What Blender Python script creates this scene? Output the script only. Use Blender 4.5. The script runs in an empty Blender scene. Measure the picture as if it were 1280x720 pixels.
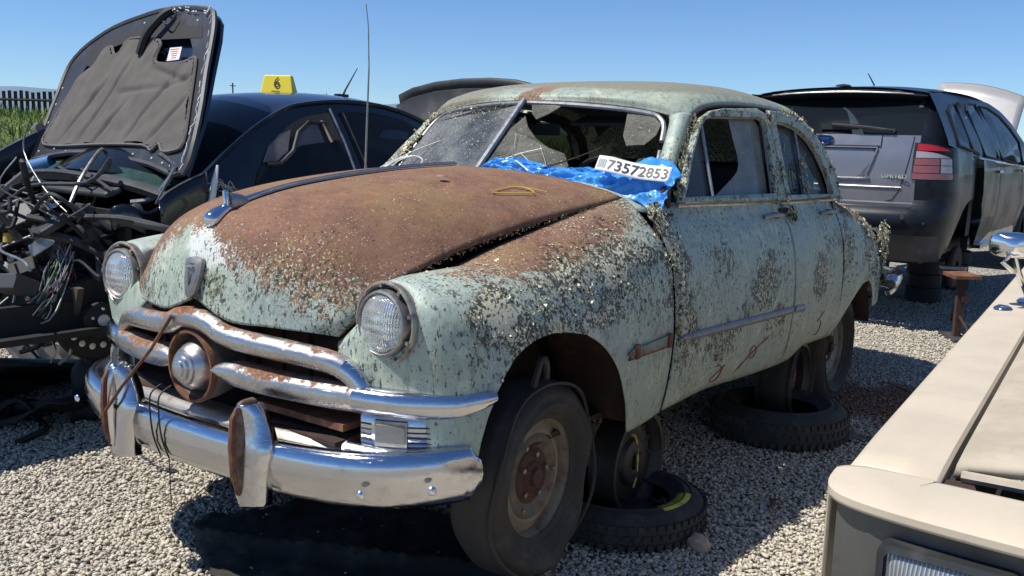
import bpy, bmesh, math, random
import numpy as np
from mathutils import Vector, Matrix, noise as mnoise
from mathutils.geometry import tessellate_polygon
random.seed(7); rng = np.random.default_rng(7)
PI = math.pi
scene = bpy.context.scene
COL = scene.collection
GZ = -0.15                      # ground height (car coordinates: x forward, y to its left, z up)

def link(o, parent=None):
    COL.objects.link(o)
    if parent is not None:
        o.parent = parent
        o.matrix_parent_inverse = parent.matrix_basis.inverted()
    return o

def tag(o, label=None, cat=None, group=None, kind=None):
    if label: o['label'] = label
    if cat: o['category'] = cat
    if group: o['group'] = group
    if kind: o['kind'] = kind
    return o

def empty(name, loc=(0, 0, 0), rz=0.0, label=None, cat=None, group=None, rot=None):
    o = bpy.data.objects.new(name, None); COL.objects.link(o)
    o.location = loc
    o.rotation_euler = rot if rot else (0, 0, rz)
    o.matrix_basis = Matrix.Translation(loc) @ (Matrix.Rotation(rz, 4, 'Z') if rot is None else __import__('mathutils').Euler(rot).to_matrix().to_4x4())
    o.empty_display_size = 0.2
    return tag(o, label, cat, group)

def mobj(name, verts, faces, mat, parent=None, smooth=True, local=False, attrs=None, auto=None):
    me = bpy.data.meshes.new(name)
    me.from_pydata([tuple(map(float, v)) for v in verts], [], [tuple(int(i) for i in f) for f in faces])
    me.validate(); me.update()
    if smooth and len(me.polygons):
        me.polygons.foreach_set('use_smooth', [True] * len(me.polygons))
        if auto: me.set_sharp_from_angle(angle=math.radians(auto))
    if attrs:
        for k, a in attrs.items():
            at = me.attributes.new(k, 'FLOAT', 'POINT'); at.data.foreach_set('value', np.asarray(a, dtype=np.float32))
    o = bpy.data.objects.new(name, me)
    mats = mat if isinstance(mat, (list, tuple)) else [mat]
    for m in mats: me.materials.append(m)
    COL.objects.link(o)
    if parent is not None:
        o.parent = parent
        if not local: o.matrix_parent_inverse = parent.matrix_basis.inverted()
    return o

def solid(o, t=0.004, off=-1):
    m = o.modifiers.new('Solidify', 'SOLIDIFY'); m.thickness = t; m.offset = off; return o
def bevel(o, w=0.004, seg=2, ang=35):
    m = o.modifiers.new('Bevel', 'BEVEL'); m.width = w; m.segments = seg; m.limit_method = 'ANGLE'; m.angle_limit = math.radians(ang); return o
def subd(o, n=1):
    m = o.modifiers.new('Subsurf', 'SUBSURF'); m.levels = n; m.render_levels = n; return o

class MB:
    """collects shapes into one mesh"""
    def __init__(s): s.v = []; s.f = []
    def add(s, v, f):
        b = len(s.v); s.v.extend([tuple(p) for p in v]); s.f.extend([tuple(i + b for i in q) for q in f]); return s
    def box(s, c, d, rz=0, rot=None):
        R = rot.to_3x3() if rot is not None else Matrix.Rotation(rz, 3, 'Z')
        P = [Vector(c) + R @ Vector((sx * d[0] / 2, sy * d[1] / 2, sz * d[2] / 2)) for sz in (-1, 1) for sy in (-1, 1) for sx in (-1, 1)]
        return s.add(P, [(0, 2, 3, 1), (4, 5, 7, 6), (0, 1, 5, 4), (2, 6, 7, 3), (0, 4, 6, 2), (1, 3, 7, 5)])
    def tube(s, path, r, n=8, caps=True, closed=False):
        P = [Vector(p) for p in path]; k = len(P)
        rs = r if isinstance(r, (list, tuple)) else [r] * k
        up = None; b = len(s.v); rings = []
        for i, p in enumerate(P):
            if closed: t = P[(i + 1) % k] - P[i - 1]
            else: t = P[min(i + 1, k - 1)] - P[max(i - 1, 0)]
            if t.length < 1e-9: t = Vector((0, 0, 1))
            t.normalize()
            if up is None:
                up = Vector((0, 0, 1)) if abs(t.z) < 0.9 else Vector((1, 0, 0))
            a = t.cross(up)
            if a.length < 1e-6: a = t.orthogonal()
            a.normalize(); up = a.cross(t).normalized()
            rings.append([p + (a * math.cos(2 * PI * j / n) + up * math.sin(2 * PI * j / n)) * rs[i] for j in range(n)])
        for rg in rings: s.v.extend([tuple(q) for q in rg])
        m = k if closed else k - 1
        for i in range(m):
            for j in range(n):
                a0 = b + i * n + j; a1 = b + i * n + (j + 1) % n; c0 = b + ((i + 1) % k) * n + j; c1 = b + ((i + 1) % k) * n + (j + 1) % n
                s.f.append((a0, a1, c1, c0))
        if caps and not closed:
            s.f.append(tuple(b + j for j in range(n))[::-1]); s.f.append(tuple(b + (k - 1) * n + j for j in range(n)))
        return s
    def lathe(s, prof, c=(0, 0, 0), axis='Y', n=32, M=None, closed=False):
        """prof: (radius, along) list; M: optional matrix; axis along +Y by default"""
        b = len(s.v); k = len(prof)
        for r, h in prof:
            for j in range(n):
                a = 2 * PI * j / n
                if axis == 'Y': p = Vector((r * math.cos(a), h, r * math.sin(a)))
                elif axis == 'X': p = Vector((h, r * math.cos(a), r * math.sin(a)))
                else: p = Vector((r * math.cos(a), r * math.sin(a), h))
                if M is not None: p = M @ p
                s.v.append(tuple(p + Vector(c)))
        for i in range(k if closed else k - 1):
            for j in range(n):
                a0 = b + i * n + j; a1 = b + i * n + (j + 1) % n; c0 = b + ((i + 1) % k) * n + j; c1 = b + ((i + 1) % k) * n + (j + 1) % n
                s.f.append((a0, a1, c1, c0))
        return s
    def sweep(s, prof, path, normals=None, caps=True):
        """prof: list of (out, up) ; path: 3d points; out direction = horizontal normal of the path (right-hand side of travel rotated), up=z"""
        P = [Vector(p) for p in path]; k = len(P); b = len(s.v)
        for i, p in enumerate(P):
            if normals: nn = Vector(normals[i])
            else:
                t = P[min(i + 1, k - 1)] - P[max(i - 1, 0)]; t.z = 0; t.normalize(); nn = Vector((t.y, -t.x, 0))
            pf = prof(i / (k - 1)) if callable(prof) else prof
            n = len(pf)
            for o_, u_ in pf: s.v.append(tuple(p + nn * o_ + Vector((0, 0, u_))))
        for i in range(k - 1):
            for j in range(n):
                s.f.append((b + i * n + j, b + i * n + (j + 1) % n, b + (i + 1) * n + (j + 1) % n, b + (i + 1) * n + j))
        if caps:
            s.f.append(tuple(b + j for j in range(n))); s.f.append(tuple(b + (k - 1) * n + j for j in range(n))[::-1])
        return s
    def poly(s, loops):
        """flat-ish polygon with holes, 3d loops, triangulated"""
        tri = tessellate_polygon([[Vector(p) for p in L] for L in loops])
        fl = [p for L in loops for p in L]
        return s.add(fl, [tuple(t) for t in tri])
    def build(s, name, mat, parent=None, smooth=True, local=False, auto=40, attrs=None):
        return mobj(name, s.v, s.f, mat, parent, smooth, local, attrs=attrs, auto=auto)

def rails(path, sub=4):
    """catmull-rom smoothing of a 3d path"""
    P = np.array(path, float); out = []
    for i in range(len(P) - 1):
        p0 = P[max(i - 1, 0)]; p1 = P[i]; p2 = P[i + 1]; p3 = P[min(i + 2, len(P) - 1)]
        for j in range(sub):
            t = j / sub
            out.append(.5 * ((2 * p1) + (-p0 + p2) * t + (2 * p0 - 5 * p1 + 4 * p2 - p3) * t * t + (-p0 + 3 * p1 - 3 * p2 + p3) * t ** 3))
    out.append(P[-1]); return [tuple(q) for q in out]

def cr1(P, S, x):
    """interpolate rows P (k,...) given at parameters S at x : monotone-ish cubic hermite"""
    S = np.asarray(S, float); k = len(S)
    if S[0] > S[-1]: S = -S; x = -x
    i = int(np.clip(np.searchsorted(S, x) - 1, 0, k - 2)); h = S[i + 1] - S[i]; t = (x - S[i]) / h
    def tan(j):
        if j == 0: return (P[1] - P[0]) / (S[1] - S[0])
        if j == k - 1: return (P[-1] - P[-2]) / (S[-1] - S[-2])
        a = (P[j] - P[j - 1]) / (S[j] - S[j - 1]); b = (P[j + 1] - P[j]) / (S[j + 1] - S[j]); ha = S[j] - S[j - 1]; hb = S[j + 1] - S[j]
        return (a * hb + b * ha) / (ha + hb)
    m0 = tan(i) * h; m1 = tan(i + 1) * h
    return (2 * t ** 3 - 3 * t * t + 1) * P[i] + (t ** 3 - 2 * t * t + t) * m0 + (-2 * t ** 3 + 3 * t * t) * P[i + 1] + (t ** 3 - t * t) * m1

class Net:
    """control net: columns at stations S, each a list of (x,y,z) rows bottom->top"""
    def __init__(s, S, cols):
        s.S = list(S); s.C = np.array(cols, float); s.R = s.C.shape[1]
    def column(s, u, n=90):
        c = cr1(s.C, s.S, u); R = s.R
        d = np.linalg.norm(np.diff(c, axis=0), axis=1) + 1e-4; T = np.concatenate([[0], np.cumsum(d)]); T /= T[-1]
        return np.array([cr1(c, T, t) for t in np.linspace(0, 1, n)])
    def panel(s, us, nv, zb=None, vtop=1.0, vbot=0.0):
        """returns (len(us), nv, 3); bottom follows zb(u); """
        out = []
        for u in us:
            c = s.column(u); t = np.linspace(0, 1, len(c)); t0 = vbot
            if zb is not None:
                z = zb(u); idx = np.where(c[:, 2] >= z)[0]
                if len(idx) and idx[0] > 0:
                    i = idx[0]; w = (z - c[i - 1, 2]) / max(c[i, 2] - c[i - 1, 2], 1e-6); t0 = t[i - 1] + w * (t[i] - t[i - 1])
                elif len(idx): t0 = 0
            tt = np.linspace(t0, vtop, nv)
            out.append(np.stack([np.interp(tt, t, c[:, k]) for k in range(3)], 1))
        return np.array(out)

def gridfaces(nu, nv, flip=False):
    F = []
    for i in range(nu - 1):
        for j in range(nv - 1):
            a = i * nv + j; q = (a, a + nv, a + nv + 1, a + 1)
            F.append(q[::-1] if flip else q)
    return F

def gridobj(name, G, mat, parent, flip=False, attrs=None, thick=0.004, **k):
    nu, nv = G.shape[:2]
    V = G.reshape(-1, 3)
    a = {kk: f_(V) for kk, f_ in attrs.items()} if attrs else None
    o = mobj(name, V, gridfaces(nu, nv, flip), mat, parent, attrs=a, **k)
    if thick: solid(o, thick)
    return o

def sstep(a, b, x): 
    t = np.clip((np.asarray(x, float) - a) / (b - a), 0, 1); return t * t * (3 - 2 * t)

def text_mesh(name, s, size, mat, parent, M, sx=1.0, depth=0.0015, font_bold=0.0, local=False):
    cu = bpy.data.curves.new(name, 'FONT'); cu.body = s; cu.size = size; cu.extrude = depth; cu.align_x = 'CENTER'; cu.align_y = 'CENTER'; cu.offset = font_bold
    to = bpy.data.objects.new(name + '_tmp', cu); COL.objects.link(to)
    bpy.context.view_layer.update()
    me = bpy.data.meshes.new_from_object(to.evaluated_get(bpy.context.evaluated_depsgraph_get()))
    bpy.data.objects.remove(to); me.transform(M @ Matrix.Diagonal((sx, 1, 1, 1))); me.name = name
    me.materials.clear(); me.materials.append(mat)
    o = bpy.data.objects.new(name, me); COL.objects.link(o)
    if parent is not None:
        o.parent = parent
        if not local: o.matrix_parent_inverse = parent.matrix_basis.inverted()
    return o
# ------------------------------------------------------------------ materials
class NT:
    def __init__(s, name):
        s.m = bpy.data.materials.new(name); s.m.use_nodes = True; s.t = s.m.node_tree; s.t.nodes.clear()
        s.out = s.n('ShaderNodeOutputMaterial'); s.tc = s.n('ShaderNodeTexCoord')
    def n(s, typ, **k):
        nd = s.t.nodes.new(typ)
        for a, b in k.items(): setattr(nd, a, b)
        return nd
    def L(s, a, b): s.t.links.new(a, b)
    def set(s, sock, v):
        if hasattr(v, 'is_output') or isinstance(v, bpy.types.NodeSocket): s.L(v, sock)
        elif isinstance(v, (tuple, list)) and len(v) == 3 and sock.type == 'RGBA': sock.default_value = (*v, 1)
        else: sock.default_value = v
    def obj(s): return s.tc.outputs['Object']
    def map(s, v, scale=(1, 1, 1), loc=(0, 0, 0), rot=(0, 0, 0)):
        m = s.n('ShaderNodeMapping'); s.L(v, m.inputs['Vector']); m.inputs['Scale'].default_value = scale; m.inputs['Location'].default_value = loc; m.inputs['Rotation'].default_value = rot
        return m.outputs[0]
    def noise(s, scale, detail=5, rough=.6, v=None, dist=0.0):
        n = s.n('ShaderNodeTexNoise'); n.inputs['Scale'].default_value = scale; n.inputs['Detail'].default_value = detail; n.inputs['Roughness'].default_value = rough; n.inputs['Distortion'].default_value = dist
        s.L(v if v is not None else s.obj(), n.inputs['Vector']); return n.outputs['Fac']
    def vor(s, scale, v=None, feature='F1', out='Distance', rnd=1.0):
        n = s.n('ShaderNodeTexVoronoi'); n.feature = feature; n.inputs['Scale'].default_value = scale; n.inputs['Randomness'].default_value = rnd
        s.L(v if v is not None else s.obj(), n.inputs['Vector']); return n.outputs[out]
    def math(s, op, a, b=None, c=None, clamp=False):
        n = s.n('ShaderNodeMath', operation=op, use_clamp=clamp)
        s.set(n.inputs[0], a)
        if b is not None: s.set(n.inputs[1], b)
        if c is not None: s.set(n.inputs[2], c)
        return n.outputs[0]
    def ss(s, a, b, x):
        n = s.n('ShaderNodeMapRange', interpolation_type='SMOOTHSTEP'); s.set(n.inputs['Value'], x); n.inputs['From Min'].default_value = a; n.inputs['From Max'].default_value = b
        return n.outputs[0]
    def mix(s, f, a, b):
        n = s.n('ShaderNodeMix', data_type='RGBA'); s.set(n.inputs[0], f); s.set(n.inputs[6], a); s.set(n.inputs[7], b); return n.outputs[2]
    def ramp(s, f, stops, interp='LINEAR'):
        n = s.n('ShaderNodeValToRGB'); s.L(f, n.inputs[0]); e = n.color_ramp.elements; n.color_ramp.interpolation = interp
        while len(e) < len(stops): e.new(0.5)
        for k, (p, c) in enumerate(stops): e[k].position = p; e[k].color = (*c, 1)
        return n.outputs[0]
    def attr(s, name):
        n = s.n('ShaderNodeAttribute'); n.attribute_name = name; return n.outputs['Fac']
    def bump(s, h, strength=.3, dist=.01, nrm=None):
        n = s.n('ShaderNodeBump'); s.L(h, n.inputs['Height']); n.inputs['Strength'].default_value = strength; n.inputs['Distance'].default_value = dist
        if nrm is not None: s.L(nrm, n.inputs['Normal'])
        return n.outputs[0]
    def bsdf(s, col, rough=.6, metal=0.0, normal=None, **k):
        b = s.n('ShaderNodeBsdfPrincipled'); s.set(b.inputs['Base Color'], col); s.set(b.inputs['Roughness'], rough); s.set(b.inputs['Metallic'], metal)
        if normal is not None: s.L(normal, b.inputs['Normal'])
        for a, v in k.items(): s.set(b.inputs[a.replace('_', ' ')], v)
        s.b = b; return b.outputs[0]
    def done(s, sh): s.L(sh, s.out.inputs[0]); return s.m

def simple(name, col, rough=.5, metal=0.0, var=.25, scale=14, bumps=.15, dirt=None, coat=0.0, spec=.5):
    t = NT(name); n = t.noise(scale, 6); c2 = tuple(x * (1 - var) for x in col); c3 = tuple(min(1, x * (1 + var * .6)) for x in col)
    c = t.mix(n, c2, c3)
    if dirt: 
        f = t.ss(.48, .66, t.noise(scale * .6, 8, .7, v=t.map(t.obj(), loc=(3, 1, 7)))); c = t.mix(t.math('MULTIPLY', f, dirt[1]), c, dirt[0])
    r = t.math('ADD', rough - .08, t.math('MULTIPLY', n, .16))
    sh = t.bsdf(c, r, metal, t.bump(t.noise(scale * 6, 4), bumps, .002) if bumps else None)
    t.b.inputs['Coat Weight'].default_value = coat; t.b.inputs['Specular IOR Level'].default_value = spec
    return t.done(sh)

def rust_cols(t, n1, n2):
    c = t.ramp(n1, [(.25, (.075, .040, .028)), (.42, (.145, .074, .050)), (.55, (.205, .108, .074)), (.68, (.24, .125, .080)), (.85, (.31, .16, .085))])
    return c

def weathered_paint(name, paint=(.35, .43, .345), pale=(.54, .57, .46), blue=(.33, .40, .37)):
    """old mint paint, rust where the 'rust' attribute says the metal is bare, crusts of dark and pale growth by 'lich'"""
    t = NT(name)
    R = t.attr('rust'); LI = t.attr('lich'); ST = t.attr('stain')
    nA = t.noise(5, 7, .65); nB = t.noise(26, 8, .7); nC = t.noise(140, 5, .6); nD = t.noise(2.2, 4, .5, v=t.map(t.obj(), loc=(4, 2, 1)))
    streak = t.noise(1.0, 6, .7, v=t.map(t.obj(), scale=(55, 55, 9)))
    # paint
    p = t.mix(t.ss(.38, .66, nA), paint, blue); p = t.mix(t.ss(.50, .72, t.noise(9, 8, .7, v=t.map(t.obj(), loc=(1, 5, 2)))), p, pale)
    p = t.mix(t.math('MULTIPLY', t.ss(.50, .66, streak), .6), p, (.20, .22, .17))
    p = t.mix(t.math('MULTIPLY', t.ss(.57, .65, nB), .6), p, (.19, .15, .095))
    p = t.mix(t.ss(.42, .58, t.math('ADD', t.math('MULTIPLY', t.attr('prim'), .7), t.math('MULTIPLY', t.math('SUBTRACT', nB, .5), .8))), p, (.62, .65, .61))
    # rust chips in the paint
    chips = t.ss(.655, .69, t.noise(11, 9, .75, v=t.map(t.obj(), loc=(7, 7, 7))))
    # rust
    sp = t.vor(160, out='Color'); spv = t.math('MULTIPLY', t.vor(160), 1.0)
    rc = rust_cols(t, t.math('ADD', t.math('MULTIPLY', nA, .5), t.math('MULTIPLY', nB, .5)), nC)
    rc = t.mix(t.math('MULTIPLY', t.ss(.56, .68, nC), .5), rc, (.30, .155, .06))
    rc = t.mix(t.math('MULTIPLY', t.ss(.40, .30, nC), .6), rc, (.05, .03, .024))
    rc = t.mix(t.math('MULTIPLY', t.ss(.46, .64, t.noise(3.0, 6, .65, v=t.map(t.obj(), loc=(6, 2, 8)))), .55), rc, (.235, .150, .070))
    rc = t.mix(t.math('MULTIPLY', t.ss(.58, .66, t.noise(16, 7, .75, v=t.map(t.obj(), loc=(2, 2, 8)))), .6), rc, (.33, .15, .06))
    ochre = t.ss(.57, .64, t.noise(75, 6, .75, v=t.map(t.obj(), loc=(2, 9, 4))))
    dark = t.ss(.60, .66, t.noise(60, 6, .75, v=t.map(t.obj(), loc=(12, 9, 4))))
    # edge mask
    e = t.math('ADD', R, t.math('ADD', t.math('MULTIPLY', t.math('SUBTRACT', nA, .5), .6), t.math('ADD', t.math('MULTIPLY', t.math('SUBTRACT', nB, .5), 1.0), t.math('MULTIPLY', t.math('SUBTRACT', nC, .5), .9))))
    m = t.ss(.44, .56, e)
    band = t.math('SUBTRACT', 1.0, t.math('MULTIPLY', t.math('ABSOLUTE', t.math('SUBTRACT', R, .52)), 2.6), clamp=True)
    rc = t.mix(t.math('MULTIPLY', ochre, t.math('MULTIPLY_ADD', band, .75, .42), clamp=True), rc, (.42, .26, .085))
    rc = t.mix(t.math('MULTIPLY', dark, t.math('MULTIPLY_ADD', band, .8, .10), clamp=True), rc, (.06, .045, .025))
    p = t.mix(t.math('MULTIPLY', ochre, band, clamp=True), p, (.40, .30, .13))
    c = t.mix(t.math('MAXIMUM', m, t.math('MULTIPLY', chips, .9)), p, rc)
    # grey-green patina (roof)
    c = t.mix(t.math('MULTIPLY', t.ss(.40, .62, t.math('ADD', t.math('MULTIPLY', nB, .55), t.math('MULTIPLY', ST, .55))), t.math('MINIMUM', t.math('MULTIPLY', ST, 1.3), .88)), c, t.mix(nC, (.10, .085, .05), (.33, .31, .22)))
    # fine dark dashes and pale dots spread thinly over everything, denser near growth
    bro = t.math('ADD', t.math('MULTIPLY', t.noise(3.5, 4, .6, v=t.map(t.obj(), loc=(9, 9, 1))), .30), t.math('MULTIPLY', LI, .10))
    ds = t.math('ADD', t.noise(1, 4, .6, v=t.map(t.obj(), scale=(95, 95, 42), loc=(5, 1, 1))), bro)
    c = t.mix(t.math('MULTIPLY', t.ss(.795, .825, ds), .85), c, (.035, .038, .03))
    ws = t.math('ADD', t.noise(130, 3, .55, v=t.map(t.obj(), loc=(1, 6, 3))), bro)
    c = t.mix(t.math('MULTIPLY', t.ss(.83, .86, ws), .8), c, t.mix(nA, (.50, .48, .32), (.62, .64, .55)))
    # dark crust + pale flecks where growth sits
    k1 = t.noise(38, 7, .75, v=t.map(t.obj(), loc=(3, 3, 9), scale=(1, 1, .8))); LI = t.math('MULTIPLY', LI, t.math('ADD', .30, t.math('MULTIPLY', t.ss(.36, .64, t.noise(7, 4, .6, v=t.map(t.obj(), loc=(4, 4, 9)))), .95)))
    g = t.math('ADD', k1, t.math('MULTIPLY', LI, .27))
    c = t.mix(t.math('MULTIPLY', t.ss(.745, .78, g), .92), c, t.mix(nC, (.020, .019, .012), (.085, .078, .052)))
    k2 = t.noise(80, 5, .65, v=t.map(t.obj(), loc=(8, 1, 2))); g2 = t.math('ADD', k2, t.math('MULTIPLY', LI, .19))
    c = t.mix(t.math('MULTIPLY', t.ss(.735, .765, g2), .95), c, t.mix(nC, (.46, .44, .30), (.80, .77, .58)))
    rough = t.math('ADD', .42, t.math('MULTIPLY', m, .4)); rough = t.math('ADD', rough, t.math('MULTIPLY', nB, .15))
    h = t.math('ADD', t.math('MULTIPLY', m, t.math('MULTIPLY_ADD', nC, .6, -.5)), t.math('ADD', t.math('MULTIPLY', t.ss(.70, .80, g), 1.5), t.math('MULTIPLY', t.ss(.74, .80, g2), 1.2)))
    sh = t.bsdf(c, rough, 0.0, t.bump(h, .7, .0035, t.bump(nD, .10, .02))); t.b.inputs['Specular IOR Level'].default_value = .35
    return t.done(sh)

def chrome(name, rust=.5, base=(.62, .63, .66), rough=.10, topdirt=0.0):
    t = NT(name); nA = t.noise(7, 8, .7); nB = t.noise(60, 6, .7); geo = t.n('ShaderNodeNewGeometry'); sx = t.n('ShaderNodeSeparateXYZ'); t.L(geo.outputs['Normal'], sx.inputs[0])
    f = t.math('ADD', t.math('MULTIPLY', nA, .7), t.math('MULTIPLY', nB, .3))
    R = t.math('ADD', f, rust - .5)
    if topdirt: R = t.math('ADD', R, t.math('MULTIPLY', t.attr('top'), topdirt))
    m = t.ss(.56, .64, R); haze = t.ss(.38, .62, R)
    rc = t.ramp(nB, [(.3, (.07, .03, .02)), (.5, (.20, .085, .04)), (.7, (.36, .20, .11))])
    c = t.mix(haze, base, tuple(x * .62 for x in base)); c = t.mix(m, c, rc)
    sc = t.noise(1, 5, .7, v=t.map(t.obj(), scale=(30, 6, 200), rot=(.3, .2, .5)))
    ro = t.math('ADD', rough, t.math('MULTIPLY', haze, .22)); ro = t.math('ADD', ro, t.math('MULTIPLY', m, .45)); ro = t.math('ADD', ro, t.math('MULTIPLY', t.ss(.6, .7, sc), .12))
    me = t.math('SUBTRACT', 1.0, t.math('MULTIPLY', m, .95))
    return t.done(t.bsdf(c, ro, me, t.bump(t.math('ADD', t.math('MULTIPLY', m, nB), t.math('ADD', t.math('MULTIPLY', nA, 1.0), t.math('MULTIPLY', t.ss(.6, .7, sc), .12))), .35, .006)))

def glassy(name, tint=(.05, .06, .06), dust=(.30, .30, .27), amt=.3, trans=.6, speck=None, rough=.06):
    """old pane: part see-through, part dust film, glossy face"""
    t = NT(name); n = t.noise(4, 7, .65); n2 = t.noise(70, 5, .7)
    tr = t.n('ShaderNodeBsdfTransparent'); tr.inputs[0].default_value = (*[min(1, .75 + x) for x in tint], 1)
    gl = t.n('ShaderNodeBsdfPrincipled'); gl.inputs['Roughness'].default_value = rough; gl.inputs['Base Color'].default_value = (*tint, 1); gl.inputs['Specular IOR Level'].default_value = .6 if trans > .2 else .32
    df = t.n('ShaderNodeBsdfDiffuse'); dc = t.mix(n2, tuple(x * .7 for x in dust), dust); 
    m1 = t.n('ShaderNodeMixShader'); m1.inputs[0].default_value = 1 - trans; t.L(tr.outputs[0], m1.inputs[1]); t.L(gl.outputs[0], m1.inputs[2])
    f = t.math('MULTIPLY', t.ss(.25, .75, t.math('ADD', t.math('MULTIPLY', n, .7), t.math('MULTIPLY', n2, .3))), amt * 2, clamp=True)
    if speck:
        s = t.ss(.63, .67, t.noise(62, 5, .7, v=t.map(t.obj(), loc=(5, 5, 5)))); f = t.math('MAXIMUM', f, s); dc = t.mix(s, dc, speck)
    t.L(dc, df.inputs[0])
    m2 = t.n('ShaderNodeMixShader'); t.L(f, m2.inputs[0]); t.L(m1.outputs[0], m2.inputs[1]); t.L(df.outputs[0], m2.inputs[2])
    return t.done(m2.outputs[0])

M = {}
M['paint'] = weathered_paint('weathered_mint_paint')
M['chrome'] = chrome('worn_chrome', .40)
M['chrome_good'] = chrome('scuffed_chrome', .385, rough=.09)
M['chrome_rust'] = chrome('rusty_grille_metal', .43, base=(.62, .60, .58), rough=.26, topdirt=.17)
M['chrome_dull'] = chrome('dull_pitted_metal', .46, base=(.40, .385, .36), rough=.42)
M['frame_metal'] = simple('dull_bright_frame', (.40, .40, .40), .34, .55, .3, 40, .2, ((.16, .14, .12), .6))
M['trim_metal'] = simple('dusty_moulding', (.30, .285, .265), .42, .4, .3, 30, .3, ((.14, .11, .09), .7))
M['cleanchrome'] = simple('bright_chrome', (.75, .76, .78), .08, 1.0, .08, 8, 0)
M['rust'] = simple('bare_rust', (.15, .062, .036), .85, 0, .6, 24, .5, ((.30, .15, .06), .7))
M['rustdark'] = simple('dark_rust', (.045, .024, .018), .9, 0, .6, 18, .5, ((.10, .045, .025), .7))
M['black'] = simple('black_grime', (.012, .012, .012), .7, 0, .5, 20, .3)
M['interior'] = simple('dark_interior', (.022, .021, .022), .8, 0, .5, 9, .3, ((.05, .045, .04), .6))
M['rubber'] = simple('old_rubber', (.028, .027, .026), .78, 0, .35, 16, .4, ((.075, .068, .058), .6))
M['rubber_flat'] = simple('dusty_flat_rubber', (.045, .041, .037), .8, 0, .35, 9, .5, ((.085, .075, .062), .8))
M['wheelpaint'] = simple('faded_wheel_paint', (.22, .23, .19), .6, 0, .4, 13, .3, ((.11, .05, .03), .9))
M['pan'] = simple('pale_green_pan', (.48, .60, .45), .5, 0, .2, 10, .2, ((.16, .075, .04), .6))
M['plainmint'] = simple('faded_mint_fender', (.40, .54, .40), .42, 0, .10, 4, .05)
M['steelblack'] = simple('black_steel_wheel', (.022, .022, .024), .5, 0, .5, 14, .2, ((.06, .045, .035), .6))
M['yellow'] = simple('yellow_sticker', (.62, .56, .05), .5, 0, .2, 30, .1, ((.1, .09, .03), .5))
M['wsglass'] = glassy('dusty_windshield_glass', (.02, .025, .03), (.27, .28, .28), .46, .26, (.50, .43, .24))
M['shard'] = glassy('cracked_glass_shard', (.04, .045, .04), (.34, .33, .27), .30, .55, (.55, .48, .3))
M['sideglass'] = glassy('dirty_side_glass', (.05, .06, .06), (.24, .26, .25), .16, .55)
M['milkglass'] = glassy('milky_side_glass', (.1, .1, .1), (.40, .40, .33), .42, .35)
M['tintglass'] = glassy('tinted_car_glass', (.008, .010, .012), (.05, .055, .06), .03, .12, None, .03)
# ------------------------------------------------------------------ the old sedan
FORD = empty('rusty_sedan', (0, 0, GZ), label='old mint green four-door sedan with a rusty brown hood, lichen crust and flat front tyre', cat='car')

def rust_hood(V):
    x, y, z = V.T
    zb = np.interp(y, [-.6, -.42, -.34, -.26, -.18, -.08, 0, .1, .2, .3, .4, .5, .6], [.70, .76, .84, .93, .98, 1.01, 1.01, .965, .925, .885, .855, .83, .82])
    return np.clip(.5 + (z - zb) * 3.0, 0, .86) + np.where(x < .3, .14, 0)
def lich_side(V):
    x, y, z = V.T
    def g(cx, cz, sx, sz, a): return a * np.exp(-((x - cx) / sx) ** 2 - ((z - cz) / sz) ** 2)
    r = g(.35, .80, .14, .10, .95) + g(.28, .62, .16, .12, .55) + g(.12, .80, .20, .06, 1.0) + g(-.10, .86, .25, .09, .85) + g(-.38, .88, .16, .14, .75) + g(.0, .74, .25, .035, 1.0)
    r += g(-.62, .98, .07, .14, 1.5) + g(-.68, .78, .10, .16, 1.2) + g(-.72, .60, .10, .12, .8) + g(-1.05, .84, .12, .08, .55) + g(-1.55, .72, .16, .13, .75) + g(-1.05, .50, .18, .07, .95) + g(-1.65, .50, .12, .09, .8)
    r += g(-1.75, .82, .08, .12, .5) + g(-2.25, .68, .12, .14, .8) + g(-2.4, .8, .10, .2, .5) + g(-2.7, .80, .12, .2, .9) + g(-3.2, .75, .25, .2, .9) + g(-3.5, .7, .2, .3, 1.2) + g(-1.3, .66, .3, .1, .35)
    return np.clip(r * 1.12 + .32, 0, 1.7)
def rust_side(V):
    x, y, z = V.T
    zf = np.interp(x, [-4.2, -3.4, -2.9, -2.6, -2.4, -1.8, -.7, -.58, -.50, -.35, -.15, .1, .25, .4, .5, .7], [.6, .78, .92, 1.0, 1.02, 1.10, 1.13, 1.09, 1.03, .96, .93, .895, .89, .91, .96, 1.2])
    r = np.clip(.5 + (z - zf) * 5.0, 0, 1)
    r += .34 * np.exp(-((z - .30) / .05) ** 2) * (x < -.3)
    r = np.maximum(r, .45 * np.exp(-((x + .6) / .03) ** 2 - ((z - .40) / .14) ** 2))
    r = np.maximum(r, .40 * np.exp(-((z - 1.03) / .025) ** 2) * (x < -.8) * (x > -2.7))
    r = np.maximum(r, .44 * np.exp(-((x - .42) / .07) ** 2 - ((z - .87) / .03) ** 2))
    r = np.maximum(r, .5 * np.exp(-((x + 2.3) / .2) ** 2 - ((z - 1.02) / .05) ** 2))
    return r
def rust_roof(V):
    x, y, z = V.T
    return .85 * np.exp(-((y - .02 + (x + 1.0) * .25) / .07) ** 2) * (x > -1.3) + .30 * np.exp(-((z - 1.46) / .02) ** 2) * (x > -1.2)
def stain_roof(V):
    x, y, z = V.T
    b = sstep(1.49, 1.57, z) * .80 + sstep(-.05, -.5, y) * .55 * (x > -1.3)
    return np.clip(b * sstep(-1.0, -1.14, x) + .42 + sstep(-.1, -.4, y) * .3, 0, 1)
zero = lambda V: np.zeros(len(V))
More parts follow.
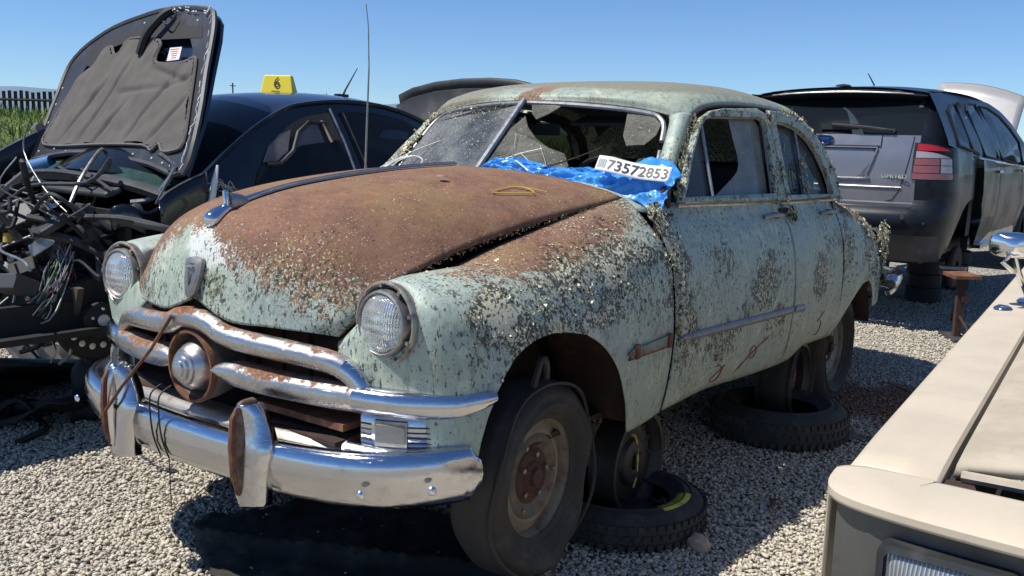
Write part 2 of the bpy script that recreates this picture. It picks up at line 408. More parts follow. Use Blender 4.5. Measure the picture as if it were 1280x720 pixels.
A_SIDE = {'rust': rust_side, 'lich': lich_side, 'stain': lambda V: .16 + .25 * sstep(.98, 1.06, V[:, 2])}
A_HOOD = {'prim': lambda V: np.clip(1.15 * np.exp(-((V[:, 1] - .5 * (1.0 - V[:, 2]) - .02) / .16) ** 2 - ((V[:, 2] - .965) / .085) ** 2), 0, 1), 'rust': rust_hood, 'lich': lambda V: np.clip((1.0 - V[:, 2]) * 4.5, 0, .62) + .10, 'stain': zero}
A_ROOF = {'rust': rust_roof, 'lich': lambda V: .25 + .75 * sstep(-2.1, -2.6, V[:, 0]) + .5 * sstep(-.3, -.6, V[:, 1]), 'stain': stain_roof}
PAINT = M['paint']

# side net: rows bottom -> hood gap / belt
def col(pts): return pts
NETF = Net([-.62, -.40, -.18, .10, .30, .42, .50, .58, .66, .74, .82], [
 [(-.625,.862,.305),(-.62,.888,.42),(-.62,.905,.60),(-.61,.903,.75),(-.60,.888,.87),(-.58,.858,.95),(-.56,.815,1.01),(-.56,.75,1.062),(-.60,.67,1.080)],
 [(-.41,.862,.29),(-.40,.888,.42),(-.40,.905,.60),(-.40,.902,.75),(-.40,.882,.87),(-.39,.850,.94),(-.385,.80,.992),(-.39,.725,1.030),(-.40,.645,1.045)],
 [(-.18,.872,.31),(-.18,.895,.45),(-.18,.908,.60),(-.18,.900,.74),(-.18,.878,.84),(-.18,.842,.91),(-.18,.785,.962),(-.18,.705,.992),(-.18,.622,.998)],
 [(.10,.880,.38),(.10,.898,.50),(.10,.907,.62),(.10,.897,.735),(.10,.873,.82),(.10,.835,.885),(.10,.772,.932),(.10,.688,.955),(.095,.595,.952)],
 [(.31,.888,.42),(.31,.898,.50),(.305,.902,.61),(.30,.890,.72),(.295,.865,.81),(.285,.827,.87),(.275,.765,.913),(.265,.68,.932),(.255,.570,.922)],
 [(.42,.888,.42),(.42,.895,.50),(.415,.895,.60),(.41,.882,.70),(.40,.858,.80),(.39,.822,.862),(.38,.765,.903),(.37,.68,.920),(.36,.560,.900)],
 [(.525,.868,.42),(.525,.873,.50),(.515,.872,.60),(.505,.860,.70),(.492,.840,.80),(.478,.806,.86),(.465,.755,.899),(.45,.67,.912),(.45,.552,.872)],
 [(.580,.825,.42),(.582,.828,.50),(.575,.828,.60),(.568,.818,.70),(.558,.80,.80),(.545,.772,.858),(.53,.73,.893),(.515,.66,.899),(.515,.545,.850)],
 [(.612,.757,.42),(.615,.758,.50),(.610,.757,.60),(.603,.752,.70),(.595,.742,.79),(.585,.725,.845),(.572,.69,.876),(.562,.63,.876),(.563,.540,.828)],
 [(.630,.668,.42),(.635,.669,.50),(.632,.668,.60),(.628,.664,.69),(.62,.658,.77),(.612,.645,.82),(.603,.62,.845),(.598,.585,.838),(.600,.532,.785)],
 [(.610,.585,.42),(.612,.583,.50),(.628,.568,.585),(.640,.535,.63),(.640,.508,.66),(.638,.492,.682),(.634,.482,.700),(.628,.476,.712),(.622,.472,.722)]])
for j_ in range(0, 3):
    NETF.C[j_, 8, 2] += .016; NETF.C[j_, 7, 2] += .010
for j_ in range(4, 10):
    NETF.C[j_, 8, 2] -= .018; NETF.C[j_, 7, 2] -= .012; NETF.C[j_, 6, 2] -= .005
for j_ in range(5, 10):
    for r_i, k_ in ((0, 1.0), (1, 1.0), (2, .8), (3, .25)):
        p_ = NETF.C[j_, r_i]; w_ = {5:.12,6:.7,7:1.0,8:1.0,9:.8}[j_] * k_ * .036; d_ = np.array([.75, .66]) if j_ < 8 else np.array([1.0, .15]); p_[:2] -= d_ * w_
def zb_front(u):
    return float(np.interp(u, [-.62,-.46,-.365,-.352,-.335,-.31,-.285,-.25,-.205,-.15,-.096,-.02,.072,.16,.242,.31,.357,.40,.43,.452,.465,.47], [.31,.287,.272,.32,.366,.42,.461,.52,.573,.627,.664,.703,.724,.735,.728,.708,.688,.650,.605,.54,.47,.42]))
usF = sorted(set(np.round(np.concatenate([np.linspace(-.615,-.37,12), [-.365,-.352,-.335,-.31,-.285,-.26,-.235], np.linspace(-.205,.40,30), [.415,.43,.442,.452,.46,.465,.47], np.linspace(.48,.82,46)]),4)))
def pod(G):        # the fender face swells forward round the headlamp
    r_ = np.hypot(np.abs(G[..., 1]) - .639, G[..., 2] - .796); u_ = np.clip(.5 + .5 * ((np.abs(G[..., 1]) - .639) - (G[..., 2] - .796)) / (r_ + 1e-6), 0, 1); w = 1 - sstep(0, 1, (r_ - .108) / (.040 + .080 * u_)); tx = .598 - .02 * sstep(.10, .2, r_) - .05 * sstep(.03, .14, G[..., 2] - .80)
    w = w * sstep(.515, .575, np.abs(G[..., 1])); up = (G[..., 0] > .25); G[..., 0] = np.where(up & (G[..., 0] < tx), G[..., 0] + (tx - G[..., 0]) * w, G[..., 0]); return G
def mirror(G): H = G.copy(); H[..., 1] *= -1; return H
GF = pod(NETF.panel(usF, 70, zb_front))
fl = gridobj('front_fender', GF, PAINT, FORD, flip=True, attrs=A_SIDE)
fr = gridobj('front_fender', mirror(GF), PAINT, FORD, attrs={'rust': lambda V: np.zeros(len(V)) + .06, 'lich': lambda V: np.zeros(len(V)) - .3, 'stain': zero})
fr['label'] = 'cleaner pale mint front fender'
# doors + quarter + tail, rows bottom -> belt (then deck)
belt = lambda x: float(np.interp(x, [-2.8, -.7], [1.040, 1.078]))
def dsec(x, zb0, drop, yt, yb):
    return [(x,.862*yb,zb0),(x,.888*yb,.40-drop),(x,.905*yb,.57-drop),(x,.904*yb,.72-drop),(x,.889*yb,.84-drop),(x,.866*yb,.925-drop),(x,.840*yb,.985-drop),(x,.812*yb,1.035-drop),(x,yt,belt(x))]
c0 = [(-.635,.862,.305),(-.63,.888,.42),(-.63,.905,.60),(-.62,.903,.75),(-.61,.889,.87),(-.59,.862,.95),(-.57,.835,1.005),(-.57,.805,1.05),(-.60,.780,1.082)]
NETD = Net([-.63,-1.0,-1.4,-1.87,-2.25,-2.62], [c0, dsec(-1.0,.315,.01,.795,1.0), dsec(-1.4,.29,.02,.80,1.002), dsec(-1.87,.268,.025,.803,1.002), dsec(-2.25,.275,.03,.805,1.0), dsec(-2.62,.28,.035,.808,.997)])
def zb_door(u): return float(np.interp(u, [-3.4,-2.62,-2.13,-2.05,-1.95,-1.317,-.99,-.63], [.28,.285,.312,.285,.262,.292,.317,.310]))
A_R = {'rust': lambda V: np.zeros(len(V)) + .1, 'lich': zero, 'stain': zero}
usD1 = np.linspace(-.634, -1.862, 44); usD2 = np.linspace(-1.874, -2.612, 30)
G1 = NETD.panel(usD1, 40, zb_door); G2 = NETD.panel(usD2, 40, zb_door)
def door_wave(G, cx):   # faint dent so that reflections are not ruler straight
    w = .006 * np.exp(-((G[..., 0] - cx) / .22) ** 2 - ((G[..., 2] - .72) / .14) ** 2); G[..., 1] -= w; return G
front_door = gridobj('front_door', door_wave(G1, -1.25), PAINT, FORD, attrs=A_SIDE); rear_door = gridobj('rear_door', door_wave(G2, -2.25), PAINT, FORD, attrs=A_SIDE)
fdR = gridobj('front_door', mirror(G1), PAINT, FORD, flip=True, attrs=A_R); rdR = gridobj('rear_door', mirror(G2), PAINT, FORD, flip=True, attrs=A_R)
# shut faces just inside the door gaps
mb = MB()
for s in (1, -1):
    mb.box((-.70, s*.80, .68), (.10, .03, .72)); mb.box((-1.87, s*.80, .66), (.10, .06, .70)); mb.box((-1.4, s*.80, .33), (1.5, .05, .05)); 
mb.build('door_jamb', M['rustdark'], FORD)
def qsec(x, pts): return [(x, y, z) for y, z in pts]
NETQ = Net([-2.62,-2.95,-3.25,-3.5,-3.72,-3.9,-4.0,-4.06], [
 qsec(-2.625,[(.859,.28),(.885,.40),(.902,.54),(.901,.69),(.886,.81),(.863,.89),(.838,.95),(.815,1.0),(.806,1.038),(.76,1.062),(.6,1.07),(.35,1.08),(0,1.085)]),
 qsec(-2.95,[(.862,.30),(.885,.40),(.898,.53),(.895,.67),(.880,.78),(.855,.86),(.825,.915),(.785,.955),(.74,.98),(.65,1.01),(.5,1.035),(.3,1.055),(0,1.065)]),
 qsec(-3.25,[(.865,.32),(.878,.42),(.882,.53),(.874,.65),(.855,.74),(.828,.82),(.795,.875),(.75,.915),(.70,.945),(.62,.975),(.48,1.0),(.28,1.02),(0,1.03)]),
 qsec(-3.5,[(.850,.33),(.858,.42),(.858,.52),(.846,.62),(.825,.71),(.798,.78),(.765,.835),(.72,.875),(.67,.905),(.59,.935),(.46,.96),(.27,.975),(0,.985)]),
 qsec(-3.72,[(.80,.34),(.805,.42),(.803,.52),(.792,.61),(.773,.69),(.748,.755),(.715,.805),(.675,.845),(.63,.87),(.55,.90),(.43,.92),(.25,.935),(0,.94)]),
 qsec(-3.9,[(.70,.35),(.705,.43),(.703,.52),(.69,.60),(.672,.67),(.648,.73),(.62,.775),(.585,.81),(.545,.835),(.48,.855),(.38,.87),(.22,.88),(0,.885)]),
 qsec(-4.0,[(.55,.36),(.555,.44),(.552,.52),(.54,.59),(.525,.65),(.505,.70),(.485,.74),(.455,.77),(.425,.79),(.37,.805),(.29,.815),(.17,.82),(0,.825)]),
 qsec(-4.06,[(0,.36),(0,.44),(0,.52),(0,.59),(0,.63),(0,.66),(0,.68),(0,.70),(0,.71),(0,.72),(0,.73),(0,.74),(0,.75)])])
def zb_q(u): return float(np.interp(-u, [2.62,2.70,2.76,2.82,2.92,3.05,3.2,3.28,3.34,3.38,3.5,4.1], [.285,.34,.39,.43,.485,.53,.53,.49,.42,.35,.34,.37]))
usQ = np.unique(np.concatenate([np.linspace(-2.624,-3.4,48), np.linspace(-3.4,-4.06,30)]))[::-1]
GQ = NETQ.panel(usQ, 60, zb_q)
A_Q = dict(A_SIDE); A_Q['rust'] = lambda V: rust_side(V) + .25 * sstep(-3.0, -3.3, V[:, 0])
gridobj('rear_quarter', GQ, PAINT, FORD, attrs=A_Q); gridobj('rear_quarter', mirror(GQ), PAINT, FORD, flip=True, attrs=A_R)

# hood
HC = [
 [(-.45,0,1.186),(-.47,.25,1.178),(-.51,.45,1.155),(-.56,.58,1.126),(-.585,.64,1.108),(-.60,.678,1.090)],
 [(-.13,0,1.173),(-.14,.22,1.165),(-.15,.40,1.138),(-.165,.53,1.096),(-.175,.60,1.058),(-.18,.628,1.030)],
 [(.188,0,1.146),(.18,.2,1.138),(.16,.37,1.110),(.135,.49,1.065),(.11,.565,1.018),(.095,.602,.982)],
 [(.431,0,1.113),(.42,.19,1.103),(.39,.35,1.072),(.35,.46,1.022),(.30,.54,.968),(.265,.576,.942)],
 [(.618,0,1.065),(.60,.17,1.055),(.565,.32,1.022),(.52,.43,.972),(.465,.515,.918),(.43,.558,.893)],
 [(.701,0,1.015),(.685,.17,1.003),(.65,.31,.965),(.605,.42,.915),(.56,.50,.862),(.53,.545,.843)],
 [(.735,0,.955),(.72,.16,.942),(.69,.30,.905),(.65,.41,.857),(.61,.49,.812),(.575,.522,.795)],
 [(.752,0,.885),(.74,.16,.872),(.712,.30,.838),(.672,.41,.80),(.637,.485,.768),(.600,.500,.758)],
 [(.766,0,.804),(.755,.155,.748),(.728,.29,.747),(.685,.40,.742),(.652,.450,.736),(.628,.480,.730)]]
NETH = Net([0,1,2,3,4,5,6,7,8], [c[::-1] for c in HC])
GH = NETH.panel(np.linspace(0, 8, 100), 30)
GHf = np.concatenate([GH, mirror(GH)[:, ::-1][:, 1:]], axis=1)
GHf[..., 2] += .006
hood = gridobj('hood', GHf, PAINT, FORD, flip=True, attrs=A_HOOD, thick=.016)
def hood_pt(s, y):      # point on the centre region at station s, lateral y
    c_ = NETH.column(s); k = np.argmin(abs(c_[:, 1] - abs(y))); p = c_[k].copy(); p[1] = y; p[2] += .006; return p
# gutter closing the gap under the hood edge
for s in (1, -1):
    gt_ = []
    for u in np.linspace(-.60, .80, 50):
        e_ = NETF.column(u)[-1]; gt_.append([(e_[0], s * e_[1], e_[2]), (e_[0] - .01, s * (e_[1] - .02), e_[2] - .035), (e_[0] - .02, s * (e_[1] - .09), e_[2] - .05), (e_[0] - .03, s * (e_[1] - .16), e_[2] - .03)])
    gridobj('hood_gutter', np.array(gt_), M['rustdark'], FORD, thick=.003)
# cowl between hood and windshield
cow = []
for y in np.linspace(-.75, .75, 41):
    a = abs(y); xr = -.42 - .17 * (a / .67) ** 2; zr = float(np.interp(a, [0, .25, .45, .58, .64, .68, .75], [1.16, 1.155, 1.13, 1.10, 1.085, 1.07, 1.045]))
    xf = -.60 - .20 * (a / .66) ** 2; zf = float(np.interp(a, [0, .3, .5, .66, .75], [1.165, 1.155, 1.14, 1.10, 1.06]))
    cow.append([(xr + (xf - xr) * t, y, zr + (zf - zr) * t + .006 * math.sin(PI * t)) for t in np.linspace(0, 1, 7)])
gridobj('cowl', np.array(cow), PAINT, FORD, flip=False, attrs={'rust': lambda V: .30 + .3 * sstep(.3, .6, V[:, 1]) * 0, 'lich': lambda V: np.zeros(len(V)) + .5, 'stain': lambda V: np.zeros(len(V)) + .25}, thick=.004)
# roof
RC = [
 [(-1.09,.692,1.372),(-1.065,.630,1.405),(-1.045,.53,1.430),(-1.00,.38,1.450),(-.945,.2,1.463),(-.922,0,1.468)],
 [(-1.13,.690,1.415),(-1.095,.635,1.448),(-1.065,.53,1.475),(-1.02,.38,1.494),(-.975,.2,1.503),(-.96,0,1.506)],
 [(-1.25,.686,1.450),(-1.22,.645,1.490),(-1.20,.54,1.530),(-1.17,.38,1.552),(-1.14,.2,1.560),(-1.13,0,1.562)],
 [(-1.48,.682,1.468),(-1.48,.655,1.510),(-1.48,.55,1.558),(-1.48,.38,1.584),(-1.48,.2,1.594),(-1.48,0,1.597)],
 [(-1.85,.682,1.472),(-1.85,.658,1.515),(-1.85,.55,1.566),(-1.85,.38,1.596),(-1.85,.2,1.607),(-1.85,0,1.610)],
 [(-2.18,.686,1.448),(-2.18,.660,1.495),(-2.18,.55,1.550),(-2.18,.38,1.584),(-2.18,.2,1.596),(-2.18,0,1.60)],
 [(-2.43,.706,1.388),(-2.43,.675,1.445),(-2.43,.56,1.512),(-2.43,.38,1.552),(-2.43,.2,1.568),(-2.43,0,1.573)],
 [(-2.63,.748,1.250),(-2.64,.712,1.335),(-2.65,.60,1.430),(-2.65,.4,1.488),(-2.65,.2,1.508),(-2.65,0,1.514)],
 [(-2.74,.800,1.060),(-2.80,.765,1.160),(-2.86,.66,1.270),(-2.88,.44,1.350),(-2.88,.2,1.380),(-2.88,0,1.388)],
 [(-2.86,.795,1.010),(-2.96,.75,1.055),(-3.04,.66,1.100),(-3.08,.44,1.140),(-3.10,.2,1.155),(-3.10,0,1.160)]]
NETR_ = None
NETR = Net(list(range(len(RC))), RC)
GR = NETR.panel(np.linspace(0, len(RC) - 1, 90), 30)
GRf = np.concatenate([GR, mirror(GR)[:, ::-1][:, 1:]], axis=1)
GRf[..., 2] -= .014 * sstep(1.47, 1.56, GRf[..., 2])
roof = gridobj('roof', GRf, PAINT, FORD, flip=False, attrs=A_ROOF, thick=.006)
# drip rail
mb = MB()
for s in (1, -1): mb.tube(rails([(p[0], s * (p[1] + .004), p[2] - .002) for p in [NETR.column(u)[0] for u in np.linspace(0, 8, 30)]], 2), .006, 6)
dr = mb.build('drip_rail', M['rustdark'], roof)
# windshield pillars: strip between the glass corner line and the door opening
pW = [(-1.065,.612,1.408),(-1.045,.628,1.385),(-1.00,.640,1.335),(-.93,.660,1.270),(-.86,.676,1.200),(-.795,.690,1.130),(-.755,.70,1.085)]
pD = [(-1.13,.690,1.415),(-1.095,.695,1.378),(-1.035,.706,1.325),(-.965,.722,1.265),(-.895,.742,1.205),(-.820,.765,1.140),(-.770,.785,1.085)]
pWr = np.array(rails(pW, 5)); pDr = np.array(rails(pD, 5)); pil = []
for a, b in zip(pWr, pDr):
    row = []
    for t in np.linspace(0, 1, 7):
        p = a + (b - a) * t; p = p + np.array([.022, .012, .012]) * math.sin(PI * t); row.append(p)
    row.append(b + np.array([-.035, -.03, -.01])); pil.append(row)
pil = np.array(pil)
A_P = {'rust': lambda V: np.zeros(len(V)) + .12, 'lich': lambda V: np.zeros(len(V)) + .35, 'stain': lambda V: np.zeros(len(V)) + .2}
gridobj('windshield_pillar', pil, PAINT, FORD, attrs=A_P); gridobj('windshield_pillar', mirror(pil), PAINT, FORD, flip=True, attrs={**A_P, 'lich': lambda V: np.zeros(len(V)) + 1.2})

# windshield: header rail, divider, lower rail, panes
def wsp(y, h):   # h 0 bottom .. 1 top of the glass
    a = abs(y); top = np.array([np.interp(a, [0, .2, .38, .53, .60], [-.911, -.935, -.985, -1.035, -1.05]), y, np.interp(a, [0, .2, .38, .53, .60], [1.457, 1.450, 1.438, 1.420, 1.40])])
    s_ = 1 + .13 * (1 - h) * (a / .6)
    bot = np.array([-.597 - .205 * (a / .6) ** 1.6, y, 1.168 - .055 * (a / .6) ** 2]); p = bot + (top - bot) * h; p[1] = y * s_; return p
def ws_outline(s, inset=0.0):
    L = []
    for y in np.linspace(.012 + inset, .56, 8): L.append(wsp(s * y, 1 - inset))
    L += [wsp(s * .59, .965), wsp(s * .605 , .90)]
    for h in np.linspace(.8, 0, 7): L.append(wsp(s * .61, h))
    for y in np.linspace(.56, .012, 8): L.append(wsp(s * y, 0))
    return L
frame = MB()
for s in (1, -1):
    L = ws_outline(s); 
    frame.tube(rails([tuple(p) for p in L[:12]], 3), .0105 if s > 0 else .009, 8)
    frame.tube([tuple(p) for p in L[12:]], .009, 8)
wf = frame.build('windshield_frame', M['frame_metal'], FORD)
mb = MB(); a = wsp(0, -.02); b = wsp(0, 1.01); mb.tube([tuple(a + np.array([.01, 0, .008])), tuple(b + np.array([.01, 0, .008]))], .0135, 8)
mb.build('windshield_divider', M['frame_metal'], FORD)
MB().poly([[tuple(p) for p in ws_outline(-1)]]).build('windshield_glass', M['wsglass'], FORD, smooth=False)['label'] = 'whole dusty windshield pane'
# broken pane: shards left in the frame
def shard(pts, name='broken_glass'):
    mb = MB(); mb.poly([[tuple(p) for p in pts]]); o = mb.build(name, M['shard'], FORD, smooth=False); solid(o, .005); return o
shard([(-.600,.02,1.172),(-.79,.018,1.34),(-.845,.055,1.395),(-.80,.10,1.35),(-.775,.16,1.305),(-.765,.23,1.265),(-.775,.30,1.243),(-.72,.36,1.195),(-.655,.33,1.15),(-.62,.18,1.16)])
shard([(-.895,.05,1.447),(-.86,.075,1.41),(-.835,.115,1.385),(-.87,.155,1.410),(-.905,.19,1.440),(-.918,.15,1.447)])
shard([(-1.015,.45,1.425),(-.965,.47,1.37),(-.915,.49,1.325),(-.875,.53,1.285),(-.895,.56,1.29),(-.92,.585,1.29),(-.97,.61,1.33),(-1.02,.605,1.375),(-1.04,.55,1.41)])
shard([(-.70,.63,1.13),(-.80,.60,1.21),(-.83,.615,1.235),(-.86,.62,1.24),(-.80,.66,1.16)])
# crack lines on the standing shard: thin pale fracture ridges
mb = MB()
for pts in ([(-.64,.05,1.20),(-.70,.14,1.24),(-.74,.22,1.262)], [(-.70,.14,1.24),(-.66,.25,1.18)], [(-.76,.07,1.32),(-.71,.10,1.265),(-.64,.08,1.195)], [(-.75,.20,1.275),(-.69,.27,1.21),(-.655,.30,1.165)]):
    mb.tube([(x + .004, y, z + .004) for x, y, z in pts], .0012, 4)
mb.build('glass_crack', simple('glass_fracture', (.5, .52, .48), .3), FORD)
# wiper arms
mb = MB(); mb.tube([(-.59,.18,1.165),(-.63,.30,1.19),(-.68,.42,1.235),(-.735,.50,1.275)], [.005,.004,.003,.002], 6); mb.tube([(-.60,.17,1.17),(-.66,.12,1.215),(-.67,.10,1.225)], .003, 5)
mb.build('wiper', M['rustdark'], FORD)
mb = MB(); mb.tube([(-.575,.215,1.165),(-.62,.165,1.215),(-.66,.125,1.245)], [.0045, .004, .003], 6); mb.build('wiper', simple('silver_wiper', (.5,.5,.5), .3, .8), FORD)
# wire loops hanging on the far side of the glass
mb = MB()
for k in range(3):
    mb.tube(rails([(-.60-.01*k,-.62+.03*k,1.13),(-.66,-.55+.02*k,1.19),(-.70,-.47+.01*k,1.215),(-.70,-.40,1.20),(-.66,-.40,1.165),(-.60,-.46,1.13)], 5), .0025, 5)
mb.tube(rails([(-.62,-.62,1.13),(-.70,-.50,1.22),(-.76,-.35,1.285)], 4), .002, 5)
mb.build('loose_wire', simple('white_wire', (.6, .6, .58), .5), FORD)

# ---- left side glasshouse (front door frame etc.), tumblehome plane
def gy(z, x): return .80 - .305 * (z - 1.07) + (.004 if x < -1.8 else 0)
def gp(p, off=0): return (p[0], gy(p[1], p[0]) + off, p[1])
F_out = [(-.79,1.075),(-.835,1.12),(-.945,1.235),(-1.055,1.335),(-1.15,1.402),(-1.25,1.432),(-1.38,1.442),(-1.76,1.448),(-1.83,1.443),(-1.862,1.415),(-1.862,1.055),(-1.85,1.04)]
F_in = [(-.835,1.090),(-.885,1.14),(-.985,1.250),(-1.09,1.343),(-1.165,1.388),(-1.25,1.409),(-1.78,1.422),(-1.815,1.41),(-1.825,1.38),(-1.765,1.075),(-1.74,1.064)]
R_out = [(-1.874,1.04),(-1.874,1.42),(-1.90,1.456),(-2.05,1.454),(-2.22,1.436),(-2.39,1.388),(-2.52,1.312),(-2.61,1.21),(-2.655,1.10),(-2.665,1.035)]
R_in = [(-1.93,1.062),(-1.955,1.395),(-1.975,1.408),(-2.10,1.402),(-2.25,1.378),(-2.38,1.328),(-2.47,1.26),(-2.54,1.16),(-2.575,1.065),(-2.56,1.045)]
def frame_obj(name, out, inn, parent, s=1, attrs=None):
    mb = MB(); o3 = [gp(p) for p in out]; i3 = [gp(p, -.002) for p in inn]
    if s < 0: o3 = [(x, -y, z) for x, y, z in o3]; i3 = [(x, -y, z) for x, y, z in i3]
    mb.poly([o3, i3]); V = np.array(mb.v)
    o = mb.build(name, PAINT, parent, smooth=False, attrs={'rust': np.zeros(len(V)) + .18, 'lich': np.zeros(len(V)) + (.75 if s > 0 else 0), 'stain': np.zeros(len(V)) + .38})
    solid(o, .03, -1 if s > 0 else 1); bevel(o, .006, 2, 50); return o
for s, fd, rd in ((1, front_door, rear_door), (-1, fdR, rdR)):
    frame_obj('window_frame', F_out, F_in, fd, s); frame_obj('window_frame', R_out, R_in, rd, s)
    for out_p, in_p, par_ in ((F_out, F_in, fd), (R_out, R_in, rd)):
        mb = MB(); mb.poly([[(x, s * y, z) for x, y, z in [gp(p, -.040) for p in out_p]], [(x, s * y, z) for x, y, z in [gp(p, -.042) for p in in_p]]]); o_ = mb.build('dark_frame_cover', M['interior'], par_, smooth=False); solid(o_, .006)  # dark sheets added to cover the sunlit inner faces of the frames
def loop_tube(pts, r, closed=True, off=.004, s=1): 
    P = [gp(p, off) for p in pts]; P = [(x, s * y, z) for x, y, z in P]; return MB().tube(P, r, 6, closed=closed)
loop_tube(F_in, .0055).build('window_trim', M['trim_metal'], front_door); loop_tube(R_in, .0055).build('window_trim', M['trim_metal'], rear_door)
def bar(a, b, r, mat, par, nm='vent_bar', s=1): MB().tube([(a[0], s*(gy(a[1], a[0]) - .002), a[1]), (b[0], s*(gy(b[1], b[0]) - .002), b[1])], r, 8).build(nm, mat, par)
bar((-1.136,1.072),(-1.182,1.392), .0075, M['frame_metal'], front_door); bar((-2.21,1.052),(-2.262,1.378), .0085, M['chrome_dull'], rear_door)
bar((-1.136,1.072),(-1.182,1.392), .008, M['chrome_dull'], fdR, s=-1)
def pane(pts, mat, par, off=-.014, s=1, nm='window_glass'):
    mb = MB(); mb.poly([[(x, s * y, z) for x, y, z in [gp(p, off) for p in pts]]]); return mb.build(nm, mat, par, smooth=False)
pane([(-.82,1.09),(-.98,1.26),(-1.07,1.34),(-1.175,1.39),(-1.133,1.075)], M['sideglass'], front_door, nm='vent_glass')
pane([(-1.15,1.078),(-1.258,1.109),(-1.40,1.155),(-1.468,1.182),(-1.50,1.21),(-1.51,1.25),(-1.50,1.33),(-1.50,1.415),(-1.80,1.42),(-1.82,1.38),(-1.76,1.07),(-1.16,1.066)], M['milkglass'], front_door)['label'] = 'broken milky window glass'
pane([(-1.93,1.06),(-1.955,1.40),(-2.10,1.402),(-2.262,1.376),(-2.21,1.05)], M['sideglass'], rear_door)
pane([(-2.215,1.05),(-2.265,1.374),(-2.38,1.328),(-2.47,1.26),(-2.54,1.16),(-2.575,1.065),(-2.56,1.045)], M['sideglass'], rear_door, nm='vent_glass')
pane([(-1.93,1.06),(-1.955,1.40),(-2.10,1.402),(-2.262,1.376),(-2.38,1.328),(-2.54,1.16),(-2.57,1.05)], M['tintglass'], rdR, s=-1)  # both far-side panes tinted to darken the bright view through the cabin
pane([(-.82,1.09),(-.98,1.26),(-1.09,1.35),(-1.25,1.41),(-1.80,1.42),(-1.82,1.38),(-1.76,1.07)], M['tintglass'], fdR, s=-1)
# yellow crayon scrawl on the rear door glass
mb = MB()
def scrawl(pts, r, off, f): mb.tube([f(p, off) for p in pts], r, 4)
for seg in ([(-1.99,1.12),(-2.0,1.16),(-2.03,1.12),(-2.04,1.17),(-2.06,1.12),(-2.09,1.18)], [(-2.0,1.28),(-2.05,1.30),(-2.08,1.27),(-2.1,1.31)], [(-1.98,1.35),(-2.02,1.37),(-2.03,1.33),(-2.06,1.36)], [(-2.11,1.13),(-2.12,1.18),(-2.15,1.14)]):
    mb.tube([gp(p, -.010) for p in seg], .0022, 4)
mb.build('crayon_mark', simple('pale_yellow_crayon', (.45, .46, .25), .8), rear_door)
# belt sill trims
for par, a, b in ((front_door, (-.80, 1.078), (-1.855, 1.050)), (rear_door, (-1.88, 1.046), (-2.63, 1.034))):
    mb = MB(); P = [(a[0] + (b[0] - a[0]) * t, .803 + .008 * t, a[1] + (b[1] - a[1]) * t - .012) for t in np.linspace(0, 1, 8)]
    mb.tube(P, .009, 6); mb.build('sill_trim', M['chrome_rust'], par)
# C pillar strip joins belt and roof (behind the rear door)
cp = []
for t in np.linspace(0, 1, 12):
    a = np.array([-2.64 + .0 * t, .812, 1.03]) * (1 - t) + np.array(NETR.column(7.0)[0]) * t
    b = np.array([-2.80, .80, 1.0]) * (1 - t) + np.array(NETR.column(7.3)[6]) * t
    cp.append([a + (b - a) * k for k in np.linspace(0, 1, 4)])
gridobj('rear_pillar', np.array(cp), PAINT, FORD, flip=False, attrs={**A_P, 'lich': lambda V: np.zeros(len(V)) + .9})
gridobj('rear_pillar', mirror(np.array(cp)), PAINT, FORD, flip=True, attrs=A_P)
# side mouldings
def side_y(x, z):
    net = NETD if x < -.63 else NETF
    c_ = net.column(max(x, -2.62)) ; m_ = c_[:, 2] < 1.0; return float(np.interp(z, c_[m_, 2], c_[m_, 1]))
def moulding(x0, z0, x1, z1, h, mat, par, prof=.012, cap=True):
    mb = MB(); n = 20
    for k in range(n + 1):
        t = k / n; x = x0 + (x1 - x0) * t; z = z0 + (z1 - z0) * t; y = side_y(x, z); tp = min(1, (t * n + .3) / 1.6)
        ring = [(-1, -.003), (-.85, .35), (-.35, .62), (-.22, .45), (.22, .45), (.35, .62), (.85, .35), (1, -.003)]
        for a, o_ in ring: mb.v.append((x, y + o_ * prof * 1.3 + .001, z + a * h / 2 * (tp if cap else 1)))
    m = 8
    for k in range(n):
        for j in range(m - 1): mb.f.append((k*m+j, k*m+j+1, (k+1)*m+j+1, (k+1)*m+j))
    return mb.build('side_trim', mat, par, auto=60)
moulding(-.645,.585,-1.86,.535,.034, M['trim_metal'], front_door); moulding(-1.88,.534,-2.02,.525,.034, M['trim_metal'], rear_door)
# fender tail of the trim: bare recess with rusty clips
mb = MB()
pts = [(-.60,.618),(-.30,.607),(-.27,.595),(-.30,.578),(-.60,.575)]
mb.poly([[(x, side_y(x, z) + .004, z) for x, z in pts]]); o = mb.build('trim_recess', simple('recess_paint', (.24,.27,.22), .7, 0, .5, 30, .3, ((.12,.05,.03), .9)), fl, smooth=False); solid(o, .004, 1)
mb = MB()
for x0 in (-.57, -.33): mb.box((x0, side_y(x0, .6) + .010, .597), (.022, .012, .05))
mb.tube([(x, side_y(x, .575) + .006, .575) for x in np.linspace(-.60, -.28, 8)], .004, 6); mb.build('trim_clip', M['rust'], fl)
